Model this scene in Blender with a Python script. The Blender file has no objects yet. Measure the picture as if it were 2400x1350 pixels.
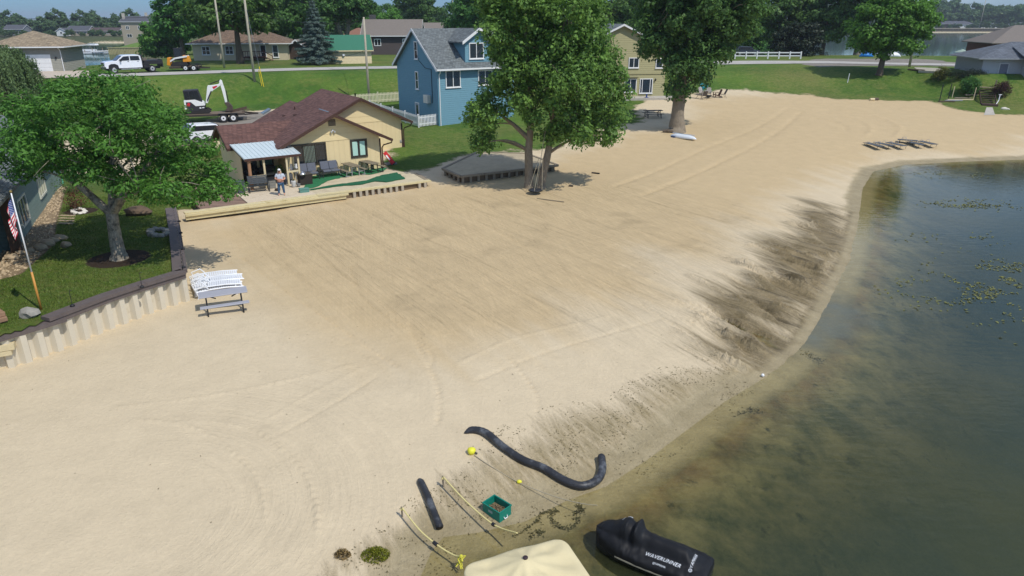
import bpy, bmesh
from mathutils import Matrix, Vector
from mathutils.bvhtree import BVHTree
import math, random
import numpy as np
# ---------------------------------------------------------------- camera numbers and terrain shape
F_PX, PITCH, CAM_Z = 1650.0, math.radians(21.0), 12.0
CT, ST = math.cos(PITCH), math.sin(PITCH)

def ray(px, py):
    u = (px - 1200) / F_PX; v = (675 - py) / F_PX
    return np.array([u, CT + v * ST, -(ST - v * CT)])

def at_z(px, py, z):                     # point of a level z seen at a photo pixel
    d = ray(px, py); t = (z - CAM_Z) / d[2]
    return np.array([d[0] * t, d[1] * t, z])

def at_y(px, py, Y):                     # point at ground distance Y
    d = ray(px, py); t = Y / d[1]
    return np.array([d[0] * t, Y, CAM_Z + d[2] * t])

def sstep(a, b, x):
    t = np.clip((np.asarray(x, float) - a) / (b - a), 0, 1)
    return t * t * (3 - 2 * t)

def poly_sd(poly, x, y):                 # signed distance, positive inside
    x = np.asarray(x, float); y = np.asarray(y, float)
    d2 = np.full(x.shape, 1e18); inside = np.zeros(x.shape, bool)
    n = len(poly)
    for i in range(n):
        ax, ay = poly[i]; bx, by = poly[(i + 1) % n]
        ex, ey = bx - ax, by - ay
        wx, wy = x - ax, y - ay
        t = np.clip((wx * ex + wy * ey) / (ex * ex + ey * ey + 1e-12), 0, 1)
        d2 = np.minimum(d2, (wx - ex * t) ** 2 + (wy - ey * t) ** 2)
        c = ((ay > y) != (by > y))
        with np.errstate(divide='ignore', invalid='ignore'):
            xi = (bx - ax) * (y - ay) / ((by - ay) if by != ay else 1e-12) + ax
        inside ^= (c & (x < xi))
    d = np.sqrt(d2)
    return np.where(inside, d, -d)

def smooth_poly(pts, n=2):               # chaikin corner cutting, closed
    p = [np.array(q, float) for q in pts]
    for _ in range(n):
        r = []
        for i in range(len(p)):
            a, b = p[i], p[(i + 1) % len(p)]
            r += [a * .75 + b * .25, a * .25 + b * .75]
        p = r
    return [(q[0], q[1]) for q in p]

SHORE_PX = [(968, 1390), (1012, 1290), (1040, 1258), (1120, 1248), (1230, 1222), (1330, 1172), (1420, 1140), (1520, 1075),
            (1620, 1000), (1700, 940), (1800, 880), (1880, 815), (1935, 720), (1992, 605), (2010, 520),
            (2022, 440), (2045, 402), (2120, 386), (2250, 379), (2400, 374), (2700, 366)]
_sh = [tuple(at_z(a, b, 0)[:2]) for a, b in SHORE_PX]
LAKE = [(_sh[0][0] - .6, -8)] + _sh + [(160, 72), (160, -8)]
LAKE_L = smooth_poly([(-420, 96), (-120, 102), (-84, 103), (-66, 109), (-69, 140), (-117, 262), (-142, 264), (-165, 300),
                      (-200, 395), (-420, 430), (-900, 470), (-900, 200)], 1)
LAKE_R = smooth_poly([(34, 156), (75, 148), (110, 132), (220, 128), (900, 300), (900, 660), (150, 660), (118, 400), (60, 240)], 1)
CREST = np.array([(-120, 68), (-90, 74), (-60, 82), (-42, 86.6), (-25, 94), (0, 99), (20, 104), (44, 106), (52, 101), (58, 92),
                  (75, 88), (120, 85)], float)
BANKW = np.array([(-90, 7), (-25, 9), (0, 10), (20, 13), (44, 15), (52, 11), (58, 6), (75, 5)], float)
TRACKS = []

def vnoise(x, y, s, seed=0):             # smooth value noise in numpy
    x = np.asarray(x, float) / s; y = np.asarray(y, float) / s
    xi = np.floor(x); yi = np.floor(y); fx = x - xi; fy = y - yi
    fx = fx * fx * (3 - 2 * fx); fy = fy * fy * (3 - 2 * fy)
    def hsh(a, b):
        k = np.sin(a * 127.1 + b * 311.7 + seed * 74.7) * 43758.5453
        return k - np.floor(k)
    return (hsh(xi, yi) * (1 - fx) + hsh(xi + 1, yi) * fx) * (1 - fy) + (hsh(xi, yi + 1) * (1 - fx) + hsh(xi + 1, yi + 1) * fx) * fy

WETZONE = [tuple(at_z(a, b, .3)[:2]) for a, b in [(1905, 470), (2016, 490), (2004, 595), (1945, 700), (1880, 812), (1800, 884),
           (1700, 830), (1610, 800), (1690, 690), (1800, 570)]]

def height(x, y, fine=True):
    x = np.asarray(x, float); y = np.asarray(y, float)
    W = -poly_sd(LAKE, x, y)                                  # + on land
    Wp = np.maximum(W, 0)
    rise = 2.5 * np.clip((y - 38) / 52, 0, 1.15) ** 1.7 * (1 - np.exp(-Wp / 10))
    land = .55 * (1 - np.exp(-Wp / 5)) + rise
    D = np.maximum(-W, 0)
    bed = -(.04 * D + .17 * np.maximum(D - .9, 0) ** 1.12)
    bed = np.maximum(bed, -3.2)
    h = np.where(W > 0, land, bed)
    if fine:
        wz = sstep(-.8, 1.0, poly_sd(WETZONE, x, y))
        a = x * .80 + y * .60 * .55
        a = x * .93 + y * .36 + .9 * vnoise(x, y, 3.1, 5)
        rg = (vnoise(a, y * .18 + x * .05, .62, 3) - .5) * .42 + (vnoise(a * 1.7, y * .3, .45, 8) - .5) * .18
        h = h + wz * rg * sstep(-.2, 1.6, W)
        calm = sstep(60, 46, y) * sstep(0, 2, W)
        h = h + calm * ((vnoise(x * .86 + y * .5, (y * .86 - x * .5) * .25, .9, 11) - .5) * .05 + (vnoise(x, y, 2.7, 2) - .5) * .10)
        if TRACKS:
            for pts, wd, am, tread in TRACKS:
                xs = [p[0] for p in pts]; ys_ = [p[1] for p in pts]
                bb = (x > min(xs) - .6) & (x < max(xs) + .6) & (y > min(ys_) - .6) & (y < max(ys_) + .6)
                if not bb.any(): continue
                px_, py_ = x[bb], y[bb]; d2 = np.full(px_.shape, 9e9); sl_ = np.zeros(px_.shape); acc = 0.0
                for (ax, ay), (bx, by) in zip(pts[:-1], pts[1:]):
                    ex, ey = bx - ax, by - ay; q = ex * ex + ey * ey + 1e-9
                    t_ = np.clip(((px_ - ax) * ex + (py_ - ay) * ey) / q, 0, 1); dd = (px_ - ax - ex * t_) ** 2 + (py_ - ay - ey * t_) ** 2
                    m_ = dd < d2; d2 = np.where(m_, dd, d2); sl_ = np.where(m_, acc + t_ * q ** .5, sl_); acc += q ** .5
                g_ = np.exp(-d2 / (wd * wd)) * (1 + tread * np.sin(sl_ * 21)) * sstep(0, .6, sl_) * sstep(0, .6, acc - sl_) * (.55 + .9 * vnoise(px_, py_, .5, 55)) * sstep(-.1, 1.2, W[bb])
                h[bb] = h[bb] + am * g_
    yc = np.interp(x, CREST[:, 0], CREST[:, 1]); w = np.interp(x, BANKW[:, 0], BANKW[:, 1])
    t = sstep(0, 1, (y - (yc - w)) / w)
    far = sstep(125, 260, y)
    P = 5.5 * (1 - far) + 2.4 * far
    dl = np.minimum(-poly_sd(LAKE_L, x, y), -poly_sd(LAKE_R, x, y))
    P = np.where(dl > 0, P * (.06 + .94 * sstep(0, 8, dl)), -1.2)
    far2 = sstep(1100, 2500, y)
    return h * (1 - t) + P * t

def G(px, py, lift=0.0):                 # the terrain point seen at a photo pixel
    d = ray(px, py)
    t = np.concatenate([np.arange(8, 160, .5), np.arange(160, 1500, 3.0)])
    z = CAM_Z + d[2] * t; hh = height(d[0] * t, d[1] * t)
    k = np.argmax(z < hh)
    lo, hi = t[max(k - 1, 0)], t[k]
    for _ in range(18):
        m = (lo + hi) / 2
        if CAM_Z + d[2] * m < float(height(np.array([d[0] * m]), np.array([d[1] * m]), _ > 9)[0]): hi = m
        else: lo = m
    p = d * hi
    return np.array([p[0], p[1], CAM_Z + p[2] + lift])

def _curve2(px):
    q = [G(a, b)[:2] for a, b in px]; out = []
    for i in range(len(q) - 1):
        p0, p1, p2, p3 = q[max(i - 1, 0)], q[i], q[i + 1], q[min(i + 2, len(q) - 1)]
        for k in range(6):
            t = k / 6; out.append(tuple(.5 * ((2 * p1) + (-p0 + p2) * t + (2 * p0 - 5 * p1 + 4 * p2 - p3) * t * t + (-p0 + 3 * p1 - 3 * p2 + p3) * t ** 3)))
    out.append(tuple(q[-1])); return out
TRACKS = [(_curve2(p), w_, a_, t_) for p, w_, a_, t_ in [
    ([(300, 985), (440, 1000), (520, 1040), (590, 1105), (618, 1170), (622, 1240)], .07, .035, .5), ([(470, 985), (600, 1010), (680, 1070), (725, 1130), (745, 1200), (742, 1270)], .08, .04, .5),
    ([(250, 960), (420, 940), (560, 915), (720, 880), (860, 845)], .07, .03, .6), ([(630, 1030), (740, 970), (830, 915), (900, 868)], .06, -.04, .2), ([(600, 1000), (700, 940), (800, 885), (870, 850)], .05, .03, .2),
    ([(560, 600), (640, 660), (720, 715), (800, 770), (880, 825), (945, 865)], .09, -.06, .5), ([(540, 610), (600, 665), (690, 730), (790, 790), (870, 840), (925, 872)], .08, .045, .4),
    ([(1060, 860), (1190, 800), (1300, 770), (1440, 738)], .08, .035, .3), ([(1100, 900), (1240, 840), (1400, 790), (1560, 745)], .07, -.035, .5), ([(1390, 650), (1480, 700), (1580, 760), (1700, 830)], .10, -.06, .5), ([(1440, 660), (1530, 715), (1640, 775)], .09, .05, .5),
    ([(1180, 470), (1350, 540), (1500, 600), (1640, 650)], .12, -.05, .3), ([(780, 500), (900, 590), (1050, 690), (1190, 780)], .10, -.05, .3), ([(900, 480), (1050, 580), (1220, 690), (1330, 760)], .10, .05, .3), ([(640, 510), (760, 610), (880, 700), (1000, 790)], .10, -.05, .3), ([(1040, 470), (1200, 560), (1380, 670)], .10, -.05, .3),
    ([(1850, 250), (1770, 300), (1660, 345), (1540, 400), (1430, 440)], .22, -.08, .4), ([(1880, 260), (1820, 310), (1720, 365), (1600, 420), (1500, 460)], .22, -.08, .4), ([(1930, 265), (2010, 280), (2040, 300), (2030, 320)], .2, .08, .2), ([(1960, 255), (2060, 275), (2110, 300), (2090, 325)], .2, .08, .2), ([(1900, 275), (1970, 290), (1985, 310)], .2, -.08, .2),
    ([(1690, 600), (1800, 650), (1890, 690), (1930, 700)], .12, .22, .2), ([(1780, 560), (1870, 590), (1950, 600), (1985, 590)], .13, .2, .2), ([(1830, 520), (1920, 530), (1985, 545), (1998, 525)], .12, .2, .2), ([(1690, 770), (1720, 810), (1750, 830)], .10, .16, .1), ([(1745, 755), (1760, 785), (1790, 805)], .10, .16, .1), ([(1600, 640), (1720, 700), (1830, 760)], .12, .14, .3), ([(1640, 700), (1740, 760), (1840, 800)], .10, -.12, .3), ([(1580, 800), (1680, 850), (1780, 885)], .08, -.08, .3)]]

_tr = np.random.default_rng(101)
for _i in range(46):                      # drag marks of the rake through the wet sand
    while True:
        _px, _py = _tr.uniform(1600, 1990), _tr.uniform(480, 860)
        _c = at_z(_px, _py, .3)
        if poly_sd(WETZONE, _c[0:1], _c[1:2])[0] > -.5: break
    _a = math.atan2(-.855, .52) + _tr.normal() * .10 + .12; _L = _tr.uniform(1.2, 4.0); _k = _tr.normal() * .25
    TRACKS.append(([(_c[0] + math.cos(_a + _k * t) * _L * t, _c[1] + math.sin(_a + _k * t) * _L * t) for t in np.linspace(-.5, .5, 6)], _tr.uniform(.08, .14), _tr.choice([-.1, .1, .15, .2]), .3))
for _p in ([(1020, 1010), (1030, 950), (1015, 880), (970, 790), (960, 740)], [(820, 620), (850, 700), (940, 760), (1010, 830), (1000, 870)], [(1180, 830), (1220, 870), (1260, 930), (1250, 980)]):
    TRACKS.append((_curve2(_p), .09, -.035, .9))
# ---------------------------------------------------------------- camera, sky, sun, exposure
scene = bpy.context.scene
col = scene.collection
cam = bpy.data.objects.new('camera', bpy.data.cameras.new('camera'))
col.objects.link(cam)
cam.location = (0, 0, CAM_Z)
cam.rotation_euler = (math.pi / 2 - PITCH, 0, 0)
cam.data.sensor_width = 36.0
cam.data.lens = 36.0 * F_PX / 2400.0
cam.data.clip_start, cam.data.clip_end = 0.1, 8000
scene.camera = cam
SUN_EL, SUN_AZ = math.radians(54), math.atan2(.75, -.66)      # azimuth measured from +Y towards +X
sun_vec = Vector((math.cos(SUN_EL) * .75, math.cos(SUN_EL) * -.66, math.sin(SUN_EL)))
sl = bpy.data.lights.new('sun', 'SUN'); sl.energy = 3.35; sl.angle = math.radians(.5); sl.color = (1, .955, .88)
so = bpy.data.objects.new('sun', sl); col.objects.link(so)
so.rotation_euler = sun_vec.to_track_quat('Z', 'Y').to_euler()
w = bpy.data.worlds.new('World'); scene.world = w; w.use_nodes = True
wn = w.node_tree; wn.nodes.clear()
def _n(t, tree, **k):
    n = tree.nodes.new(t)
    for a, b in k.items(): setattr(n, a, b)
    return n
sky = _n('ShaderNodeTexSky', wn, sky_type='NISHITA', sun_disc=False, sun_elevation=SUN_EL, sun_rotation=SUN_AZ,
         altitude=200, air_density=1.0, dust_density=.15, ozone_density=3.5)
bg = _n('ShaderNodeBackground', wn); bg.inputs[1].default_value = .125
wo = _n('ShaderNodeOutputWorld', wn)
tc = _n('ShaderNodeTexCoord', wn); mp = _n('ShaderNodeMapping', wn); mp.inputs['Scale'].default_value = (1.6, 1.6, 3.2)
no = _n('ShaderNodeTexNoise', wn); no.inputs['Scale'].default_value = 1.5; no.inputs['Detail'].default_value = 7; no.inputs['Roughness'].default_value = .58
cr = _n('ShaderNodeMapRange', wn); cr.inputs[1].default_value = .46; cr.inputs[2].default_value = .70
sp = _n('ShaderNodeSeparateXYZ', wn)
hi = _n('ShaderNodeMapRange', wn); hi.inputs[1].default_value = .12; hi.inputs[2].default_value = .35
mu = _n('ShaderNodeMath', wn, operation='MULTIPLY')
m2 = _n('ShaderNodeMath', wn, operation='MULTIPLY'); m2.inputs[1].default_value = .85
mx = _n('ShaderNodeMix', wn, data_type='RGBA')
tint = _n('ShaderNodeMix', wn, data_type='RGBA', blend_type='MULTIPLY'); tint.inputs[0].default_value = 1; tint.inputs[7].default_value = (.62, .86, 1.12, 1)
L = wn.links.new
L(tc.outputs['Generated'], mp.inputs[0]); L(mp.outputs[0], no.inputs['Vector']); L(no.outputs[0], cr.inputs[0])
L(tc.outputs['Generated'], sp.inputs[0]); L(sp.outputs[2], hi.inputs[0]); L(hi.outputs[0], mu.inputs[0]); L(cr.outputs[0], mu.inputs[1])
L(mu.outputs[0], m2.inputs[0]); L(sky.outputs[0], tint.inputs[6]); L(tint.outputs[2], mx.inputs[6])
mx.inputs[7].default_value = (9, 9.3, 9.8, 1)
lo = _n('ShaderNodeMapRange', wn); lo.inputs[1].default_value = .0; lo.inputs[2].default_value = .28
tm = _n('ShaderNodeMix', wn, data_type='RGBA'); tm.inputs[6].default_value = (.21, .38, .68, 1); tm.inputs[7].default_value = (.74, .92, 1.08, 1)
L(sp.outputs[2], lo.inputs[0]); L(lo.outputs[0], tm.inputs[0]); L(tm.outputs[2], tint.inputs[7])
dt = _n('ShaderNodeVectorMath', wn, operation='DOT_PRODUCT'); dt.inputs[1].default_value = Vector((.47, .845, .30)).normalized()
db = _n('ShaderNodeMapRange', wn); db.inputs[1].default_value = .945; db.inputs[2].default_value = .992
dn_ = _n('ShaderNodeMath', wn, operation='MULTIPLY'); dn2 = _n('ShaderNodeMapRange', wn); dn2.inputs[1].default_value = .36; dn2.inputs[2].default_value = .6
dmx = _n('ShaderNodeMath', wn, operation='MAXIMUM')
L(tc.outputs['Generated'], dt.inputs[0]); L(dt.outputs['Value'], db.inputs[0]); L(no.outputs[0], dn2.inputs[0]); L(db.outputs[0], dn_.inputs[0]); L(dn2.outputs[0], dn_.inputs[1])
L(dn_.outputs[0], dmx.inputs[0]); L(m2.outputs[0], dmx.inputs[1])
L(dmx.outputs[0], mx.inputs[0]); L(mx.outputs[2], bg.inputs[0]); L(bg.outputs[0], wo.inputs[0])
vs = scene.view_settings
vs.view_transform = 'Standard'; vs.look = 'None'; vs.exposure = 0.0; vs.gamma = 1.0; vs.use_curve_mapping = False
scene.cycles.max_bounces = 8; scene.cycles.transparent_max_bounces = 12
scene.cycles.use_adaptive_sampling = True
scene.cycles.use_denoising = True
# ---------------------------------------------------------------- helpers
def tag(o, label=None, cat=None, group=None, kind=None):
    if label: o['label'] = label
    if cat: o['category'] = cat
    if group: o['group'] = group
    if kind: o['kind'] = kind
    return o

def empty(name, loc, rz=0.0, label=None, cat=None, group=None):
    o = bpy.data.objects.new(name, None); col.objects.link(o)
    o.empty_display_size = .2
    o.location = loc; o.rotation_euler = (0, 0, rz)
    return tag(o, label, cat, group)

def copy_tree(o, parent=None):
    c = o.copy(); col.objects.link(c); c.parent = parent
    for ch in [x for x in col.objects if x.parent == o]: copy_tree(ch, c)
    return c

class MB:
    """collects shapes; build() links them as one mesh object"""
    def __init__(s): s.v = []; s.f = []; s.m = []; s.cur = 0; s.X = None
    def add(s, vs, fs, mi=None):
        b = len(s.v)
        for p in vs:
            p = Vector(p)
            if s.X is not None: p = s.X @ p
            s.v.append(p[:])
        for f in fs: s.f.append(tuple(i + b for i in f)); s.m.append(s.cur if mi is None else mi)
        return s
    def box(s, x0, x1, y0, y1, z0, z1, mi=None):
        return s.add([(x0, y0, z0), (x1, y0, z0), (x1, y1, z0), (x0, y1, z0), (x0, y0, z1), (x1, y0, z1), (x1, y1, z1), (x0, y1, z1)],
                     [(0, 3, 2, 1), (4, 5, 6, 7), (0, 1, 5, 4), (1, 2, 6, 5), (2, 3, 7, 6), (3, 0, 4, 7)], mi)
    def bar(s, a, b, w, h, up=(0, 0, 1), mi=None):     # rectangular bar between two points
        a = Vector(a); b = Vector(b); d = (b - a)
        if d.length < 1e-6: return s
        d.normalize(); up = Vector(up)
        if abs(d.dot(up)) > .98: up = Vector((1, 0, 0))
        r = d.cross(up).normalized(); u = r.cross(d)
        q = []
        for p in (a, b):
            for i, j in ((-1, -1), (1, -1), (1, 1), (-1, 1)): q.append(p + r * (i * w / 2) + u * (j * h / 2))
        return s.add(q, [(0, 3, 2, 1), (4, 5, 6, 7), (0, 1, 5, 4), (1, 2, 6, 5), (2, 3, 7, 6), (3, 0, 4, 7)], mi)
    def tube(s, pts, r, n=8, cap=True, mi=None, flat=1.0):
        pts = [Vector(p) for p in pts]; k = len(pts)
        rs = r if isinstance(r, (list, tuple, np.ndarray)) else [r] * k
        ring = []; up = Vector((.13, .21, 1)).normalized()
        prev = None
        for i, p in enumerate(pts):
            d = (pts[min(i + 1, k - 1)] - pts[max(i - 1, 0)]).normalized()
            if prev is None:
                a = d.cross(up)
                if a.length < 1e-3: a = d.cross(Vector((1, 0, 0)))
            else:
                a = prev - d * prev.dot(d)
            a.normalize(); prev = a; b = d.cross(a)
            for j in range(n):
                t = 2 * math.pi * j / n
                ring.append(p + a * (math.cos(t) * rs[i]) + b * (math.sin(t) * rs[i] * flat))
        fs = []
        for i in range(k - 1):
            for j in range(n):
                fs.append((i * n + j, i * n + (j + 1) % n, (i + 1) * n + (j + 1) % n, (i + 1) * n + j))
        if cap: fs += [tuple(range(n))[::-1], tuple(range((k - 1) * n, k * n))]
        return s.add(ring, fs, mi)
    def lathe(s, prof, c=(0, 0, 0), n=14, mi=None, sx=1, sy=1):
        q = []; k = len(prof)
        for r, z in prof:
            for j in range(n):
                t = 2 * math.pi * j / n
                q.append((c[0] + r * sx * math.cos(t), c[1] + r * sy * math.sin(t), c[2] + z))
        fs = [(i * n + j, i * n + (j + 1) % n, (i + 1) * n + (j + 1) % n, (i + 1) * n + j) for i in range(k - 1) for j in range(n)]
        fs += [tuple(range(n))[::-1], tuple(range((k - 1) * n, k * n))]
        return s.add(q, fs, mi)
    def ball(s, c, r, n=10, mi=None):
        rx, ry, rz = r if isinstance(r, (tuple, list)) else (r, r, r)
        m = max(4, n // 2 + 1); q = []
        for i in range(1, m):
            a = math.pi * i / m
            for j in range(n):
                t = 2 * math.pi * j / n
                q.append((c[0] + rx * math.sin(a) * math.cos(t), c[1] + ry * math.sin(a) * math.sin(t), c[2] + rz * math.cos(a)))
        k = len(q); q += [(c[0], c[1], c[2] + rz), (c[0], c[1], c[2] - rz)]
        fs = [(i * n + j, (i + 1) * n + j, (i + 1) * n + (j + 1) % n, i * n + (j + 1) % n) for i in range(m - 2) for j in range(n)]
        fs += [(k, j, (j + 1) % n) for j in range(n)] + [(k + 1, (m - 2) * n + (j + 1) % n, (m - 2) * n + j) for j in range(n)]
        return s.add(q, fs, mi)
    def extr(s, poly, a, b, axis='y', mi=None):        # polygon in the two other axes, extruded along axis
        n = len(poly)
        def P(u, v, t): return {'y': (u, t, v), 'x': (t, u, v), 'z': (u, v, t)}[axis]
        q = [P(u, v, a) for u, v in poly] + [P(u, v, b) for u, v in poly]
        fs = [tuple(range(n)), tuple(range(2 * n - 1, n - 1, -1))] + [(i, i + n, (i + 1) % n + n, (i + 1) % n) for i in range(n)]
        return s.add(q, fs, mi)
    def quad(s, a, b, c, d, mi=None): return s.add([a, b, c, d], [(0, 1, 2, 3)], mi)
    def build(s, name, mat, parent=None, smooth=False, bevel=0.0, recalc=True, loc=None, rot=None):
        me = bpy.data.meshes.new(name); me.from_pydata(s.v, [], s.f)
        mats = mat if isinstance(mat, (list, tuple)) else [mat]
        for x in mats: me.materials.append(x)
        if len(mats) > 1:
            for p, i in zip(me.polygons, s.m): p.material_index = i
        if recalc or bevel:
            bm = bmesh.new(); bm.from_mesh(me)
            if bevel:
                try: bmesh.ops.bevel(bm, geom=[e for e in bm.edges], offset=bevel, segments=1, affect='EDGES', clamp_overlap=True)
                except Exception: pass
            bmesh.ops.recalc_face_normals(bm, faces=bm.faces)
            bm.to_mesh(me); bm.free()
        if smooth:
            for p in me.polygons: p.use_smooth = True
        o = bpy.data.objects.new(name, me); col.objects.link(o)
        if parent is not None: o.parent = parent
        if loc is not None: o.location = loc
        if rot is not None: o.rotation_euler = rot
        return o

def xf(loc=(0, 0, 0), rx=0, ry=0, rz=0, sc=1.0):
    return Matrix.Translation(Vector(loc)) @ Matrix.Rotation(rz, 4, 'Z') @ Matrix.Rotation(ry, 4, 'Y') @ Matrix.Rotation(rx, 4, 'X') @ Matrix.Scale(sc, 4)

# ---------------------------------------------------------------- materials
_mats = {}
def S(r, g, b, k=1.0):                   # an sRGB colour as linear
    f = lambda c: (c / 12.92 if c <= .04045 else ((c + .055) / 1.055) ** 2.4)
    return (f(r / 255) * k, f(g / 255) * k, f(b / 255) * k)

def M(name, c, rough=.7, metal=0.0, var=.12, scale=3.0, bump=0.0, bscale=30.0, spec=.4, streak=None, pattern=None, period=.2, coat=0.0, dirt_shade=None, dscale=1.2, dmin=.55):
    if name in _mats: return _mats[name]
    m = bpy.data.materials.new(name); m.use_nodes = True
    t = m.node_tree; b = t.nodes['Principled BSDF']; l = t.links.new
    b.inputs['Roughness'].default_value = rough; b.inputs['Metallic'].default_value = metal
    b.inputs['Specular IOR Level'].default_value = spec
    if coat: b.inputs['Coat Weight'].default_value = coat
    tcn = _n('ShaderNodeTexCoord', t)
    v = tcn.outputs['Object']
    if streak:
        mpn = _n('ShaderNodeMapping', t); mpn.inputs['Scale'].default_value = streak; l(v, mpn.inputs[0]); v = mpn.outputs[0]
    nz = _n('ShaderNodeTexNoise', t); nz.inputs['Scale'].default_value = scale; nz.inputs['Detail'].default_value = 5; nz.inputs['Roughness'].default_value = .62
    l(v, nz.inputs['Vector'])
    mr = _n('ShaderNodeMapRange', t); mr.inputs[1].default_value = .25; mr.inputs[2].default_value = .75
    mr.inputs[3].default_value = 1 - var; mr.inputs[4].default_value = 1 + var
    l(nz.outputs[0], mr.inputs[0])
    mc = _n('ShaderNodeVectorMath', t, operation='SCALE'); mc.inputs[0].default_value = c; l(mr.outputs[0], mc.inputs['Scale'])
    cout = mc.outputs[0]
    if dirt_shade:
        dn = _n('ShaderNodeTexNoise', t); dn.inputs['Scale'].default_value = dscale; dn.inputs['Detail'].default_value = 8; dn.inputs['Roughness'].default_value = .7
        l(tcn.outputs['Object'], dn.inputs['Vector'])
        dr = _n('ShaderNodeMapRange', t); dr.inputs[1].default_value = dmin; dr.inputs[2].default_value = dmin + .2
        l(dn.outputs[0], dr.inputs[0])
        dm = _n('ShaderNodeMix', t, data_type='RGBA'); dm.inputs[7].default_value = (*dirt_shade, 1)
        l(dr.outputs[0], dm.inputs[0]); l(cout, dm.inputs[6]); cout = dm.outputs[2]
    hgt = None
    if pattern == 'lap':                 # horizontal lap boards along Z
        sx = _n('ShaderNodeSeparateXYZ', t); l(tcn.outputs['Object'], sx.inputs[0])
        dv = _n('ShaderNodeMath', t, operation='DIVIDE'); dv.inputs[1].default_value = period; l(sx.outputs[2], dv.inputs[0])
        fr = _n('ShaderNodeMath', t, operation='FRACT'); l(dv.outputs[0], fr.inputs[0])
        iv = _n('ShaderNodeMath', t, operation='MULTIPLY'); iv.inputs[1].default_value = -1.0; l(fr.outputs[0], iv.inputs[0]); hgt = iv.outputs[0]
    if pattern == 'vert':                # upright grooves
        sx = _n('ShaderNodeSeparateXYZ', t); l(tcn.outputs['Object'], sx.inputs[0])
        ad = _n('ShaderNodeMath', t, operation='ADD'); l(sx.outputs[0], ad.inputs[0]); l(sx.outputs[1], ad.inputs[1])
        dv = _n('ShaderNodeMath', t, operation='DIVIDE'); dv.inputs[1].default_value = period; l(ad.outputs[0], dv.inputs[0])
        fr = _n('ShaderNodeMath', t, operation='FRACT'); l(dv.outputs[0], fr.inputs[0])
        gt = _n('ShaderNodeMath', t, operation='GREATER_THAN'); gt.inputs[1].default_value = .08; l(fr.outputs[0], gt.inputs[0]); hgt = gt.outputs[0]
    if pattern in ('shingle', 'brick'):
        sx = _n('ShaderNodeSeparateXYZ', t); l(tcn.outputs['Object'], sx.inputs[0])
        ad = _n('ShaderNodeMath', t, operation='ADD'); l(sx.outputs[0], ad.inputs[0])
        if pattern == 'brick': l(sx.outputs[1], ad.inputs[1])
        else:
            ym = _n('ShaderNodeMath', t, operation='MULTIPLY'); ym.inputs[1].default_value = .83; l(sx.outputs[1], ym.inputs[0]); l(ym.outputs[0], ad.inputs[1])
        cb = _n('ShaderNodeCombineXYZ', t); l(ad.outputs[0], cb.inputs[0])
        zm = _n('ShaderNodeMath', t, operation='MULTIPLY'); zm.inputs[1].default_value = 2.2 if pattern == 'shingle' else 1.0
        l(sx.outputs[2], zm.inputs[0]); l(zm.outputs[0], cb.inputs[1])
        bt = _n('ShaderNodeTexBrick', t); bt.inputs['Scale'].default_value = 1.0
        bt.inputs['Brick Width'].default_value = period * 2; bt.inputs['Row Height'].default_value = period
        bt.inputs['Mortar Size'].default_value = .012 if pattern == 'shingle' else .01
        k1, k2, k3 = (.72, 1.25, .55) if pattern == 'shingle' else (.8, 1.2, 1.5)
        bt.inputs['Color1'].default_value = (k1,) * 3 + (1,); bt.inputs['Color2'].default_value = (k2,) * 3 + (1,); bt.inputs['Mortar'].default_value = (k3,) * 3 + (1,)
        l(cb.outputs[0], bt.inputs['Vector'])
        vm = _n('ShaderNodeVectorMath', t, operation='MULTIPLY'); l(cout, vm.inputs[0]); l(bt.outputs[0], vm.inputs[1]); cout = vm.outputs[0]
        hgt = bt.outputs['Fac']
    l(cout, b.inputs['Base Color'])
    rr = _n('ShaderNodeMapRange', t); rr.inputs[3].default_value = max(0, rough - .1); rr.inputs[4].default_value = min(1, rough + .1)
    l(nz.outputs[0], rr.inputs[0]); l(rr.outputs[0], b.inputs['Roughness'])
    if hgt is not None:
        bp = _n('ShaderNodeBump', t); bp.inputs['Distance'].default_value = .05 if pattern == 'lap' else .018; bp.inputs['Strength'].default_value = .9
        l(hgt, bp.inputs['Height']); l(bp.outputs[0], b.inputs['Normal'])
    elif bump:
        n2 = _n('ShaderNodeTexNoise', t); n2.inputs['Scale'].default_value = bscale; n2.inputs['Detail'].default_value = 4
        l(v if streak else tcn.outputs['Object'], n2.inputs['Vector'])
        bp = _n('ShaderNodeBump', t); bp.inputs['Distance'].default_value = bump; bp.inputs['Strength'].default_value = .7
        l(n2.outputs[0], bp.inputs['Height']); l(bp.outputs[0], b.inputs['Normal'])
    _mats[name] = m
    return m

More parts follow.
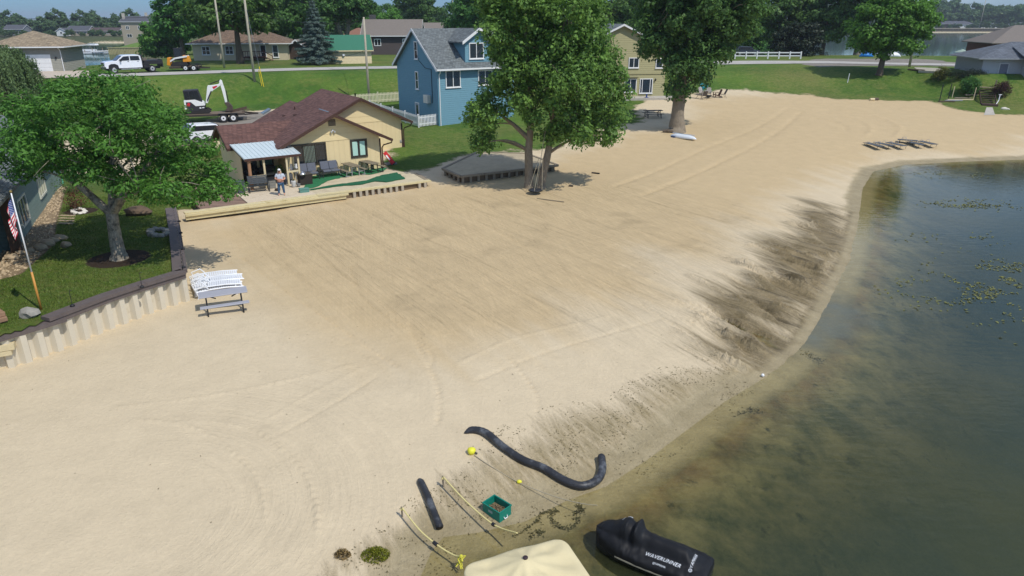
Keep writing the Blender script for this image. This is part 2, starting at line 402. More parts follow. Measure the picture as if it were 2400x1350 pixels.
def leaf_mat(name, c, trans=.35, yel=.25):
    m = bpy.data.materials.new(name); m.use_nodes = True
    t = m.node_tree; t.nodes.clear(); l = t.links.new
    at = _n('ShaderNodeAttribute', t, attribute_name='lv')
    oi = _n('ShaderNodeObjectInfo', t)
    hv = _n('ShaderNodeHueSaturation', t)
    a = _n('ShaderNodeMapRange', t); a.inputs[3].default_value = .62; a.inputs[4].default_value = 1.45; l(at.outputs['Fac'], a.inputs[0]); l(a.outputs[0], hv.inputs['Value'])
    h = _n('ShaderNodeMapRange', t); h.inputs[3].default_value = .49; h.inputs[4].default_value = .515; l(oi.outputs['Random'], h.inputs[0]); l(h.outputs[0], hv.inputs['Hue'])
    mx_ = _n('ShaderNodeMix', t, data_type='RGBA'); mx_.inputs[6].default_value = (*c, 1); mx_.inputs[7].default_value = (c[0] * 1.45, c[1] * 1.22, c[2] * .9, 1)
    pw = _n('ShaderNodeMath', t, operation='MULTIPLY'); pw.inputs[1].default_value = yel * 2
    l(at.outputs['Fac'], pw.inputs[0]); l(pw.outputs[0], mx_.inputs[0]); l(mx_.outputs[2], hv.inputs['Color'])
    d = _n('ShaderNodeBsdfPrincipled', t); d.inputs['Roughness'].default_value = .5; d.inputs['Specular IOR Level'].default_value = .25
    tr = _n('ShaderNodeBsdfTranslucent', t)
    ms = _n('ShaderNodeMixShader', t); ms.inputs[0].default_value = trans
    l(hv.outputs[0], d.inputs['Base Color']); l(hv.outputs[0], tr.inputs[0])
    l(d.outputs[0], ms.inputs[1]); l(tr.outputs[0], ms.inputs[2])
    o = _n('ShaderNodeOutputMaterial', t); l(ms.outputs[0], o.inputs[0])
    return m

BLACK = M('black_plastic', (.018, .018, .02), .5)
DARKMET = M('dark_metal', (.03, .032, .036), .4, .3)
WHITE = M('white_paint', (.78, .78, .77), .5, var=.05, dirt_shade=(.5, .48, .42), dmin=.66)
WHITEP = M('white_plastic', (.82, .83, .84), .35, var=.03)
GLASS = M('window_glass', (.018, .024, .03), .06, spec=.8, var=.3, scale=.8)
CONCRETE = M('concrete', S(178, 172, 160), .9, var=.12, scale=2.0, bump=.004, dirt_shade=S(120, 112, 98))
STEELGREY = M('galvanised_steel', (.45, .46, .47), .4, .6)
TYRE = M('tyre_rubber', (.03, .029, .028), .85, dirt_shade=(.16, .13, .10), dscale=3)
CHROME = M('bright_wheel_metal', (.62, .62, .62), .3, .7)
NEWWOOD = M('new_pine_timber', S(206, 192, 148), .75, streak=(1, 6, 6), var=.14, dirt_shade=S(170, 150, 100), dscale=2)
OLDWOOD = M('weathered_timber', S(140, 128, 108), .85, streak=(1, 8, 8), var=.25, scale=4, dirt_shade=S(90, 82, 70), dscale=2)
POLEWOOD = M('pole_wood', S(178, 170, 150), .85, streak=(8, 8, .6), var=.2, scale=4, dirt_shade=S(130, 118, 98), dscale=.9)
# ---------------------------------------------------------------- ground
def wpoly(px, z=None, n=1):
    p = [tuple((G(a, b) if z is None else at_z(a, b, z))[:2]) for a, b in px]
    return smooth_poly(p, n) if n else p

us = np.concatenate([np.linspace(-3.2, -1.0, 30)[:-1], np.linspace(-1.0, 1.0, 560), np.linspace(1.0, 3.2, 30)[1:]])
ys = [4.0]
while ys[-1] < 140: ys.append(ys[-1] * 1.0043 + .004)
while ys[-1] < 5200: ys.append(ys[-1] * 1.05)
ys = np.array(ys)
UU, YY = np.meshgrid(us, ys); XX = UU * np.maximum(YY, 8.0)
HH = height(XX, YY)
WW = -poly_sd(LAKE, XX, YY)

GRASS_B = [(-900, 330), (0, 318), (430, 300), (575, 262), (640, 254), (700, 248), (745, 244), (800, 262), (895, 340), (903, 384), (965, 405), (1020, 388),
           (1080, 366), (1235, 354), (1330, 342), (1420, 300), (1498, 288), (1506, 245), (1500, 228), (1560, 230), (1640, 216), (1690, 214), (1800, 217),
           (1900, 222), (1960, 234), (2100, 238), (2200, 240), (2280, 262), (2330, 268), (2420, 268), (2900, 280)]
gpoly = wpoly(GRASS_B, n=0) + [(900, 60), (4000, 5000), (-4000, 5000), (-900, 50)]
near = YY < 150
WX = XX + (vnoise(XX, YY, 3.0, 21) - .5) * 2.0 + (vnoise(XX, YY, .9, 22) - .5) * .8
WY = YY + (vnoise(XX, YY, 3.0, 23) - .5) * 2.0 + (vnoise(XX, YY, .9, 24) - .5) * .8
RA = XX * .855 + YY * .52 + .5 * vnoise(XX, YY, 4, 30)                  # across the rake lines
RSH = (vnoise(RA, YY * .10, .32, 25) - .5) * 1.6 + (vnoise(RA, YY * .12, 1.1, 26) - .5) * 2.2 + (vnoise(RA, YY * .1, 3.5, 27) - .5) * 2.5
RX, RY = XX + .52 * RSH, YY - .855 * RSH
def mask(poly, soft, far=0.0, warp=1):
    a, b = ((XX, YY), (WX, WY), (RX, RY))[warp]
    m = np.full(XX.shape, far); m[near] = sstep(-soft, soft, poly_sd(poly, a[near], b[near])); return m
A_g = np.ones(XX.shape); A_g[near] = sstep(-2.2, 2.4, poly_sd(gpoly, WX[near], WY[near]))
A_g[near] = np.maximum(A_g[near], sstep(-.8, .8, poly_sd(wpoly([(330, 330), (516, 330), (548, 440), (556, 470), (430, 496), (300, 480)]), WX[near], WY[near])))
A_g[HH < -.02] = 0
A_v = mask(wpoly([(330, 318), (480, 292), (570, 268), (640, 258), (690, 250), (748, 244), (740, 262), (690, 285), (640, 292), (560, 302), (520, 332), (380, 345)]), .7)
A_v = np.maximum(A_v, mask(wpoly([(1880, 157), (1890, 139), (1990, 137), (2140, 137), (2200, 141), (2285, 152), (2290, 157), (2150, 154), (2000, 154)], 5.5), 1.0))
tan_poly = wpoly([(380, 540), (560, 490), (1000, 440), (1500, 320), (1700, 200), (2500, 230), (2500, 350), (2050, 366), (1880, 440), (1740, 530), (1560, 610),
                  (1400, 730), (1200, 800), (940, 850), (760, 790), (560, 620)])
A_p = 1 - mask(tan_poly, 3.6, 0.0, 2)
wet1 = wpoly([(1230, 985), (1450, 925), (1620, 850), (1700, 830), (1800, 880), (1700, 945), (1520, 1085), (1420, 1150), (1330, 1182), (1120, 1260), (1040, 1270),
              (980, 1390), (770, 1390), (850, 1300), (950, 1215), (1050, 1135), (1130, 1060)])
A_d = mask(wet1, 1.1)
A_w = np.maximum(.62 * A_d, mask(WETZONE, 2.4, 0.0, 2))
A_w = np.maximum(A_w, sstep(1.3, .2, WW) * (YY < 90))
A_w = np.clip(A_w, 0, 1)
A_r1 = mask(wpoly([(560, 520), (1000, 450), (1500, 420), (1850, 520), (1800, 800), (1650, 880), (1350, 760), (1150, 820), (900, 760), (700, 640)]), 2.5)
A_r2 = mask(wpoly([(-200, 900), (500, 900), (900, 860), (1000, 1000), (860, 1200), (760, 1390), (-200, 1390)]), 1.5)
A_s = mask(wpoly([(1800, 720), (1960, 690), (2060, 740), (2000, 850), (1880, 850), (1800, 800)]), 1.6)   # silty water

ny, nx = XX.shape
idx = np.arange(ny * nx).reshape(ny, nx)
quads = np.stack([idx[:-1, :-1], idx[:-1, 1:], idx[1:, 1:], idx[1:, :-1]], -1).reshape(-1, 4)
fc = lambda A: A.ravel()[quads].mean(1)

def grid_mesh(name, sel, mat, coords, attrs, kind='structure', smooth=True, label=None):
    q = quads[sel]; used, inv = np.unique(q.ravel(), return_inverse=True)
    me = bpy.data.meshes.new(name)
    me.vertices.add(len(used)); me.loops.add(q.size); me.polygons.add(len(q))
    me.vertices.foreach_set('co', coords.reshape(-1, 3)[used].astype('f4').ravel())
    me.loops.foreach_set('vertex_index', inv.astype('i4'))
    me.polygons.foreach_set('loop_start', np.arange(0, q.size, 4, dtype='i4'))
    if smooth: me.polygons.foreach_set('use_smooth', np.ones(len(q), bool))
    me.update(calc_edges=True)
    for k, a in attrs.items():
        me.attributes.new(k, 'FLOAT', 'POINT').data.foreach_set('value', a.ravel()[used].astype('f4'))
    me.materials.append(mat)
    o = bpy.data.objects.new(name, me); col.objects.link(o)
    return tag(o, label, kind=kind)

def ground_material():
    m = bpy.data.materials.new('ground'); m.use_nodes = True
    t = m.node_tree; b = t.nodes['Principled BSDF']; l = t.links.new
    b.inputs['Specular IOR Level'].default_value = .15
    geo = _n('ShaderNodeNewGeometry', t); P = geo.outputs['Position']
    at = {k: _n('ShaderNodeAttribute', t, attribute_name=k).outputs['Fac'] for k in ('g', 'v', 'p', 'w', 'd', 'r1', 'r2', 'h', 'e')}
    def noise(scale, det=5, rough=.6, vec=None, dist=0):
        n = _n('ShaderNodeTexNoise', t); n.inputs['Scale'].default_value = scale; n.inputs['Detail'].default_value = det; n.inputs['Roughness'].default_value = rough
        n.inputs['Distortion'].default_value = dist
        l(vec or P, n.inputs['Vector']); return n.outputs[0]
    def mr(x, a, b_, c=0, d=1):
        n = _n('ShaderNodeMapRange', t); l(x, n.inputs[0])
        for i, q in enumerate((a, b_, c, d)): n.inputs[i + 1].default_value = q
        return n.outputs[0]
    def mth(op, x, y):
        n = _n('ShaderNodeMath', t, operation=op)
        for i, q in enumerate((x, y)):
            if isinstance(q, (int, float)): n.inputs[i].default_value = q
            else: l(q, n.inputs[i])
        return n.outputs[0]
    def mix(f, a, b_):
        n = _n('ShaderNodeMix', t, data_type='RGBA')
        for i, q in ((0, f), (6, a), (7, b_)):
            if isinstance(q, tuple): n.inputs[i].default_value = (*q, 1)
            elif isinstance(q, (int, float)): n.inputs[i].default_value = q
            else: l(q, n.inputs[i])
        return n.outputs[2]
    def scale(c, f):
        n = _n('ShaderNodeVectorMath', t, operation='SCALE'); l(c, n.inputs[0]); l(f, n.inputs['Scale']); return n.outputs[0]
    def mapped(rz, sc):
        n = _n('ShaderNodeMapping', t, vector_type='TEXTURE'); n.inputs['Rotation'].default_value = (0, 0, rz)
        n.inputs['Scale'].default_value = sc; l(P, n.inputs[0]); return n.outputs[0]
    # machine-raked lines: noise drawn out along the rake direction
    ang = math.atan2(-.855, .52)
    rk = noise(1, 4, .7, mapped(ang, (7.0, .16, 1)))
    rk2 = noise(1, 3, .6, mapped(ang + .12, (16.0, .45, 1)))
    rkb = noise(1, 5, .65, mapped(ang - .35, (5.0, .10, 1)))
    sb = _n('ShaderNodeVectorMath', t, operation='SUBTRACT'); l(P, sb.inputs[0]); sb.inputs[1].default_value = (-9.6, 14.2, 0)
    sx = _n('ShaderNodeSeparateXYZ', t); l(sb.outputs[0], sx.inputs[0])
    fl = _n('ShaderNodeCombineXYZ', t); l(sx.outputs[0], fl.inputs[0]); l(sx.outputs[1], fl.inputs[1])
    ln = _n('ShaderNodeVectorMath', t, operation='LENGTH'); l(fl.outputs[0], ln.inputs[0])
    an = mth('ARCTAN2', sx.outputs[1], sx.outputs[0])
    pc = _n('ShaderNodeCombineXYZ', t); l(mth('MULTIPLY', ln.outputs['Value'], 4.5), pc.inputs[0]); l(mth('MULTIPLY', an, 1.1), pc.inputs[1])
    arc = noise(1, 5, .68, pc.outputs[0]); arcm = mth('MULTIPLY', mr(ln.outputs['Value'], 1.4, 2.6), mr(sx.outputs[0], -2.2, 1.0))
    py_ = _n('ShaderNodeSeparateXYZ', t); l(P, py_.inputs[0]); P_far = py_.outputs[1]
    big = noise(.16, 6, .6); mid = noise(1.1, 6, .65); fine = noise(9, 5, .7); grit = noise(60, 3, .7)
    patch = noise(.055, 5, .6)
    # sand
    pp = mr(mth('ADD', at['p'], mth('MULTIPLY', mth('SUBTRACT', big, .5), .9)), .1, .9)
    sand = mix(pp, SAND_TAN, SAND_PALE)
    f = mth('MULTIPLY', mr(mid, .25, .75, .93, 1.06), mr(fine, .25, .75, .94, 1.05))
    f = mth('MULTIPLY', f, mr(grit, .2, .8, .94, 1.05))
    f = mth('MULTIPLY', f, mth('ADD', 1, mth('MULTIPLY', at['r1'], mth('ADD', mth('MULTIPLY', mth('SUBTRACT', rk, .5), .42), mth('MULTIPLY', mth('SUBTRACT', rkb, .5), .38)))))
    thin = mth('MULTIPLY', mr(rk2, .36, .45, 1, 0), mr(rkb, .42, .56))
    f = mth('MULTIPLY', f, mth('SUBTRACT', 1, mth('MULTIPLY', thin, mth('MULTIPLY', at['r1'], .20))))
    speck = mr(noise(22, 2, .6), .66, .72)
    f = mth('MULTIPLY', f, mth('SUBTRACT', 1, mth('MULTIPLY', speck, .16)))
    f = mth('MULTIPLY', f, mth('ADD', 1, mth('MULTIPLY', mth('MULTIPLY', at['r2'], arcm), mth('MULTIPLY', mth('SUBTRACT', arc, .5), .26))))
    sand = scale(sand, f)
    # grey blotches of damp
    damp = mr(mth('MULTIPLY', mth('MULTIPLY', rkb, mr(noise(.35, 5, .6), .45, .75)), at['r1']), .18, .42)
    sand = mix(mth('MULTIPLY', damp, .38), sand, S(142, 126, 98))
    streaks = mr(mth('ADD', mth('MULTIPLY', rk, .6), mth('MULTIPLY', rk2, .5)), .32, .78)
    rk3 = noise(1, 4, .7, mapped(ang + .05, (11.0, .2, 1)))
    wn_ = mth('ADD', at['w'], mth('MULTIPLY', mth('SUBTRACT', mth('ADD', mth('MULTIPLY', rk3, .7), mth('ADD', mth('MULTIPLY', rkb, .35), mth('MULTIPLY', mid, .2))), .62), 1.5))
    wf = mr(wn_, .24, .86)
    wetc = scale(mix(mr(mid, .35, .65), S(152, 136, 104), S(128, 114, 84)), mth('MULTIPLY', mr(fine, .25, .75, .85, 1.12), mr(streaks, 0, 1, .62, 1.2)))
    wetc = scale(wetc, mth('SUBTRACT', 1, mth('MULTIPLY', mr(rk2, .38, .48, 1, 0), .38)))
    wetc = scale(wetc, mr(noise(30, 3, .8), .3, .62, .72, 1.1))
    weth = mix(mth('MULTIPLY', at['d'], .75), wetc, scale(mix(mr(mid, .35, .65), S(166, 148, 110), S(140, 126, 90)), mr(fine, .25, .75, .86, 1.1)))
    c = mix(wf, sand, weth)
    # weed scraps pressed into the damp sand
    vo = noise(7.5, 4, .75, None, 1.4)
    scr = mth('MULTIPLY', mr(vo, .60, .66), mth('MULTIPLY', at['d'], mr(noise(.8, 4, .6), .40, .62)))
    c = mix(mth('MULTIPLY', scr, .8), c, S(78, 74, 44))
    # lake bed
    bedn = noise(.6, 8, .72, None, .15)
    bed = mix(mr(mth('ADD', bedn, mth('MULTIPLY', mid, .25)), .50, .74), S(150, 140, 98), S(70, 76, 46))
    rust = mth('MULTIPLY', mr(at['h'], -.02, -.06), mr(at['h'], -.34, -.12))
    bed = mix(mth('MULTIPLY', rust, mr(mid, .3, .6, .1, .5)), bed, S(126, 94, 58))
    bed = mix(mth('MULTIPLY', mr(noise(1.3, 6, .68, None, .2), .57, .68), mr(at['h'], -.02, -.15)), bed, S(52, 54, 30))
    c = mix(mr(at['h'], -.005, -.05), c, bed)
    c = mix(mth('MULTIPLY', at['e'], .8), c, scale(mix(mr(mid, .35, .65), S(172, 158, 126), S(156, 142, 110)), mr(fine, .25, .75, .92, 1.06)))
    # grass
    gn = noise(2.6, 6, .7); gb = noise(28, 4, .75)
    gr = mix(mr(big, .38, .62), GRASS_A, GRASS_B_)
    gr = mix(mr(noise(.5, 5, .7), .52, .66, 0, .55), gr, S(112, 118, 58))
    gr = mix(mr(mth('ADD', mth('MULTIPLY', patch, .6), mth('MULTIPLY', gn, .4)), .48, .62, 0, .6), gr, GRASS_DRY)
    gr = mix(mr(P_far, 260, 420), gr, S(74, 78, 54))
    gr = scale(gr, mth('MULTIPLY', mr(gn, .25, .75, .75, 1.25), mr(gb, .2, .8, .62, 1.35)))
    gf = mr(mth('ADD', at['g'], mth('MULTIPLY', mth('SUBTRACT', mth('ADD', mth('MULTIPLY', mid, .7), mth('MULTIPLY', fine, .3)), .5), 1.3)), .42, .62)
    c = mix(gf, c, gr)
    gv = scale(mix(mr(mid, .3, .7), S(150, 143, 132), S(128, 122, 113)), mr(grit, .2, .8, .8, 1.15))
    c = mix(mr(mth('ADD', at['v'], mth('MULTIPLY', mth('SUBTRACT', mid, .5), .6)), .35, .65), c, gv)
    l(c, b.inputs['Base Color'])
    l(mr(wf, 0, 1, .92, .55), b.inputs['Roughness'])
    hh = mth('ADD', mth('MULTIPLY', fine, .025), mth('MULTIPLY', mid, .05))
    hh = mth('ADD', hh, mth('MULTIPLY', at['r1'], mth('ADD', mth('MULTIPLY', rk, .09), mth('MULTIPLY', rk2, .05))))
    hh = mth('ADD', hh, mth('MULTIPLY', mth('MULTIPLY', at['r2'], arcm), mth('MULTIPLY', arc, .05)))
    hh = mth('ADD', hh, mth('MULTIPLY', wf, mth('ADD', mth('MULTIPLY', rk2, .05), mth('MULTIPLY', fine, .03))))
    hh = mth('ADD', hh, mth('MULTIPLY', gf, mth('ADD', mth('MULTIPLY', gn, .08), mth('MULTIPLY', gb, .05))))
    bp = _n('ShaderNodeBump', t); bp.inputs['Distance'].default_value = 1.0; bp.inputs['Strength'].default_value = 1.0
    l(hh, bp.inputs['Height']); l(bp.outputs[0], b.inputs['Normal'])
    return m

SAND_TAN, SAND_PALE = S(193, 171, 133), S(204, 187, 156)
GRASS_A, GRASS_B_, GRASS_DRY = S(66, 98, 36), S(90, 116, 46), S(124, 116, 72)
GROUND = ground_material()
coords = np.stack([XX, YY, HH], -1)
attrs = dict(g=A_g, v=A_v, p=A_p, w=A_w, d=A_d, r1=A_r1, r2=A_r2, h=HH, e=sstep(1.25, .7, WW + .5 * (vnoise(XX, YY, .8, 71) - .5)) * sstep(-1.1, -.45, WW) * (YY < 80) * (1 - .8 * sstep(.35, .05, WW * 0 + .2) * 0 - .85 * sstep(-.6, .4, poly_sd(WETZONE, XX, YY)) * sstep(.25, .6, WW)))
isbed = fc(HH) < -.005
isv = (fc(A_v) > .5) & ~isbed
isg = (fc(A_g) > .5) & ~isbed & ~isv
grid_mesh('lake_bed', isbed, GROUND, coords, attrs)
grid_mesh('gravel_drive', isv, GROUND, coords, attrs)
grid_mesh('grass_ground', isg, GROUND, coords, attrs)
grid_mesh('beach', ~(isbed | isv | isg), GROUND, coords, attrs)

# ---------------------------------------------------------------- water
def water_material(name, murk, k, far=False):
    m = bpy.data.materials.new(name); m.use_nodes = True
    t = m.node_tree; t.nodes.clear(); l = t.links.new
    geo = _n('ShaderNodeNewGeometry', t)
    mpn = _n('ShaderNodeMapping', t); mpn.inputs['Rotation'].default_value = (0, 0, .5); mpn.inputs['Scale'].default_value = (.55, 1.5, 1)
    l(geo.outputs['Position'], mpn.inputs[0])
    n1 = _n('ShaderNodeTexNoise', t); n1.inputs['Scale'].default_value = .5 if far else 2.2; n1.inputs['Detail'].default_value = 4; l(mpn.outputs[0], n1.inputs['Vector'])
    bp = _n('ShaderNodeBump', t); bp.inputs['Distance'].default_value = .018 if far else .018; bp.inputs['Strength'].default_value = .5; l(n1.outputs[0], bp.inputs['Height'])
    gl = _n('ShaderNodeBsdfGlossy', t); gl.inputs['Roughness'].default_value = .06 if far else .045; l(bp.outputs[0], gl.inputs['Normal'])
    gl.inputs['Color'].default_value = (.72, .84, .82, 1) if far else (.8, .86, .84, 1)
    fr = _n('ShaderNodeFresnel', t); fr.inputs['IOR'].default_value = 1.33; l(bp.outputs[0], fr.inputs['Normal'])
    df = _n('ShaderNodeBsdfDiffuse', t); df.inputs['Color'].default_value = (*murk, 1)
    out = _n('ShaderNodeOutputMaterial', t)
    ms = _n('ShaderNodeMixShader', t); l(fr.outputs[0], ms.inputs[0]); l(gl.outputs[0], ms.inputs[2])
    if far: l(df.outputs[0], ms.inputs[1])
    else:
        at = _n('ShaderNodeAttribute', t, attribute_name='depth'); si = _n('ShaderNodeAttribute', t, attribute_name='silt')
        ex = _n('ShaderNodeMath', t, operation='MULTIPLY'); ex.inputs[1].default_value = -k; l(at.outputs['Fac'], ex.inputs[0])
        e2 = _n('ShaderNodeMath', t, operation='EXPONENT'); l(ex.outputs[0], e2.inputs[0])
        iv = _n('ShaderNodeMath', t, operation='SUBTRACT'); iv.inputs[0].default_value = 1.0; l(e2.outputs[0], iv.inputs[1])
        sn = _n('ShaderNodeTexNoise', t); sn.inputs['Scale'].default_value = .8; sn.inputs['Detail'].default_value = 6; l(geo.outputs['Position'], sn.inputs['Vector'])
        sm = _n('ShaderNodeMath', t, operation='MULTIPLY'); l(sn.outputs[0], sm.inputs[0]); l(si.outputs['Fac'], sm.inputs[1])
        mxn = _n('ShaderNodeMath', t, operation='MAXIMUM'); l(iv.outputs[0], mxn.inputs[0]); l(sm.outputs[0], mxn.inputs[1])
        mc = _n('ShaderNodeMix', t, data_type='RGBA'); mc.inputs[7].default_value = (*S(116, 122, 112), 1)
        # weed beds and open water differ in the colour of the murk
        wb = _n('ShaderNodeTexNoise', t); wb.inputs['Scale'].default_value = .13; wb.inputs['Detail'].default_value = 5; l(geo.outputs['Position'], wb.inputs['Vector'])
        wr = _n('ShaderNodeMapRange', t); wr.inputs[1].default_value = .4; wr.inputs[2].default_value = .66; l(wb.outputs[0], wr.inputs[0])
        mw = _n('ShaderNodeMix', t, data_type='RGBA'); mw.inputs[6].default_value = (*murk, 1); mw.inputs[7].default_value = (murk[0] * 1.35, murk[1] * 1.12, murk[2] * .7, 1)
        l(wr.outputs[0], mw.inputs[0]); l(mw.outputs[2], mc.inputs[6])
        l(sm.outputs[0], mc.inputs[0]); l(mc.outputs[2], df.inputs['Color'])
        tr = _n('ShaderNodeBsdfTransparent', t); tr.inputs[0].default_value = (.93, .94, .84, 1)
        mb = _n('ShaderNodeMixShader', t); l(mxn.outputs[0], mb.inputs[0]); l(tr.outputs[0], mb.inputs[1]); l(df.outputs[0], mb.inputs[2])
        l(mb.outputs[0], ms.inputs[1])
    l(ms.outputs[0], out.inputs[0])
    return m
wc = coords.copy(); wc[..., 2] = 0.0
dep = np.maximum(-HH, 0)
wsel = (fc(WW) < .3) & (fc(YY) < 100)
grid_mesh('lake_water', wsel, water_material('lake_water', (.05, .062, .033), .95), wc, dict(depth=dep, silt=A_s))
FARWATER = water_material('far_lake_water', (.022, .034, .022), 1, True)
for nm, poly in (('channel_water', LAKE_L), ('bay_water', LAKE_R)):
    mb = MB(); mb.add([(a, b, .05) for a, b in poly], [tuple(range(len(poly)))])
    tag(mb.build(nm, FARWATER), kind='structure')

# ---------------------------------------------------------------- road, laid on the bank's crest
ROADM = M('road_concrete', S(176, 172, 164), .9, var=.1, scale=.6, bump=.003, dirt_shade=S(132, 127, 118), dscale=.5)
def strip(name, pts, wid, mat, dz, thick=0.0):
    pts = [np.array(p, float) for p in pts]; P = []
    for i in range(len(pts) - 1):                       # catmull-rom
        p0, p1, p2, p3 = pts[max(i - 1, 0)], pts[i], pts[i + 1], pts[min(i + 2, len(pts) - 1)]
        for k in range(10):
            t = k / 10
            P.append(.5 * ((2 * p1) + (-p0 + p2) * t + (2 * p0 - 5 * p1 + 4 * p2 - p3) * t * t + (-p0 + 3 * p1 - 3 * p2 + p3) * t ** 3))
    P.append(pts[-1]); mb = MB(); vs = []; fs = []
    n = 6
    for i, p in enumerate(P):
        d = P[min(i + 1, len(P) - 1)] - P[max(i - 1, 0)]; d /= np.linalg.norm(d); nr = np.array([-d[1], d[0]])
        ww = wid if not callable(wid) else wid(i / (len(P) - 1))
        for j in range(n + 1):
            q = p + nr * ww * (j / n - .5)
            vs.append((q[0], q[1], float(height(q[0:1], q[1:2], False)[0]) + dz))
    for i in range(len(P) - 1):
        for j in range(n): fs.append((i * (n + 1) + j, i * (n + 1) + j + 1, (i + 1) * (n + 1) + j + 1, (i + 1) * (n + 1) + j))
    mb.add(vs, fs)
    return tag(mb.build(name, mat, smooth=True), kind='structure')
strip('road', [(-110, 66.5), (-78, 79), (-60, 84), (-46, 89.5), (-29, 99), (-14, 103.5), (5, 107), (22, 110.5), (36, 114.5), (48, 115), (58, 111), (70, 107.5), (95, 103), (150, 98)],
      lambda t: 5.2 + 3.0 * math.exp(-((t - .62) / .08) ** 2), ROADM, .05)
strip('garage_driveway', [(-52.5, 84), (-55.5, 89), (-58, 95)], 7.5, M('driveway_concrete', S(190, 176, 158), .9, var=.1), .09)

# ---------------------------------------------------------------- raised lawn behind the sheet-pile wall
LAWN_Z = 1.8
WALL = [(-19.4, 21.2), (-17.35, 22.15), (-16.62, 23.5), (-15.85, 25.4), (-15.0, 26.85), (-14.0, 28.3), (-15.55, 31.5), (-17.2, 34.9), (-19.25, 39.0), (-20.6, 42.0)]
LAWN = WALL + [(-24, 49), (-30, 52), (-40, 52), (-40, 18), (-21, 18)]
lx, ly = np.meshgrid(np.arange(-40, -12.5, .22), np.arange(18, 53, .22))
lsd = poly_sd(LAWN, lx, ly)
house_line = [(-36, 19), (-23.5, 27.0), (-21.7, 29.0), (-22.9, 33.6), (-30.2, 46.5), (-33, 47)]
stone_poly = [(-26, 26), (-22.2, 26.3), (-20.9, 28.2), (-22.0, 32.2), (-24.2, 36.2), (-29.2, 45.6), (-30.6, 46.5)]
lz = LAWN_Z + .05 * (vnoise(lx, ly, 2.5, 4) - .5) - sstep(43, 51, ly) * .75 + sstep(6, 12, lsd) * .0
ii = np.arange(lx.size).reshape(lx.shape)
lq = np.stack([ii[:-1, :-1], ii[:-1, 1:], ii[1:, 1:], ii[1:, :-1]], -1).reshape(-1, 4)
ls = lsd.ravel()[lq].min(1) > -.12
mulch = [(-17.85, 30.3, 1.25), (-24.3, 38.6, .8)]
A_gl = np.ones(lx.shape)
for cx, cy, rr in mulch: A_gl *= sstep(rr - .15, rr + .25, np.hypot(lx - cx, (ly - cy)))
A_sl = sstep(-.2, .2, poly_sd(stone_poly, lx, ly))
A_gl *= 1 - A_sl
def lawn_material():
    m = bpy.data.materials.new('lawn'); m.use_nodes = True
    t = m.node_tree; b = t.nodes['Principled BSDF']; l = t.links.new
    geo = _n('ShaderNodeNewGeometry', t); P = geo.outputs['Position']
    g = _n('ShaderNodeAttribute', t, attribute_name='g').outputs['Fac']; s_ = _n('ShaderNodeAttribute', t, attribute_name='s').outputs['Fac']
    def noise(sc, d=5, r=.6):
        n = _n('ShaderNodeTexNoise', t); n.inputs['Scale'].default_value = sc; n.inputs['Detail'].default_value = d; n.inputs['Roughness'].default_value = r; l(P, n.inputs['Vector']); return n.outputs[0]
    def mr(x, a, b_, c=0, d=1):
        n = _n('ShaderNodeMapRange', t); l(x, n.inputs[0])
        for i, q in enumerate((a, b_, c, d)): n.inputs[i + 1].default_value = q
        return n.outputs[0]
    def mix(f, a, b_):
        n = _n('ShaderNodeMix', t, data_type='RGBA')
        for i, q in ((0, f), (6, a), (7, b_)):
            if isinstance(q, tuple): n.inputs[i].default_value = (*q, 1)
            else: l(q, n.inputs[i])
        return n.outputs[2]
    big = noise(.35, 5); mid = noise(3, 6, .7); fi = noise(30, 4, .8)
    gr = mix(mr(big, .35, .65), S(62, 96, 28), S(92, 112, 44))
    gr = mix(mr(mid, .42, .66, 0, .7), gr, S(118, 114, 66))
    sc = _n('ShaderNodeVectorMath', t, operation='SCALE'); l(gr, sc.inputs[0]); l(mr(fi, .2, .8, .5, 1.45), sc.inputs['Scale'])
    dirt_shade = mix(mr(fi, .3, .7), S(74, 60, 46), S(44, 37, 31))
    st = mix(mr(noise(14, 3), .35, .65), S(176, 156, 126), S(128, 108, 84))
    c = mix(s_, dirt_shade, st)
    ad = _n('ShaderNodeMath', t, operation='ADD'); l(g, ad.inputs[0]); l(mr(mid, 0, 1, -.35, .35), ad.inputs[1])
    c = mix(mr(ad.outputs[0], .4, .6), c, sc.outputs[0])
    l(c, b.inputs['Base Color']); b.inputs['Roughness'].default_value = .9; b.inputs['Specular IOR Level'].default_value = .15
    bp = _n('ShaderNodeBump', t); bp.inputs['Distance'].default_value = .05; l(fi, bp.inputs['Height']); l(bp.outputs[0], b.inputs['Normal'])
    return m
_q, _c = quads, coords
quads = lq
grid_mesh('lawn', ls, lawn_material(), np.stack([lx, ly, lz], -1), dict(g=A_gl, s=A_sl))
quads = _q
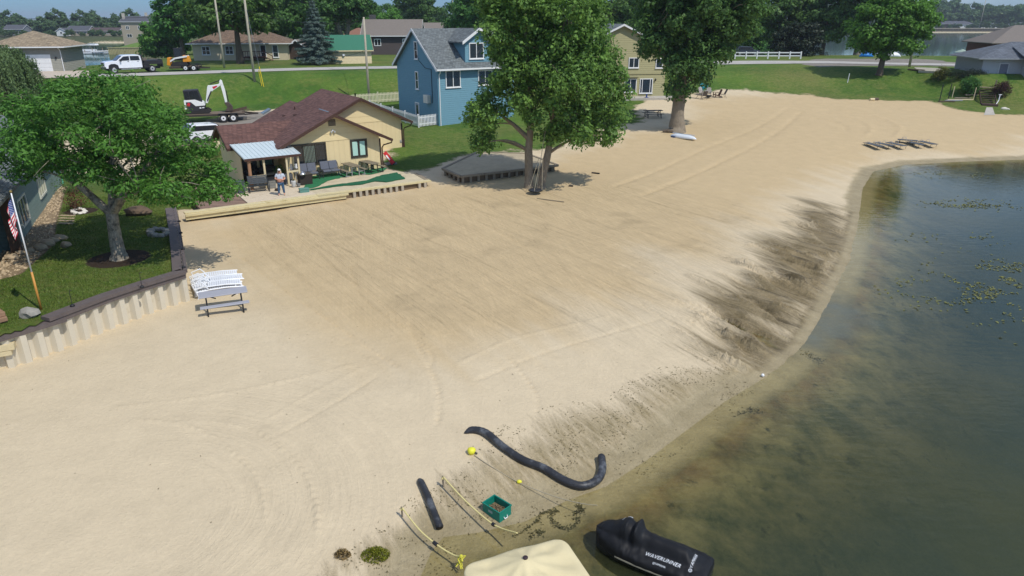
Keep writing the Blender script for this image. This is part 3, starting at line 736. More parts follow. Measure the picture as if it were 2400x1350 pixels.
# ---------------------------------------------------------------- houses
class Face:
    """a wall plane in a house's own coordinates: origin, direction along the wall, outward normal"""
    def __init__(s, o, u, n): s.o = Vector((*o, 0)); s.u = Vector((*u, 0)); s.n = Vector((*n, 0))
    def P(s, a, z, d): return s.o + s.u * a + s.n * d + Vector((0, 0, z))
    def box(s, mb, a0, a1, z0, z1, d0, d1, mi=None):
        q = [s.P(a, z, d) for z in (z0, z1) for a, d in ((a0, d0), (a1, d0), (a1, d1), (a0, d1))]
        return mb.add(q, [(0, 3, 2, 1), (4, 5, 6, 7), (0, 1, 5, 4), (1, 2, 6, 5), (2, 3, 7, 6), (3, 0, 4, 7)], mi)
def window(root, f, a, z, w_, h_, frame, cols=(.5,), rows=(), fw=.09, glass=None, sill=True, name='window', blind=None):
    mb = MB()
    f.box(mb, a, a + fw, z, z + h_, 0, .07); f.box(mb, a + w_ - fw, a + w_, z, z + h_, 0, .07)
    f.box(mb, a + fw, a + w_ - fw, z + h_ - fw, z + h_, 0, .07); f.box(mb, a + fw, a + w_ - fw, z, z + fw, 0, .07)
    for c_ in cols: f.box(mb, a + w_ * c_ - fw * .4, a + w_ * c_ + fw * .4, z + fw, z + h_ - fw, 0, .06)
    for r_ in rows: f.box(mb, a + fw, a + w_ - fw, z + h_ * r_ - .03, z + h_ * r_ + .03, 0, .055)
    wo_ = mb.build(name, frame, root, recalc=True)
    g = MB(); f.box(g, a + fw * .9, a + w_ - fw * .9, z + fw * .9, z + h_ - fw * .9, .008, .02)
    g.build('pane', glass or GLASS, wo_)
    if blind:
        b_ = MB()
        for a0, a1 in blind[1]: f.box(b_, a + w_ * a0, a + w_ * a1, z + h_ * .12, z + h_ * .88, .022, .03)
        b_.build('blind', blind[0], wo_)
    if sill:
        s_ = MB(); f.box(s_, a - .05, a + w_ + .05, z - .06, z, 0, .11); s_.build('sill', frame, wo_)
    return wo_
def door(root, f, a, z, w_, h_, frame, leaf, light=True):
    mb = MB(); f.box(mb, a, a + .1, z, z + h_, 0, .06); f.box(mb, a + w_ - .1, a + w_, z, z + h_, 0, .06); f.box(mb, a + .1, a + w_ - .1, z + h_ - .1, z + h_, 0, .06)
    f.box(mb, a + .1, a + w_ - .1, z, z + h_ - .1, 0, .03, 1)
    d_ = mb.build('door', [frame, leaf], root)
    if light:
        g = MB(); f.box(g, a + w_ * .3, a + w_ * .7, z + h_ * .35, z + h_ * .86, .03, .04); g.build('pane', GLASS, d_)
    h = MB(); f.box(h, a + w_ - .2, a + w_ - .15, z + h_ * .45, z + h_ * .5, .03, .09); h.build('handle', DARKMET, d_)
def gable(root, u0, u1, v0, v1, zb, ze, rise, wall, roof, trim, axis='y', over=.5, rake=.35, th=.14, wallname='wall'):
    """ridge along axis; u is across the ridge, v along it"""
    um = (u0 + u1) / 2; sl_ = rise / ((u1 - u0) / 2)
    mb = MB(); mb.extr([(u0, zb), (u1, zb), (u1, ze), (um, ze + rise - .02), (u0, ze)], v0, v1, axis); mb.build(wallname, wall, root)
    r = MB(); a, b_ = u0 - over, u1 + over; zo = ze - over * sl_
    r.extr([(a, zo + .02), (um, ze + rise + .02), (b_, zo + .02), (b_, zo + .02 + th), (um, ze + rise + .02 + th), (a, zo + .02 + th)], v0 - rake, v1 + rake, axis)
    ro = r.build('roof', roof, root)
    t = MB(); k = .012
    for v, s_ in ((v0 - rake, -1), (v1 + rake, 1)):
        va, vb = (v - .03, v - .004) if s_ < 0 else (v + .004, v + .03)
        t.extr([(a - k, zo - .06), (um, ze + rise - .06), (b_ + k, zo - .06), (b_ + k, zo + th + .03), (um, ze + rise + th + .03), (a - k, zo + th + .03)], va, vb, axis)
    for u, d in ((a, -1), (b_, 1)):                       # gutters
        lo, hi_ = (u - .1, u - .006) if d < 0 else (u + .006, u + .1)
        t.extr([(lo, zo + .0), (hi_, zo + .0), (hi_, zo + th), (lo, zo + th)], v0 - rake + .01, v1 + rake - .01, axis)
    t.build('fascia', trim, root)
    return ro
def hip(root, x0, x1, y0, y1, zb, ze, rise, wall, roof, trim, over=.6):
    mb = MB(); mb.box(x0, x1, y0, y1, zb, ze); mb.build('wall', wall, root)
    a0, a1, b0, b1 = x0 - over, x1 + over, y0 - over, y1 + over
    hw = min(a1 - a0, b1 - b0) / 2
    if a1 - a0 >= b1 - b0: r0, r1 = (a0 + hw, (b0 + b1) / 2), (a1 - hw, (b0 + b1) / 2)
    else: r0, r1 = ((a0 + a1) / 2, b0 + hw), ((a0 + a1) / 2, b1 - hw)
    z0, z1 = ze - .02, ze + rise
    v = [(a0, b0, z0), (a1, b0, z0), (a1, b1, z0), (a0, b1, z0), (a0, b0, z0 + .1), (a1, b0, z0 + .1), (a1, b1, z0 + .1), (a0, b1, z0 + .1), (*r0, z1), (*r1, z1)]
    if a1 - a0 >= b1 - b0: tp = [(4, 5, 9, 8), (6, 7, 8, 9), (5, 6, 9), (7, 4, 8)]
    else: tp = [(4, 5, 8), (5, 6, 9, 8), (6, 7, 9), (7, 4, 8, 9)]
    r = MB(); r.add(v, [(3, 2, 1, 0), (0, 1, 5, 4), (1, 2, 6, 5), (2, 3, 7, 6), (3, 0, 4, 7)] + tp)
    ro = r.build('roof', roof, root)
    t = MB()
    t.box(a0 - .1, a1 + .1, b0 - .1, b0 - .005, z0 - .03, z0 + .11); t.box(a0 - .1, a1 + .1, b1 + .005, b1 + .1, z0 - .03, z0 + .11)
    t.box(a0 - .1, a0 - .005, b0, b1, z0 - .03, z0 + .11); t.box(a1 + .005, a1 + .1, b0, b1, z0 - .03, z0 + .11)
    t.build('fascia', trim, root)
    return ro
def part(root, name, mat, fn, **k):
    mb = MB(); fn(mb); return mb.build(name, mat, root, **k)

# --- the cream cabin with its porch
PHI = math.radians(33); CO = at_z(893, 395, 1.15)
def CB(X, Y, Z=1.2): return (CO[0] + X * math.cos(PHI) - Y * math.sin(PHI), CO[1] + X * math.sin(PHI) + Y * math.cos(PHI), Z)
def toC(px, py, z=1.2):
    q = at_z(px, py, z); dx, dy = q[0] - CO[0], q[1] - CO[1]
    return dx * math.cos(PHI) + dy * math.sin(PHI), -dx * math.sin(PHI) + dy * math.cos(PHI)
CREAM = M('cream_siding', S(228, 207, 160), .75, var=.05, scale=1.5, pattern='vert', period=.4, dirt_shade=S(205, 184, 140), dmin=.62)
CREAM2 = M('cream_gable_board', S(232, 211, 162), .75, var=.04, dirt_shade=S(206, 184, 140), dmin=.62)
BROWNROOF = M('brown_shingle', S(108, 78, 70), .9, var=.16, scale=6, pattern='shingle', period=.16, dirt_shade=S(86, 60, 54), dscale=.8)
BROWNTRIM = M('brown_trim', S(74, 50, 40), .6, var=.08)
cabin = empty('cabin', tuple(CO), PHI, 'cream cabin with brown shingle roof and a white tin porch roof facing the beach', 'cabin')
gable(cabin, -7.2, 0, 0, 9, -.6, 2.52, 1.76, CREAM, BROWNROOF, BROWNTRIM, 'y', .72, .75)
gable(cabin, -2.4, 5.25, 7.4, 16, -.9, 2.6, 1.86, CREAM, BROWNROOF, BROWNTRIM, 'y', .75, .6)
# left wing, ridge along X
mb = MB(); mb.extr([(1.95, -.6), (5.95, -.6), (5.95, 2.45), (3.95, 3.43), (1.95, 2.45)], -10.3, -7.0, 'x'); mb.build('wall', CREAM, cabin)
mb = MB(); mb.extr([(1.35, 2.2), (3.95, 3.47), (6.55, 2.2), (6.55, 2.34), (3.95, 3.61), (1.35, 2.34)], -10.75, -5.2, 'x'); mb.build('roof', BROWNROOF, cabin)
mb = MB(); mb.extr([(1.3, 2.13), (3.95, 3.42), (6.6, 2.13), (6.6, 2.39), (3.95, 3.66), (1.3, 2.39)], -10.79, -10.755, 'x'); mb.box(-10.78, -7.9, 1.25, 1.345, 2.17, 2.33); mb.build('fascia', BROWNTRIM, cabin)
ff = Face((0, 0), (1, 0), (0, -1)); fb = Face((0, 7.4), (1, 0), (0, -1)); fw_ = Face((0, 1.95), (1, 0), (0, -1)); fl_ = Face((-10.3, 0), (0, -1), (-1, 0)); fr_ = Face((0, 0), (0, 1), (1, 0))
def boards(mb):                                       # wide lap boards of both gables, each proud of the one above
    for i, z in enumerate((2.45, 2.95, 3.42, 3.86)):
        hw = lambda zz: max(.05, 3.6 * (1 - max(0, zz - 2.52) / 1.76))
        z1 = (2.95, 3.42, 3.86, 4.2)[i]; h0, h1 = hw(z) - .05, hw(z1) - .03
        mb.extr([(-3.6 - h0, z), (-3.6 + h0, z), (-3.6 + h1, z1 - .018), (-3.6 - h1, z1 - .018)], -.03, -.004, 'y')
        hw2 = lambda zz: max(.05, 3.82 * (1 - max(0, zz - 2.6) / 1.86)); h0, h1 = hw2(z + .05) - .05, hw2(z1 + .05) - .03
        mb.extr([(1.42 - h0, z + .05), (1.42 + h0, z + .05), (1.42 + h1, z1 + .032), (1.42 - h1, z1 + .032)], 7.37, 7.396, 'y')
part(cabin, 'gable_board', CREAM2, boards)
part(cabin, 'corner_board', BROWNTRIM, lambda m: (m.box(-.005, .1, -.035, .09, -.6, 2.3), m.box(5.18, 5.3, 7.36, 7.5, -.9, 2.2), m.box(-10.35, -10.25, 1.9, 2.0, -.6, 2.2)))
part(cabin, 'downpipe', BROWNTRIM, lambda m: (m.tube([(.82, -.6, 2.2), (.75, -.55, 2.0), (.25, -.2, 1.82), (.16, -.08, 1.6), (.16, -.08, -.3)], .05, 6),
                                              m.tube([(6.05, 7.0, 2.2), (5.95, 7.05, 1.98), (5.45, 7.25, 1.8), (5.36, 7.3, 1.6), (5.36, 7.3, -.6)], .05, 6)))
part(cabin, 'vent', M('brown_vent', S(70, 50, 42), .6), lambda m: [m.box(-3.85, -3.3, -.06 , -.032, 3.52 + .07 * i, 3.56 + .07 * i) for i in range(7)])
BWIN = M('bronze_window_frame', S(62, 58, 48), .45, var=.06)
BLINDG = M('green_grey_blind', S(128, 142, 126), .7, var=.1); CURT = M('pale_green_curtain', S(176, 214, 200), .8, var=.12, streak=(8, 8, .5))
window(cabin, ff, -6.72, .86, 2.55, 1.55, BWIN, (.33, .7), (), .1, blind=(BLINDG, [(.36 + .04 * i, .374 + .04 * i) for i in range(8)]), sill=False)
window(cabin, ff, -2.32, 1.03, 1.32, 1.36, BWIN, (.5,), (), .11, blind=(CURT, [(.12, .42), (.56, .86)]), sill=False)
door(cabin, fw_, -9.75, 0.02, 1.0, 2.05, BWIN, M('dark_door', (.03, .03, .03), .4))
window(cabin, fw_, -8.55, .7, 1.0, 1.25, BWIN, (), (), .08, blind=(M('teal_blind', S(96, 128, 116), .8), [(.1, .9)]), sill=False)
window(cabin, fb, .1, .6, .01, .01, BWIN, (), sill=False) if False else None
part(cabin, 'roof_vent', BROWNTRIM, lambda m: (m.box(-4.9, -4.55, 4.6, 4.8, 3.75, 3.93), m.box(-5.3, -4.9, 6.2, 6.4, 3.55, 3.72), m.tube([(-4.3, 6.3, 3.9), (-4.3, 6.3, 4.32)], .05, 7)))
SKYL = M('skylight_glass', S(110, 122, 128), .25, spec=.6)
part(cabin, 'skylight', SKYL, lambda m: (m.extr([(-1.5, 3.15), (-.9, 3.45), (-.94, 3.53), (-1.54, 3.23)], 8.2, 10.6, 'y'), m.extr([(-5.8, 3.38), (-5.1, 3.72), (-5.15, 3.82), (-5.85, 3.48)], 10.2, 10.9, 'y')))
PORCHROOF = M('white_porch_metal', S(206, 218, 218), .45, .15, var=.05, dirt_shade=S(180, 190, 190), dmin=.6)
def proof(m):
    m.extr([(-2.35, 2.08), (1.6, 2.5), (1.6, 2.56), (-2.35, 2.14)], -10.5, -6.7, 'x')
    for i in range(14):
        x = -10.46 + i * (3.68 / 13)
        m.extr([(-2.34, 2.14), (1.58, 2.56), (1.58, 2.59), (-2.34, 2.17)], x - .02, x + .02, 'x')
part(cabin, 'porch_roof', PORCHROOF, proof)
part(cabin, 'porch_beam', BROWNTRIM, lambda m: (m.box(-10.5, -6.7, -2.42, -2.355, 2.0, 2.16), m.extr([(-2.35, 1.98), (1.6, 2.4), (1.6, 2.49), (-2.35, 2.07)], -10.48, -10.4, 'x')))
PALEWOOD = M('pale_timber_post', S(212, 196, 158), .75, streak=(7, 7, .8), var=.12)
part(cabin, 'porch_post', M('round_log_post', S(168, 128, 96), .8, streak=(7, 7, .8), var=.2), lambda m: m.tube([(-10.2, -2.2, .05), (-10.22, -2.2, 1.1), (-10.2, -2.2, 2.05)], [.12, .115, .11], 10))
for X, Y in ((-9.25, -2.2), (-7.75, -2.25), (-6.95, -2.25), (-7.0, -1.2)):
    part(cabin, 'porch_post', PALEWOOD, lambda m: m.box(X - .06, X + .06, Y - .06, Y + .06, .05, 2.08))
part(cabin, 'porch_rail', PALEWOOD, lambda m: (m.box(-10.1, -9.31, -2.26, -2.16, .86, .98), m.box(-7.69, -7.01, -2.3, -2.2, .95, 1.05), m.box(-7.05, -6.95, -2.19, -1.26, .95, 1.05)))
part(cabin, 'porch_wall', CREAM, lambda m: m.box(-10.36, -10.305, -.5, 1.94, 0, 2.3))
part(cabin, 'flood_light', WHITEP, lambda m: (m.ball((-3.58, -.1, 3.2), .07, 8), m.lathe([(.03, 0), (.09, .14)], (-3.7, -.16, 3.02)), m.lathe([(.03, 0), (.09, .14)], (-3.46, -.16, 3.02))))

# --- blue house
PB = math.radians(33); BO = tuple(at_z(1030, 292, 1.9))
BLUE = M('blue_lap_siding', S(102, 144, 160), .7, var=.06, pattern='lap', period=.2); GREYROOF = M('grey_shingle', S(112, 118, 118), .9, var=.2, scale=5, pattern='shingle', period=.16, dirt_shade=S(84, 90, 92), dscale=1.5)
blue = empty('blue_house', BO, PB, 'tall blue lap-sided house with grey roof and gabled dormer behind the big beach tree', 'house')
part(blue, 'wall', BLUE, lambda m: m.extr([(0, -1.2), (9.6, -1.2), (9.6, 5.5), (4.8, 8.9), (0, 5.5)], 0, 9, 'x'))
part(blue, 'roof', GREYROOF, lambda m: m.extr([(-.45, 5.2), (4.8, 8.92), (10.05, 5.2), (10.05, 5.36), (4.8, 9.08), (-.45, 5.36)], -.35, 9.35, 'x'))
part(blue, 'fascia', WHITE, lambda m: (m.extr([(-.47, 5.12), (4.8, 8.86), (10.07, 5.12), (10.07, 5.4), (4.8, 9.12), (-.47, 5.4)], -.385, -.354, 'x'), m.box(-.35, 9.3, -.58, -.46, 5.22, 5.38)))
part(blue, 'downpipe', WHITE, lambda m: m.tube([(.06, -.5, 5.2), (.12, -.3, 5.0), (.12, -.07, 4.8), (.12, -.07, -.8)], .06, 6))
part(blue, 'corner_board', M('blue_trim', S(100, 148, 166), .7), lambda m: (m.box(-.03, .1, -.03, .1, -1.2, 5.2),))
part(blue, 'dormer', BLUE, lambda m: m.extr([(3.3, 5.9), (6.3, 5.9), (6.3, 8.0), (4.8, 8.95), (3.3, 8.0)], .25, 4.0, 'y'))
part(blue, 'dormer_roof', GREYROOF, lambda m: m.extr([(2.85, 7.72), (4.8, 8.98), (6.75, 7.72), (6.75, 7.86), (4.8, 9.12), (2.85, 7.86)], -.15, 4.4, 'y'))
part(blue, 'dormer_trim', WHITE, lambda m: m.extr([(2.8, 7.6), (4.8, 8.9), (6.8, 7.6), (6.8, 7.9), (4.8, 9.18), (2.8, 7.9)], -.2, -.155, 'y'))
bf = Face((0, 0), (1, 0), (0, -1)); bs = Face((0, 9.6), (0, -1), (-1, 0)); bd = Face((0, .25), (1, 0), (0, -1))
window(blue, bf, .85, 3.55, 1.7, 1.65, WHITE); window(blue, bf, 4.6, 3.6, 1.7, 1.5, WHITE); window(blue, bd, 3.75, 6.2, 1.7, 1.55, WHITE)
window(blue, bs, 4.6, 6.1, .75, 1.75, WHITE, (), (.5,)); window(blue, bs, 4.55, 3.1, .7, 1.8, WHITE, (), (.5,))
door(blue, bs, 4.2, -.3, .95, 2.05, WHITE, M('blue_grey_door', S(140, 156, 168), .5))
part(blue, 'air_conditioner', M('off_white_metal', S(214, 212, 202), .5, var=.05), lambda m: (bs.box(m, 7.0, 7.95, 1.95, 2.75, .05, .42), bs.box(m, 7.15, 7.6, 2.1, 2.6, .42, .435)))
part(blue, 'cable', BLACK, lambda m: (m.tube([(-.36, 4.3, 7.2), (-.1, 3.9, 6.0), (-.06, 2.6, 5.35), (-.06, 1.4, 5.3)], .025, 5), m.tube([(-.05, 1.3, 5.3), (-.05, 1.25, 2.0)], .03, 5)))

# --- olive house beyond the big tree
OO = tuple(at_z(1478, 226, 2.96)); PO = math.radians(8)
OLIVE = M('olive_siding', S(166, 160, 120), .8, var=.05, pattern='lap', period=.25)
olive = empty('olive_house', OO, PO, 'two-storey olive house with white windows seen between the two big beach trees', 'house')
gable(olive, -7, 4.2, 0, 9, -.4, 5.6, 2.6, OLIVE, GREYROOF, WHITE, 'y', .5, .4)
of = Face((0, 0), (1, 0), (0, -1))
window(olive, of, 1.05, .35, 1.65, 1.75, WHITE, (.2, .8), (), .09); window(olive, of, -.9, .5, 1.55, 1.6, WHITE, (.5,), (), .09)
window(olive, of, -.5, 3.35, 1.3, 1.2, WHITE, (.5,)); window(olive, of, 2.9, 3.3, .9, 1.15, WHITE, ())
part(olive, 'band_board', M('olive_trim', S(112, 108, 78), .8), lambda m: (m.box(-7.02, 4.22, -.03, -.004, 2.55, 2.63), m.box(-1.0, .75, -.3, -.004, 2.2, 2.3)))
part(olive, 'wall_lamp', BLACK, lambda m: (m.ball((3.0, -.12, 1.95), (.1, .1, .16), 8), m.ball((-1.3, -.12, 1.75), (.1, .1, .16), 8)))
part(olive, 'patio', CONCRETE, lambda m: m.box(-1.5, 5.2, -2.4, -.02, -.25, .02))

# --- grey-green house at the left edge
GO = (-21.9, 28.4, LAWN_Z - .3); GP = math.atan2(17.4, -7.8)
SLATEG = M('grey_green_siding', S(112, 130, 122), .7, var=.05, pattern='lap', period=.22)
gh = empty('grey_green_house', GO, GP, 'grey-green lap-sided house cut by the left frame edge beside the lawn', 'house')
# local x runs along the wall away from the camera, -y is outward
part(gh, 'wall', SLATEG, lambda m: m.extr([(0, 0), (8.5, 0), (8.5, 3.3), (4.25, 5.6), (0, 3.3)], 3.6, 19.2, 'x'))
part(gh, 'wall', SLATEG, lambda m: m.box(-8, 3.6, .55, 9.0, 0, 3.4))
part(gh, 'roof', GREYROOF, lambda m: m.extr([(-.5, 3.05), (4.25, 5.62), (9.0, 3.05), (9.0, 3.2), (4.25, 5.77), (-.5, 3.2)], -8.4, 19.6, 'x'))
GWIN = M('pale_window_frame', S(206, 206, 190), .5, var=.04)
part(gh, 'corner_board', GWIN, lambda m: (m.box(3.52, 3.66, -.04, .1, 0, 3.1),)) if False else None
gf_ = Face((0, 0), (1, 0), (0, -1)); gf2 = Face((0, .55), (1, 0), (0, -1))
window(gh, gf_, 5.6, .75, 2.1, 1.4, GWIN, (.33, .66), (), .1, sill=False); window(gh, gf_, 11.4, .95, 2.1, 1.4, GWIN, (.33, .66), (), .1, sill=False, blind=(M('cream_blind', S(214, 206, 170), .8), [(.08, .92)]))
window(gh, gf2, -.4, .35, 1.2, 1.9, GWIN, (.5,), (.35,), .1, sill=False); window(gh, gf2, 1.5, .35, 1.0, 1.9, GWIN, (), (.35,), .1, sill=False)
part(gh, 'corner_post', M('brown_timber', S(86, 66, 50), .8), lambda m: m.box(2.9, 3.3, -.3, .1, 0, 3.0))
part(gh, 'hose_pipe', M('green_hose', S(96, 176, 150), .5), lambda m: m.tube([(19.0, -.06, 2.6), (19.05, -.08, 1.2), (19.0, -.1, .3)], .04, 6))

# --- garage and house beyond the road, left
LP = math.radians(28)
GA = at_z(152, 168, 5.5)
BEIGEROOF = M('beige_shingle', S(152, 136, 112), .9, var=.12, scale=4, pattern='shingle', period=.18); GARW = M('grey_beige_siding', S(150, 148, 136), .8, pattern='lap', period=.2)
ga = empty('garage', (GA[0], GA[1], 5.5), math.radians(12), 'pale garage with beige hipped roof and white door across the road behind the willow', 'garage')
hip(ga, -8.2, 0, 0, 8, -.5, 3.0, 1.9, GARW, BEIGEROOF, WHITE, .7)
gaf = Face((0, 0), (1, 0), (0, -1))
part(ga, 'garage_door', WHITE, lambda m: [gaf.box(m, -6.6, -1.3, .02 + .53 * i, .02 + .53 * i + .515, 0, .05) for i in range(4)])
part(ga, 'lamp', BLACK, lambda m: gaf.box(m, -.75, -.6, 1.6, 1.85, 0, .15))
part(ga, 'downpipe', WHITE, lambda m: m.tube([(-.05, -.5, 2.9), (-.02, -.06, 2.6), (-.02, -.06, .1), (.1, -.3, .02)], .05, 6))

CRW = M('cream_stucco', S(206, 192, 162), .85, var=.05); TANROOF = M('tan_brown_shingle', S(122, 102, 84), .9, var=.14, scale=4, pattern='shingle', period=.18)
cL, cR = at_y(455, 141, 120), at_y(676, 142, 122)
PC = math.atan2(cR[1] - cL[1], cR[0] - cL[0])
CWD = math.hypot(cR[0] - cL[0], cR[1] - cL[1])
cr_ = empty('cream_bungalow', (cL[0], cL[1], 5.4), PC, 'long cream bungalow with tan hipped roof and red stairs behind two utility poles', 'house')
hip(cr_, 0, CWD, 0, 8, -.6, 2.65, 2.0, CRW, TANROOF, WHITE, .7)
cf = Face((0, 0), (1, 0), (0, -1)); cs = Face((0, 0), (0, 1), (-1, 0))
for a, w2, z2, h2, cc in ((.095, 1.3, .95, 1.35, (.5,)), (.34, 1.3, 1.0, 1.35, (.5,)), (.71, .95, .5, 2.0, ()), (.84, .95, .5, 2.0, ())): window(cr_, cf, a * CWD, z2, w2, h2, WHITE, cc, (.4,) if not cc else (.5,), .11)
part(cr_, 'side_panel', M('grey_blue_panel', S(132, 142, 158), .7), lambda m: m.box(-.04, -.005, .3, 7.8, .1, 2.5))
REDWOOD = M('red_brown_deck', S(96, 56, 46), .8, var=.15)
def stair(m):
    x0 = .55 * CWD; m.box(x0, x0 + 3.2, -2.0, -.05, .55, .7)
    for i in range(9): m.box(x0 + .36 * i, x0 + .36 * i + .07, -2.0, -1.93, .7, 1.5)
    m.box(x0, x0 + 3.2, -2.02, -1.92, 1.5, 1.6); m.box(x0 + 3.2, x0 + 3.35, -2.05, -1.9, 0, 1.8)
    for i in range(4): m.box(x0 + 3.3 + .3 * i, x0 + 3.6 + .3 * i, -1.9, -.8, .5 - .15 * i, .58 - .15 * i)
    m.bar((x0 + 3.3, -1.95, 1.5), (x0 + 4.6, -1.95, .8), .08, .1); m.box(x0 + 4.5, x0 + 4.6, -2, -1.9, -.2, .9)
    for xx in (x0 + .1, x0 + 1.6, x0 + 3.1): m.box(xx, xx + .12, -1.9, -1.8, -.4, .55)
part(cr_, 'stair', REDWOOD, stair)
part(cr_, 'plinth', CONCRETE, lambda m: (m.box(-.03, CWD + .03, -.04, -.005, -.6, .12),))

# --- green-roofed shed
gL, gR = at_z(755, 152, 5.4), at_z(872, 150, 5.4); PG = math.atan2(gR[1] - gL[1], gR[0] - gL[0])
SHEDW = M('cream_shed_siding', S(222, 204, 164), .8, pattern='lap', period=.22); GREENR = M('green_metal_roof', S(58, 118, 92), .5, .1, var=.05)
sL = math.hypot(gR[0] - gL[0], gR[1] - gL[1])
sh = empty('shed', (gL[0], gL[1], 5.4), PG, 'long cream shed with green metal roof behind the blue spruce', 'shed')
gable(sh, 0, 6.2, -1.5, sL, -.5, 2.1, 1.9, SHEDW, GREENR, M('brown_shed_trim', S(86, 66, 48), .7), 'x', .35, .3)
sh.children[0].data.materials[0] = SHEDW
part(sh, 'lamp', WHITEP, lambda m: m.box(sL * .42, sL * .42 + .3, -.2, 0, 1.2, 1.5))

# --- houses in the middle distance
def simple_house(name, label, px, py, D, wpx, dep, ze, rise, wall, roof, rz=0.0, axis='x', zoff=0.0, wins=3, trim=None, chim=False, hipd=False, wz=1.0):
    p = at_y(px, py, D); wid = wpx / F_PX * D * 1.0
    zb = float(height(np.array([p[0]]), np.array([p[1]]), False)[0])
    zb = max(zb, .2)
    r = empty(name, (p[0], D, zb + zoff), rz, label, 'house')
    if hipd: hip(r, 0, wid, 0, dep, -2.5, ze, rise, wall, roof, trim or WHITE, .5)
    elif axis == 'x': gable(r, 0, dep, 0, wid, -2.5, ze, rise, wall, roof, trim or WHITE, 'x', .5, .4)
    else: gable(r, 0, wid, 0, dep, -2.5, ze, rise, wall, roof, trim or WHITE, 'y', .5, .4)
    f = Face((0, 0), (1, 0), (0, -1))
    for i in range(wins):
        a = wid * (i + .5) / wins - .6
        window(r, f, a, wz, 1.3, 1.3, WHITE, (.5,), (), .12, sill=False)
    if chim: part(r, 'chimney', M('pale_brick', S(188, 180, 166), .9), lambda m: m.box(.1, .9, dep * .2, dep * .2 + 1, 0, ze + rise + 1.2))
    return r
DARKBR = M('dark_brown_siding', S(78, 70, 68), .8, pattern='lap', period=.2); BRGREY = M('brown_grey_shingle', S(122, 114, 106), .9, var=.12, scale=3); TAUPE = M('taupe_siding', S(164, 152, 134), .8, var=.05)
CHAR = M('charcoal_shingle', S(80, 82, 88), .9, var=.1); WSID = M('white_siding', S(214, 216, 214), .7, var=.04); BRICK = M('red_brick', S(112, 72, 58), .9, var=.12, pattern='brick', period=.08); TERRA = M('terracotta_shingle', S(134, 98, 80), .9, var=.12)
h1 = simple_house('brown_house', 'long dark brown house with grey-brown roof and dark chimney above the green-roofed shed', 852, 112, 142, 125, 9, 3.0, 2.6, DARKBR, BRGREY, .05, wins=2, zoff=.6)
part(h1, 'chimney', M('dark_chimney', S(84, 82, 82), .9), lambda m: m.box(.8, 1.9, 5, 6, 3, 6.6))
h2 = simple_house('gabled_house', 'dark house with three taupe gables behind the blue house ridge', 1000, 62, 210, 46, 8, 3.4, 2.6, CHAR, BRGREY, .25, 'x', wins=0, zoff=1.2)
gable(h2, 3.5, 7.5, -2.0, 5, -2, 3.2, 2.4, CHAR, BRGREY, M('taupe_trim', S(126, 116, 104), .8), 'y', .5, .3); gable(h2, .5, 3.5, -3.0, 4, -2, 2.6, 1.8, CHAR, BRGREY, M('taupe_trim', (0, 0, 0)), 'y', .4, .3)
h3 = simple_house('white_house', 'white house with two steep white gables in the gap left of the dark gabled house', 930, 66, 250, 40, 8, 3.0, 2.2, WSID, CHAR, .1, 'x', wins=1, zoff=1.0)
for u in (2.0, 4.4): gable(h3, u, u + 1.6, -.8, 3, 0, 3.2, 2.6, WSID, CHAR, WHITE, 'y', .1, .2)
simple_house('white_house', 'low white house with white fascia just above the brown house roof', 934, 76, 190, 36, 7, 2.4, 1.2, WSID, WSID, .1, 'y', wins=0, zoff=.9)
h4 = simple_house('terracotta_house', 'brown house with terracotta roof behind the forked pale tree trunk', 808, 98, 175, 50, 9, 2.6, 1.6, M('brown_siding', S(104, 84, 70), .8), TERRA, .05, 'x', wins=2, hipd=True, zoff=1.0)
part(h4, 'pergola', OLDWOOD, lambda m: [m.box(.5 + 1.2 * i, .65 + 1.2 * i, -2.6, -2.4, -1, 2.3) for i in range(4)] + [m.box(.3, 4.6, -2.7, -.3, 2.3, 2.45)])
h5 = simple_house('brown_outbuilding', 'low brown outbuilding with pale gable just left of the spruce', 676, 143, 124, 42, 7, 1.9, 1.1, M('dark_timber_siding', S(74, 60, 52), .8), BRGREY, .0, 'y', wins=0)
h6 = simple_house('taupe_house', 'two-storey taupe house with white windows above the sea wall on the mound', 290, 96, 285, 76, 11, 6.4, 1.8, TAUPE, CHAR, .12, 'x', wins=3, chim=True, zoff=2.2, wz=3.6)
for i in range(3): window(h6, Face((0, 0), (1, 0), (0, -1)), 1.6 + i * 4.2, .8, 1.8, 1.2, WHITE, (.5,), sill=False)
simple_house('grey_roofed_house', 'grey-roofed house with chimney behind the taupe house on the mound', 340, 66, 330, 34, 9, 4.5, 3.0, TAUPE, BRGREY, .1, 'x', wins=0, chim=True, zoff=3)
simple_house('dark_roofed_house', 'dark-roofed house with pale porch posts on the far shore left of the mound', 158, 80, 425, 46, 9, 2.8, 2.4, TAUPE, CHAR, .05, 'x', wins=3)
simple_house('brown_roofed_house', 'low brown-roofed house on the far shore right of the dark-roofed house', 208, 80, 428, 66, 9, 2.6, 1.6, TAUPE, M('dark_brown_shingle', S(82, 70, 68), .9), .02, 'x', wins=4)
simple_house('grey_house', 'small grey house among trees on the far shore near the left frame edge', 10, 74, 440, 40, 9, 3.4, 2.2, M('grey_siding', S(126, 130, 134), .8), CHAR, .05, 'x', wins=2)
simple_house('pale_house', 'small pale house with white gable at the water left of the dark-roofed house', 133, 80, 420, 20, 7, 2.6, 1.6, WSID, CHAR, .05, 'y', wins=1)
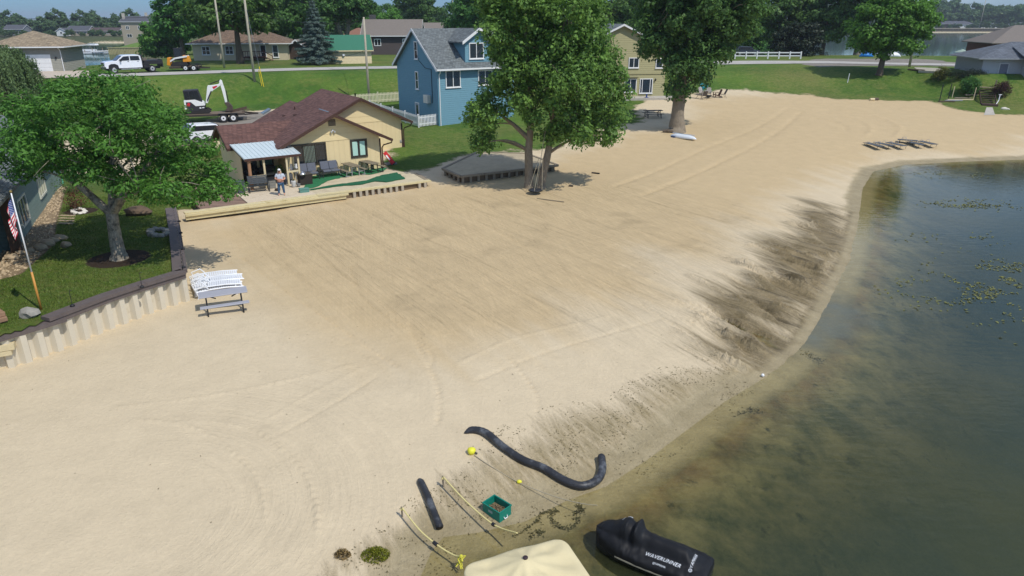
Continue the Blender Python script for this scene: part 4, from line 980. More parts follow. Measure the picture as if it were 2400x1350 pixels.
# across the bay, right
simple_house('bay_house', 'grey hip-roofed bungalow with dark porch across the bay', 2205, 62, 690, 74, 12, 4.2, 2.6, M('porch_brown', S(70, 58, 54), .8), CHAR, .0, 'x', wins=0, hipd=True)
simple_house('white_garage', 'white twin-door garage beside the grey bungalow across the bay', 2246, 60, 684, 30, 10, 4.0, 1.0, WSID, CHAR, .0, 'x', wins=0)
simple_house('white_house', 'white low house across the bay at the right frame edge', 2382, 62, 690, 40, 12, 4.2, 1.6, WSID, CHAR, .0, 'x', wins=3, hipd=True)
simple_house('pale_house', 'pale cottage left of the grey bungalow across the bay', 2168, 62, 695, 30, 10, 3.6, 2.2, WSID, BRGREY, .0, 'x', wins=2)
simple_house('pale_house', 'pale shed-like house between garage and white house across the bay', 2300, 62, 700, 36, 10, 3.2, 1.6, WSID, CHAR, .0, 'x', wins=2)

# --- right side cottage and the brick house behind it
RO = at_z(2290, 181, 5.0); 
GREYW = M('pale_grey_siding', S(168, 172, 178), .8, var=.06, pattern='vert', period=.3); GR2 = M('blue_grey_shingle', S(104, 110, 118), .9, var=.22, scale=5, pattern='shingle', period=.16)
ct = empty('grey_cottage', (RO[0], RO[1] - .5, 4.9), math.radians(-12), 'grey cottage with blue-grey hipped roof above wooden steps at the right frame edge', 'cottage')
hip(ct, 0, 13, 0, 9, -.9, 2.35, 1.9, GREYW, GR2, M('pale_gutter', S(150, 154, 158), .6), .7)
part(ct, 'wall', GREYW, lambda m: m.box(4.4, 13, -1.9, -.02, -.9, 2.2)); part(ct, 'roof', GR2, lambda m: m.extr([(-2.6, 2.2), (2.5, 3.6), (2.5, 3.72), (-2.6, 2.32)], 3.9, 13.6, 'x'))
ctf = Face((0, 0), (1, 0), (0, -1)); door(ct, ctf, 1.9, -.25, 1.1, 2.1, M('grey_frame', S(186, 188, 192), .6), M('slate_door', S(104, 108, 124), .5), False)
window(ct, Face((0, -1.9), (1, 0), (0, -1)), 5.4, .4, 1.6, 1.3, M('grey_frame', (0, 0, 0)), (.5,))
part(ct, 'skirting', M('brown_skirting', S(92, 72, 62), .9), lambda m: m.box(4.4, 13, -2.6, -1.95, -1.4, -.2))
bh = at_y(2328, 113, 128)
bk = empty('brick_house', (bh[0], bh[1], 5.2), math.radians(-8), 'red brick house with taupe roof behind the grey cottage', 'house')
hip(bk, 0, 15, 0, 10, -.6, 2.7, 2.9, BRICK, BRGREY, M('taupe_trim', (0, 0, 0)), .7)
# ---------------------------------------------------------------- trees
def leaf_mat_set():
    return dict(ash=leaf_mat('ash_leaf', S(90, 133, 58), .42, .25), cotton=leaf_mat('cottonwood_leaf', S(100, 141, 70), .42, .25), dark=leaf_mat('dark_leaf', S(84, 118, 62), .4, .22),
                spruce=leaf_mat('spruce_needle', S(92, 112, 104), .15, .1), yew=leaf_mat('yew_needle', S(38, 52, 34), .1, .1), mid=leaf_mat('green_leaf', S(80, 122, 58), .4, .22),
                light=leaf_mat('light_leaf', S(90, 136, 58), .42, .25), willow=leaf_mat('willow_leaf', S(104, 128, 84), .35, .2), far=leaf_mat('far_leaf', S(84, 112, 72), .3, .15), weed=leaf_mat('weed_leaf', S(104, 116, 34), .3, .4))
LM = leaf_mat_set()
BARK = M('grey_bark', S(136, 124, 106), .95, streak=(6, 6, 1.2), var=.3, scale=3, bump=.04, bscale=4, dirt_shade=S(92, 82, 68), dscale=2)
BARKD = M('dark_bark', S(96, 84, 70), .95, streak=(6, 6, 1.0), var=.3, scale=3, bump=.05, bscale=4)
BARKP = M('pale_bark', S(158, 148, 130), .9, streak=(7, 7, 1.5), var=.35, scale=2.5, bump=.05, bscale=5, dirt_shade=S(84, 78, 68), dscale=3.5, dmin=.46)  # dark blotches paint the ash trunk's mottled shadows into the bark colour

def leaves_mesh(name, P, N, size, mat, rng, aspect=.62, droop=.0):
    n = len(P)
    N = N / np.maximum(np.linalg.norm(N, axis=1, keepdims=True), 1e-6)
    R = rng.normal(size=(n, 3)); T = np.cross(N, R); T /= np.maximum(np.linalg.norm(T, axis=1, keepdims=True), 1e-6)
    T[:, 2] -= droop; T -= N * (T * N).sum(1, keepdims=True); T /= np.maximum(np.linalg.norm(T, axis=1, keepdims=True), 1e-6)
    B = np.cross(N, T); s = size * rng.uniform(.6, 1.35, (n, 1))
    v = np.empty((n, 4, 3))
    v[:, 0] = P - T * s * .5; v[:, 1] = P + B * s * aspect * .5 + N * s * .12; v[:, 2] = P + T * s * .5; v[:, 3] = P - B * s * aspect * .5 + N * s * .12
    me = bpy.data.meshes.new(name)
    me.vertices.add(n * 4); me.loops.add(n * 4); me.polygons.add(n)
    me.vertices.foreach_set('co', v.astype('f4').ravel()); me.loops.foreach_set('vertex_index', np.arange(n * 4, dtype='i4'))
    me.polygons.foreach_set('loop_start', np.arange(0, n * 4, 4, dtype='i4')); me.update(calc_edges=True)
    me.attributes.new('lv', 'FLOAT', 'POINT').data.foreach_set('value', np.repeat(rng.uniform(0, 1, n), 4).astype('f4'))
    me.materials.append(mat); return me

def clump_leaves(clumps, n_per, rng, up=.5, flat=.7, jag=.35):
    Ps, Ns = [], []
    for c, r in clumps:
        k = int(n_per * r * r)
        d = rng.normal(size=(k, 3)); d /= np.linalg.norm(d, axis=1, keepdims=True)
        lump = 1 + jag * np.sin(d[:, :1] * 5 + c[0] * 3) * np.sin(d[:, 1:2] * 5 + c[1] * 3 + d[:, 2:3] * 4)
        rad = r * lump * (1 - .62 * rng.uniform(0, 1, (k, 1)) ** 1.8)
        Ps.append(np.array(c) + d * rad * np.array([1, 1, flat])); Ns.append(d * .8 + np.array([0, 0, up]) + rng.normal(size=(k, 3)) * .55)
    return np.concatenate(Ps), np.concatenate(Ns)

def pick_clumps(envs, n, rng, rmin, rmax, shell=.45):
    """clump centres spread through a union of ellipsoids (centre, radii, weight)"""
    out = []; ws = np.array([e[2] for e in envs], float); ws /= ws.sum(); tries = 0
    while len(out) < n and tries < n * 60:
        tries += 1
        e = envs[rng.choice(len(envs), p=ws)]
        d = rng.normal(size=3); d /= np.linalg.norm(d); q = (shell + (1 - shell) * rng.uniform() ** .6) if rng.uniform() < .8 else rng.uniform(.1, shell)
        c = np.array(e[0]) + d * q * np.array(e[1]); r = rng.uniform(rmin, rmax)
        if all(np.linalg.norm((c - o[0])) > .62 * (r + o[1]) for o in out): out.append((c, r))
    return out

def limb(mb, a, b, r0, r1, rng, n=6, sag=.12, sides=6):
    a = np.array(a, float); b = np.array(b, float); L_ = np.linalg.norm(b - a); pts = []
    off = rng.normal(size=3) * L_ * .07; 
    for i in range(n + 1):
        t = i / n; p = a * (1 - t) + b * t; p = p + off * math.sin(math.pi * t); p[2] += L_ * sag * math.sin(math.pi * t) * (.6 if b[2] > a[2] else 1)
        pts.append(p)
    mb.tube(pts, [r0 * (1 - t / n) + r1 * t / n for t in range(n + 1)], sides, cap=True)

def make_tree(name, label, loc, envs, trunks, bark, lmat, nclump, n_per, lsize, rmin, rmax, seed, group=None, up=.5, flat=.7, aspect=.62, limbs=26, cat='tree', trunk_sides=12, droop=.15, rz=0, shell=.45):
    rng = np.random.default_rng(seed)
    root = empty(name, loc, rz, label, cat, group)
    cl = pick_clumps(envs, nclump, rng, rmin, rmax, shell)
    P, N = clump_leaves(cl, n_per, rng, up, flat)
    cm = leaves_mesh('crown', P, N, lsize, lmat, rng, aspect, droop)
    co_ = bpy.data.objects.new('crown', cm); col.objects.link(co_); co_.parent = root
    ends = []
    for pts, rad in trunks:
        tb = MB(); pts = [np.array(p, float) for p in pts]; k = 4; Q = []; R = []
        for i in range(len(pts) - 1):
            for j in range(k):
                t = j / k; Q.append(pts[i] * (1 - t) + pts[i + 1] * t + rng.normal(size=3) * .02 * rad[i]); R.append((rad[i] * (1 - t) + rad[i + 1] * t) * rng.uniform(.94, 1.06))
        Q.append(pts[-1]); R.append(rad[-1])
        tb.tube(Q, R, trunk_sides); tb.build('trunk', bark, root, smooth=True)
        ends += [(pts[i], rad[i]) for i in range(1, len(pts))]
    lb = MB(); order = list(range(len(cl))); rng.shuffle(order)
    for i in order[:limbs]:
        c, r = cl[i]; e = min(ends, key=lambda q: np.linalg.norm(q[0] - c) + (0 if q[0][2] < c[2] + .5 else 3))
        limb(lb, e[0], c, min(e[1] * .5, .05 + .02 * np.linalg.norm(c - e[0])), .018, rng)
        for _ in range(2): limb(lb, c, c + rng.normal(size=3) * r * .6, .018, .008, rng, 3, .05, 4)
    lb.build('branches', bark, root, smooth=True)
    return root

# the ash on the raised lawn
tb_ = at_z(280, 606, LAWN_Z)
make_tree('ash_tree', 'broad ash tree with shade-mottled pale trunk on the raised lawn', tuple(tb_),
          [((.1, .8, 5.6), (3.8, 3.8, 2.3), 4), ((3.7, 1.4, 3.1), (1.3, 1.6, .9), 1.1), ((-3.8, .9, 4.9), (1.8, 2.2, 1.5), 1.2), ((2.4, -1.2, 3.5), (1.3, 1.1, .7), .7), ((-.2, -1.3, 4.4), (1.8, 1.0, .9), .7), ((3.2, 1.2, 4.1), (1.4, 1.6, 1.1), 1.2), ((4.1, 1.2, 2.9), (1.1, 1.4, .8), .8)],
          [([(0, 0, -.1), (.02, 0, .25), (.0, .02, 1.0), (.05, .05, 2.1)], [.44, .30, .26, .24]), ([(.05, .05, 2.05), (.9, .3, 3.2), (2.0, .7, 4.4)], [.2, .15, .08]), ([(.05, .05, 2.05), (-1.0, .2, 3.1), (-2.4, .4, 4.5)], [.2, .15, .08]),
           ([(.05, .05, 2.05), (.1, .6, 3.6), (.2, .9, 5.6)], [.19, .14, .07]), ([(.05, .05, 2.05), (.8, -.5, 2.9), (2.2, -1.2, 3.4)], [.13, .09, .05])],
          BARKP, LM['ash'], 84, 640, .21, .6, 1.15, 5, up=.9, flat=.55, aspect=.42, limbs=46, droop=.35)
# the big double cottonwood
cb_ = G(1243, 440)
make_tree('cottonwood_tree', 'large double-trunked cottonwood on the sand in front of the blue house', tuple(cb_),
          [((.7, 1.2, 11.2), (4.1, 4.2, 4.6), 4.4), ((-3.0, .5, 5.4), (1.3, 1.5, 1.5), 1.0), ((4.7, .6, 5.0), (1.6, 1.6, 2.0), 1.35), ((1.6, -1.2, 7.0), (3.6, 2.0, 2.4), 1.6), ((.0, .8, 14.4), (3.4, 3.2, 1.6), .8), ((-3.4, .6, 3.4), (.6, 1.0, .5), .3), ((5.4, .2, 7.0), (.9, 1.2, 1.0), .45), ((-1.2, .4, 7.6), (1.6, 1.8, 1.6), .7), ((2.6, -.6, 4.0), (1.8, 1.2, .7), .5), ((3.7, .6, 9.2), (1.8, 1.8, 2.2), 1.2), ((5.0, .5, 7.0), (1.3, 1.4, 1.2), .8), ((-2.5, .8, 12.8), (1.2, 1.6, 1.8), .8)],
          [([(-.1, 0, -.15), (-.1, 0, .4), (-.15, .05, 2.6), (0, .1, 4.6), (-.3, .2, 8), (-.5, .3, 13)], [.46, .31, .27, .24, .17, .07]), ([(.75, -.1, -.15), (.78, -.1, .4), (1.2, .0, 2.4), (1.5, .1, 4.4), (2.2, .4, 8), (2.5, .5, 12.5)], [.42, .29, .25, .22, .15, .06]),
           ([(-.1, .1, 3.4), (-1.2, .2, 4.4), (-2.6, .3, 5.4)], [.2, .14, .06]), ([(1.5, .1, 4.3), (3.2, .2, 5.2), (4.8, .3, 5.6)], [.2, .14, .06])],
          BARK, LM['cotton'], 160, 500, .25, .6, 1.35, 9, up=.45, flat=.85, limbs=66, droop=.45)
# the second cottonwood
t2_ = G(1586, 308)
make_tree('cottonwood_tree', 'tall dark cottonwood with one thick ridged trunk beside the white kayak', tuple(t2_),
          [((1.8, 1.0, 12), (6.0, 5.0, 4.6), 4), ((-2.4, .4, 8.8), (1.6, 1.6, 1.9), 1.0), ((4.8, .6, 9.8), (1.7, 2, 1.5), .9), ((.5, -.4, 6.6), (2.1, 1.8, 1.9), 1.3), ((1.6, 1, 16), (4.2, 3.6, 1.8), 1), ((2.8, -.3, 7.6), (1.4, 1.4, 1.2), .6), ((.2, -.3, 4.0), (.9, .9, .8), .4)],
          [([(0, 0, -.2), (.02, 0, .3), (-.05, 0, 1.6), (-.02, 0, 4.2), (.6, .2, 8), (1.6, .5, 14)], [1.0, .78, .62, .56, .36, .1]), ([(-.02, 0, 4.6), (1.6, .2, 7.2), (3.6, .3, 10.5)], [.34, .24, .1]), ([(0, 0, 4.6), (-1.5, .1, 6.8), (-3.2, .2, 8.8)], [.28, .2, .08])],
          BARK, LM['dark'], 125, 330, .34, .7, 1.6, 14, up=.4, flat=.85, limbs=56, droop=.4)
# the round tree on the right-hand lawn
t3_ = G(2060, 175)
make_tree('round_crown_tree', 'round-crowned maple with forked dark trunk on the right-hand lawn by the road', tuple(t3_),
          [((.9, .6, 6.4), (4.7, 4.4, 3.9), 4), ((3.2, .2, 4.8), (2.0, 2.0, 1.8), .7), ((-2.4, .2, 4.8), (2.0, 2, 1.5), .7)],
          [([(0, 0, -.2), (.05, 0, .3), (.15, .05, 1.6), (.4, .1, 3.2)], [.6, .42, .34, .3]), ([(.4, .1, 3.0), (1.2, .2, 4.2), (2.0, .3, 6.5)], [.24, .18, .07]), ([(.25, .1, 2.2), (.2, .2, 4.0), (-.4, .3, 6.8)], [.24, .2, .08])],
          BARKD, LM['light'], 62, 240, .42, .9, 1.5, 21, up=.6, limbs=30)

def spruce(name, label, loc, h, r, seed, lm=None):
    rng = np.random.default_rng(seed); root = empty(name, loc, 0, label, 'tree'); P, N = [], []; bb = MB()
    bb.tube([(0, 0, -.2), (.02, 0, h * .5), (0, 0, h * .98)], [.22, .14, .02], 8); bb.build('trunk', BARKD, root)
    z = h * .13; k = 0
    while z < h * .98:
        rr = r * (1 - z / h) ** .8 * rng.uniform(.85, 1.12)
        nb = int(9 + 8 * rr / r)
        for i in range(nb):
            a = rng.uniform(0, 6.28); Lb = rr * rng.uniform(.8, 1.15); m_ = int(40 + 90 * Lb)
            t = rng.uniform(.12, 1, m_) ** .8
            wv = (1 - t) * .28 + .1
            x = t * Lb; y = rng.normal(size=m_) * wv * Lb * .5; zz = z - .30 * x + .10 * x * x / max(Lb, .3) + rng.normal(size=m_) * .07
            P.append(np.stack([x * math.cos(a) - y * math.sin(a), x * math.sin(a) + y * math.cos(a), zz], 1)); q = rng.normal(size=(m_, 3)) * .5 + np.array([math.cos(a) * .5, math.sin(a) * .5, .8]); N.append(q)
        z += h * .045
    cm = leaves_mesh('crown', np.concatenate(P), np.concatenate(N), .24, lm or LM['spruce'], rng, .35, .1)
    c = bpy.data.objects.new('crown', cm); col.objects.link(c); c.parent = root
    return root
sp_ = at_y(745, 152, 110); spruce('spruce_tree', 'blue-green spruce standing beside the green-roofed shed', (sp_[0], 110, 5.4), 9.3, 3.5, 31)

# trees of the middle distance: a few shapes, each built once, then copied
def proto(kind, seed, h, r, lm, bark=BARKD, n=34, per=150, ls=.55, trunk_h=.28, up=.5, label='', name='broadleaf_tree'):
    z0 = h * trunk_h
    e = [((0, 0, z0 + (h - z0) * .52), (r, r, (h - z0) * .5), 4), ((r * .4, -.2 * r, z0 + (h - z0) * .3), (r * .6, r * .6, (h - z0) * .28), 1), ((-r * .45, .1 * r, z0 + (h - z0) * .34), (r * .55, r * .55, (h - z0) * .28), 1)]
    return make_tree(name, label, (0, 0, 0), e, [([(0, 0, -.6), (.05, 0, z0 * .6), (.1, .05, z0 * 1.3), (.2, .1, h * .7)], [r * .09 + .1, r * .065 + .05, r * .05 + .04, .08])], bark, lm, n, per, ls, r * .2, r * .36, seed, up=up, limbs=14, trunk_sides=8)
used_protos = set()
def place_tree(p, px, py, D, h_scale=1.0, label='', group=None, w_scale=None, rz=None, z=None, name=None):
    q = at_y(px, py, D)
    zb = float(height(np.array([q[0]]), np.array([q[1]]), False)[0]) if z is None else z
    o = p if p.name not in used_protos else copy_tree(p)
    used_protos.add(p.name)
    o.location = (q[0], D, zb - .1); ws = w_scale or h_scale; o.scale = (ws, ws, h_scale); o.rotation_euler = (0, 0, rz if rz is not None else random.uniform(0, 6.28))
    if label: o['label'] = label
    if group: o['group'] = group
    if name: o.name = name
    return o
random.seed(4)
pA = proto('a', 41, 12, 5.2, LM['dark']); pB = proto('b', 42, 11, 4.8, LM['mid']); pC = proto('c', 43, 9, 4.4, LM['light'], trunk_h=.2); pD = proto('d', 44, 14, 5.0, LM['dark'], BARKP, trunk_h=.36)
pE = proto('e', 45, 12, 5.5, LM['mid'], n=40)
place_tree(pA, 563, 150, 112, 1.15, 'dark spreading tree with low fork in front of the cream bungalow', w_scale=1.2, rz=.4)
# dense trees behind the cream bungalow
for p, px, D, s_, lb in ((pB, 425, 140, 1.05, 'rounded green tree behind the left end of the cream bungalow'), (pE, 470, 165, 1.1, 'wide green tree behind the left gap between the two poles'), (pE, 640, 150, 1.05, 'bright green tree behind the right end of the cream bungalow'),
                         (pB, 690, 175, 1.0, 'green tree filling the gap left of the spruce top'), (pA, 715, 142, 1.1, 'dark tall tree right behind the spruce'), (pA, 765, 160, 1.2, 'dark tree between the spruce and the forked pale trunk'),
                         (pC, 388, 172, 1.2, 'small pale green tree beside the taupe house'), (pC, 520, 150, .9, 'low green tree behind the cream bungalow roof')):
    place_tree(p, px, 100, D, s_, lb)
fk = at_y(806, 108, 150)
make_tree('forked_tree', 'tall tree with pale forked trunk above the green-roofed shed', (fk[0], 150, 4.4), [((.5, 0, 12), (5.2, 5, 4.6), 4), ((-2.4, 0, 10), (2.4, 2.4, 2.4), 1), ((4.0, 0, 9.4), (2.6, 2.4, 2.4), 1)],
          [([(.4, 0, -3), (.5, 0, 0), (.3, 0, 3.2)], [.8, .7, .62]), ([(.2, 0, 3.0), (-.9, 0, 6), (-.4, 0, 12)], [.42, .34, .1]), ([(.4, 0, 3.0), (1.2, 0, 6), (1.6, 0, 12)], [.5, .4, .1])], BARKP, LM['dark'], 60, 120, .6, 1.0, 1.9, 51, limbs=20)
for p, px, D, s_, lb in ((pE, 868, 215, 1.0, 'bright green tree right of the forked tree'), (pC, 905, 190, 1.1, 'round dark-bottomed bush-like tree behind the brown house chimney'), (pB, 915, 300, 1.3, 'hazy tree in the sky gap right of the forked tree'),
                         (pD, 985, 230, 1.35, 'tall tree with open top standing left of the gabled house'), (pA, 1040, 320, 1.1, 'dark tree behind the gabled house'), (pE, 1085, 200, 1.0, 'green tree right of the gabled house'),
                         (pE, 1130, 150, 1.1, 'light green tree just behind the blue house ridge'), (pB, 1190, 140, 1.15, 'green tree behind the blue house and the big cottonwood'), (pA, 1430, 150, 1.1, 'dark tree behind the olive house'), (pA, 1475, 175, 1.3, 'dark tall tree left of the ridged cottonwood crown'),
                         (pB, 1560, 170, 1.3, 'green tree behind the ridged cottonwood'), (pD, 1690, 150, 1.15, 'tall tree behind the white rail fence, left part'), (pB, 1755, 165, 1.05, 'yellow-green tree behind the white rail fence'), (pD, 1835, 150, 1.25, 'tall tree with bare pale limbs above the dark yew'),
                         (pA, 1930, 146, 1.15, 'dark leaning tree at the bay shore by the picnic table'), (pD, 2012, 142, 1.3, 'tall tree with thick pale trunk by the blue boat'), (pE, 1790, 230, 1.1, 'green tree in the second row behind the fence')):
    place_tree(p, px, 100, D, s_, lb)
ye = at_y(1868, 130, 136)
make_tree('yew_tree', 'very dark low evergreen at the end of the white rail fence', (ye[0], 136, 5.2), [((0, 0, 2.9), (4.2, 3.2, 2.8), 3), ((-1.6, 0, 2.0), (3.2, 2.4, 1.8), 1.2)], [([(0, 0, -.3), (0, 0, 1.2), (0, 0, 3)], [.4, .3, .1])], BARKD, LM['yew'], 56, 210, .4, .8, 1.3, 61, limbs=8)
# weeping willow by the left edge
wl = at_y(8, 205, 76)
wr_ = np.random.default_rng(71); wroot = empty('willow_tree', (wl[0], 76, float(height(wl[0:1], np.array([76.]), False)[0])), 0, 'weeping willow hanging over the left frame edge in front of the garage', 'tree')
P_, N_ = [], []
for i in range(300):
    a = wr_.uniform(0, 6.28); rr = 3.3 * wr_.uniform(0, 1) ** .5; z0 = 7.3 - .18 * rr * rr + wr_.normal() * .3; ln_ = wr_.uniform(2.0, 4.8) * (.5 + rr / 5); k = int(42 * ln_)
    t = wr_.uniform(0, 1, k); x = rr * (1 + .22 * t); P_.append(np.stack([x * math.cos(a) + wr_.normal(size=k) * .1, x * math.sin(a) + wr_.normal(size=k) * .1, z0 - ln_ * t ** 1.2], 1)); N_.append(wr_.normal(size=(k, 3)) * .6 + np.array([math.cos(a), math.sin(a), .3]))
cm = leaves_mesh('crown', np.concatenate(P_), np.concatenate(N_), .26, LM['willow'], wr_, .3, 1.5); c_ = bpy.data.objects.new('crown', cm); col.objects.link(c_); c_.parent = wroot
part(wroot, 'trunk', BARKD, lambda m: m.tube([(0, 0, -.4), (.05, 0, 1.5), (.1, 0, 6.0)], [.4, .3, .12], 8))

# far tree belts: many alike, one label per belt
fA = proto('f', 81, 13, 6.5, LM['far'], n=22, per=42, ls=1.3, trunk_h=.1, name='far_tree'); fB = proto('g', 82, 11, 7.5, LM['far'], n=22, per=42, ls=1.3, trunk_h=.08, name='far_tree'); fC = proto('h', 83, 16, 6.5, LM['far'], n=24, per=42, ls=1.3, trunk_h=.1, name='far_tree')
def belt(label, group, x0, x1, d0, d1, n, s0, s1):
    for i in range(n):
        px = x0 + (x1 - x0) * (i + random.uniform(.2, .8)) / n
        place_tree(random.choice((fA, fB, fC)), px, 100, random.uniform(d0, d1), random.uniform(s0, s1), label, group)
belt('dark tree in the belt behind the houses on the far shore of the channel', 'trees on the far shore of the channel', -60, 370, 445, 540, 40, .55, .95)
belt('hazy tree on the horizon beyond the middle houses', 'trees on the horizon beyond the middle houses', 380, 1460, 420, 640, 44, .7, 1.15)
belt('dark green tree in the belt behind the bay houses', 'trees behind the houses across the bay', 1900, 2460, 712, 800, 42, 1.3, 1.9)
belt('green tree between the houses of the middle distance', 'trees between the middle houses', 700, 1480, 250, 400, 26, .65, 1.0)
belt('tree on the far bank behind the right-hand trees', 'trees behind the rail fence', 1480, 1830, 240, 420, 18, .8, 1.25)

belt('low dark bush along the far shore of the channel', 'bushes along the far shore of the channel', -20, 300, 404, 432, 34, .14, .34)
belt('low bush along the bay shore in front of the far houses', 'bushes along the far bay shore', 2130, 2420, 664, 684, 22, .3, .5)
# ---------------------------------------------------------------- sheet-pile wall, lawn things
def resample(pts, step):
    pts = [np.array(p, float) for p in pts]; out = [pts[0]]; acc = 0.0
    for a, b in zip(pts[:-1], pts[1:]):
        d = np.linalg.norm(b - a); k = max(1, int(round(d / step)))
        for i in range(1, k + 1): out.append(a + (b - a) * i / k)
    return out
PILE = M('beige_sheet_pile', S(206, 196, 174), .6, var=.05, scale=1.2, dirt_shade=S(176, 160, 132), dscale=1.5, dmin=.6)
CAPM = M('dark_cap_board', S(98, 88, 84), .7, streak=(1, 1, 1), var=.14, scale=4, dirt_shade=S(80, 72, 68))
wall_ = empty('retaining_wall', (-14.0, 28.3, .5), 0, 'beige sheet-pile retaining wall with dark cap boards round the raised lawn', 'wall')
WO = Vector((-14.0, 28.3, .5))
front = WALL[1:6]; side = WALL[5:9]
def piles(m, path, z1):
    q = resample(path, .14); n = len(q); prof = []
    for i, p in enumerate(q):
        d = q[min(i + 1, n - 1)] - q[max(i - 1, 0)]; d = d / np.linalg.norm(d); nr = np.array([d[1], -d[0]])
        off = (.0, .20, .20, .0)[i % 4]
        sh = (0, -.03, .03, 0)[i % 4]
        prof.append(p + nr * (off - .16) + d * sh)
    vs = [(p[0] - WO.x, p[1] - WO.y, z - WO.z) for p in prof for z in (-.1, z1)]
    m.add(vs, [(2 * i, 2 * i + 2, 2 * i + 3, 2 * i + 1) for i in range(n - 1)])
part(wall_, 'sheet_pile', PILE, lambda m: piles(m, [(-19.2, 21.3)] + front, 1.74), recalc=False)
part(wall_, 'sheet_pile', PILE, lambda m: piles(m, side, 1.74), recalc=False)
def cap(name, path, z0, z1, w0, w1):
    q = [np.array(p, float) for p in path]; n = len(q); a = []; b = []
    for i, p in enumerate(q):
        d = q[min(i + 1, n - 1)] - q[max(i - 1, 0)]; d = d / np.linalg.norm(d); nr = np.array([d[1], -d[0]])
        a.append(p + nr * w0); b.append(p + nr * w1)
    vs = [(p[0] - WO.x, p[1] - WO.y, z - WO.z) for i in range(n) for p, z in ((a[i], z0), (b[i], z0), (b[i], z1), (a[i], z1))]
    fs = [(0, 1, 2, 3), (4 * n - 1, 4 * n - 2, 4 * n - 3, 4 * n - 4)]
    for i in range(n - 1):
        for j in range(4): fs.append((4 * i + j, 4 * i + (j + 1) % 4, 4 * i + 4 + (j + 1) % 4, 4 * i + 4 + j))
    m = MB(); m.add(vs, fs); return m.build(name, CAPM, wall_)
cap('cap_board', [(-16.75, 23.25)] + front[2:] , 1.80, 1.94, .16, -.30)
cap('cap_board', [(-17.75, 21.95), (-16.45, 23.75)], 1.62, 1.76, .22, -.18)
cap('cap_board', [(-14.02, 28.34)] + side[1:], 1.81, 1.95, .14, -.02); cap('cap_board', [(-14.06, 28.36)] + side[1:], 1.805, 1.94, -.03, -.42)
cap('wale', front[1:], 1.62, 1.79, .10, .04)
PALEB = M('pale_beam', S(206, 190, 150), .8, streak=(1, 6, 6), var=.12)
o = MB(); o.bar((-19.4, 21.2, 1.36), (-17.35, 22.25, 1.36), .5, .2); o.bar((-19.4, 21.1, 1.16), (-17.4, 22.1, 1.16), .3, .16)
tag(o.build('timber_beam', PALEB), 'pale timber beam capping the lower wall at the left frame edge', 'beam')
BLK = M('tan_block', S(150, 118, 92), .9, var=.2, scale=5)
bw = empty('block_wall', (-18.9, 23.6, LAWN_Z), math.radians(-38), 'short tan stacked-block wall at the left end of the lawn', 'wall')
for i in range(3):
    for j in range(4): part(bw, 'block', BLK, lambda m: m.box(-.9 + j * .45 + (.1 if i % 2 else 0), -.47 + j * .45 + (.1 if i % 2 else 0), -.15, .15, i * .17 - .1, i * .17 + .06), bevel=.012)
for i, (px, py, lb) in enumerate([(170, 718, 'black stake light on the front cap board, nearest the flagpole'), (333, 674, 'black stake light midway along the front cap board'), (431, 628, 'black stake light at the corner of the cap boards'),
                                  (429, 585, 'black stake light on the side cap, next one up from the corner'), (424, 547, 'black stake light on the side cap, in the middle of the row'), (420, 520, 'black stake light on the side cap, the last one up by the tree branch')]):
    p = at_z(px, py, 1.94); s_ = empty('stake_light', tuple(p), 0, lb, 'light', 'stake lights on the wall cap')
    part(s_, 'base', BLACK, lambda m: m.lathe([(.085, 0), (.085, .05), (.05, .08)], n=10)); part(s_, 'stem', DARKMET, lambda m: m.tube([(0, 0, .05), (.01, 0, .62), (.05, 0, .66), (.1, 0, .63)], .011, 5))

def rock_mesh(r, seed, mat, name='boulder'):
    bm = bmesh.new(); bmesh.ops.create_icosphere(bm, subdivisions=2, radius=1.0); rg = np.random.default_rng(seed); k = rg.normal(size=3)
    for v in bm.verts:
        n_ = 1 + .16 * math.sin(v.co.x * 3 + k[0]) * math.sin(v.co.y * 3.3 + k[1]) + .12 * math.sin(v.co.z * 4 + k[2] + v.co.x * 2) + rg.uniform(-.05, .05)
        v.co = Vector((v.co.x * r[0], v.co.y * r[1], v.co.z * r[2])) * n_
    me = bpy.data.meshes.new(name); bm.to_mesh(me); bm.free(); me.materials.append(mat); return me
ROCKG = M('grey_rock', S(148, 144, 134), .9, var=.2, scale=4, bump=.01, dirt_shade=S(104, 100, 90)); ROCKT = M('tan_rock', S(172, 152, 124), .9, var=.2, scale=4, bump=.01); ROCKW = M('white_rock', S(214, 208, 194), .85, var=.1)
def rock(px, py, r, mat, label, group=None, z=LAWN_Z, name='boulder'):
    p = at_z(px, py, z); o = bpy.data.objects.new(name, rock_mesh(r, int(px * 7 + py), mat, name)); col.objects.link(o); o.location = (p[0], p[1], z + r[2] * .45)
    return tag(o, label, 'rock', group)
rock(70, 742, (.38, .3, .24), ROCKG, 'grey boulder by the flagpole at the front of the lawn')
for i in range(9):
    a = i / 9 * 6.28; rock(185 + 15 * math.cos(a), 497 + 5.5 * math.sin(a), (.13, .13, .1), ROCKW, 'white stone in the ring around the small shrub', 'white stones ringing the small shrub', name='ring_stone')
for i in range(10):
    a = i / 10 * 6.28; rock(372 + 21 * math.cos(a), 548 + 8 * math.sin(a), (.2, .17, .14), ROCKG, 'dull grey stone in the ring behind the ash trunk', 'stones in the ring behind the ash trunk', name='ring_stone')
random.seed(12)
for i, (px, py, s_) in enumerate([(95, 585, .3), (112, 575, .34), (126, 568, .26), (142, 562, .3), (30, 607, .26), (48, 596, .2), (70, 592, .22), (155, 578, .24)]):
    rock(px, py, (s_, s_ * .85, s_ * .7), ROCKT, 'tan rock in the bed along the grey-green house', 'rocks in the bed along the grey-green house')
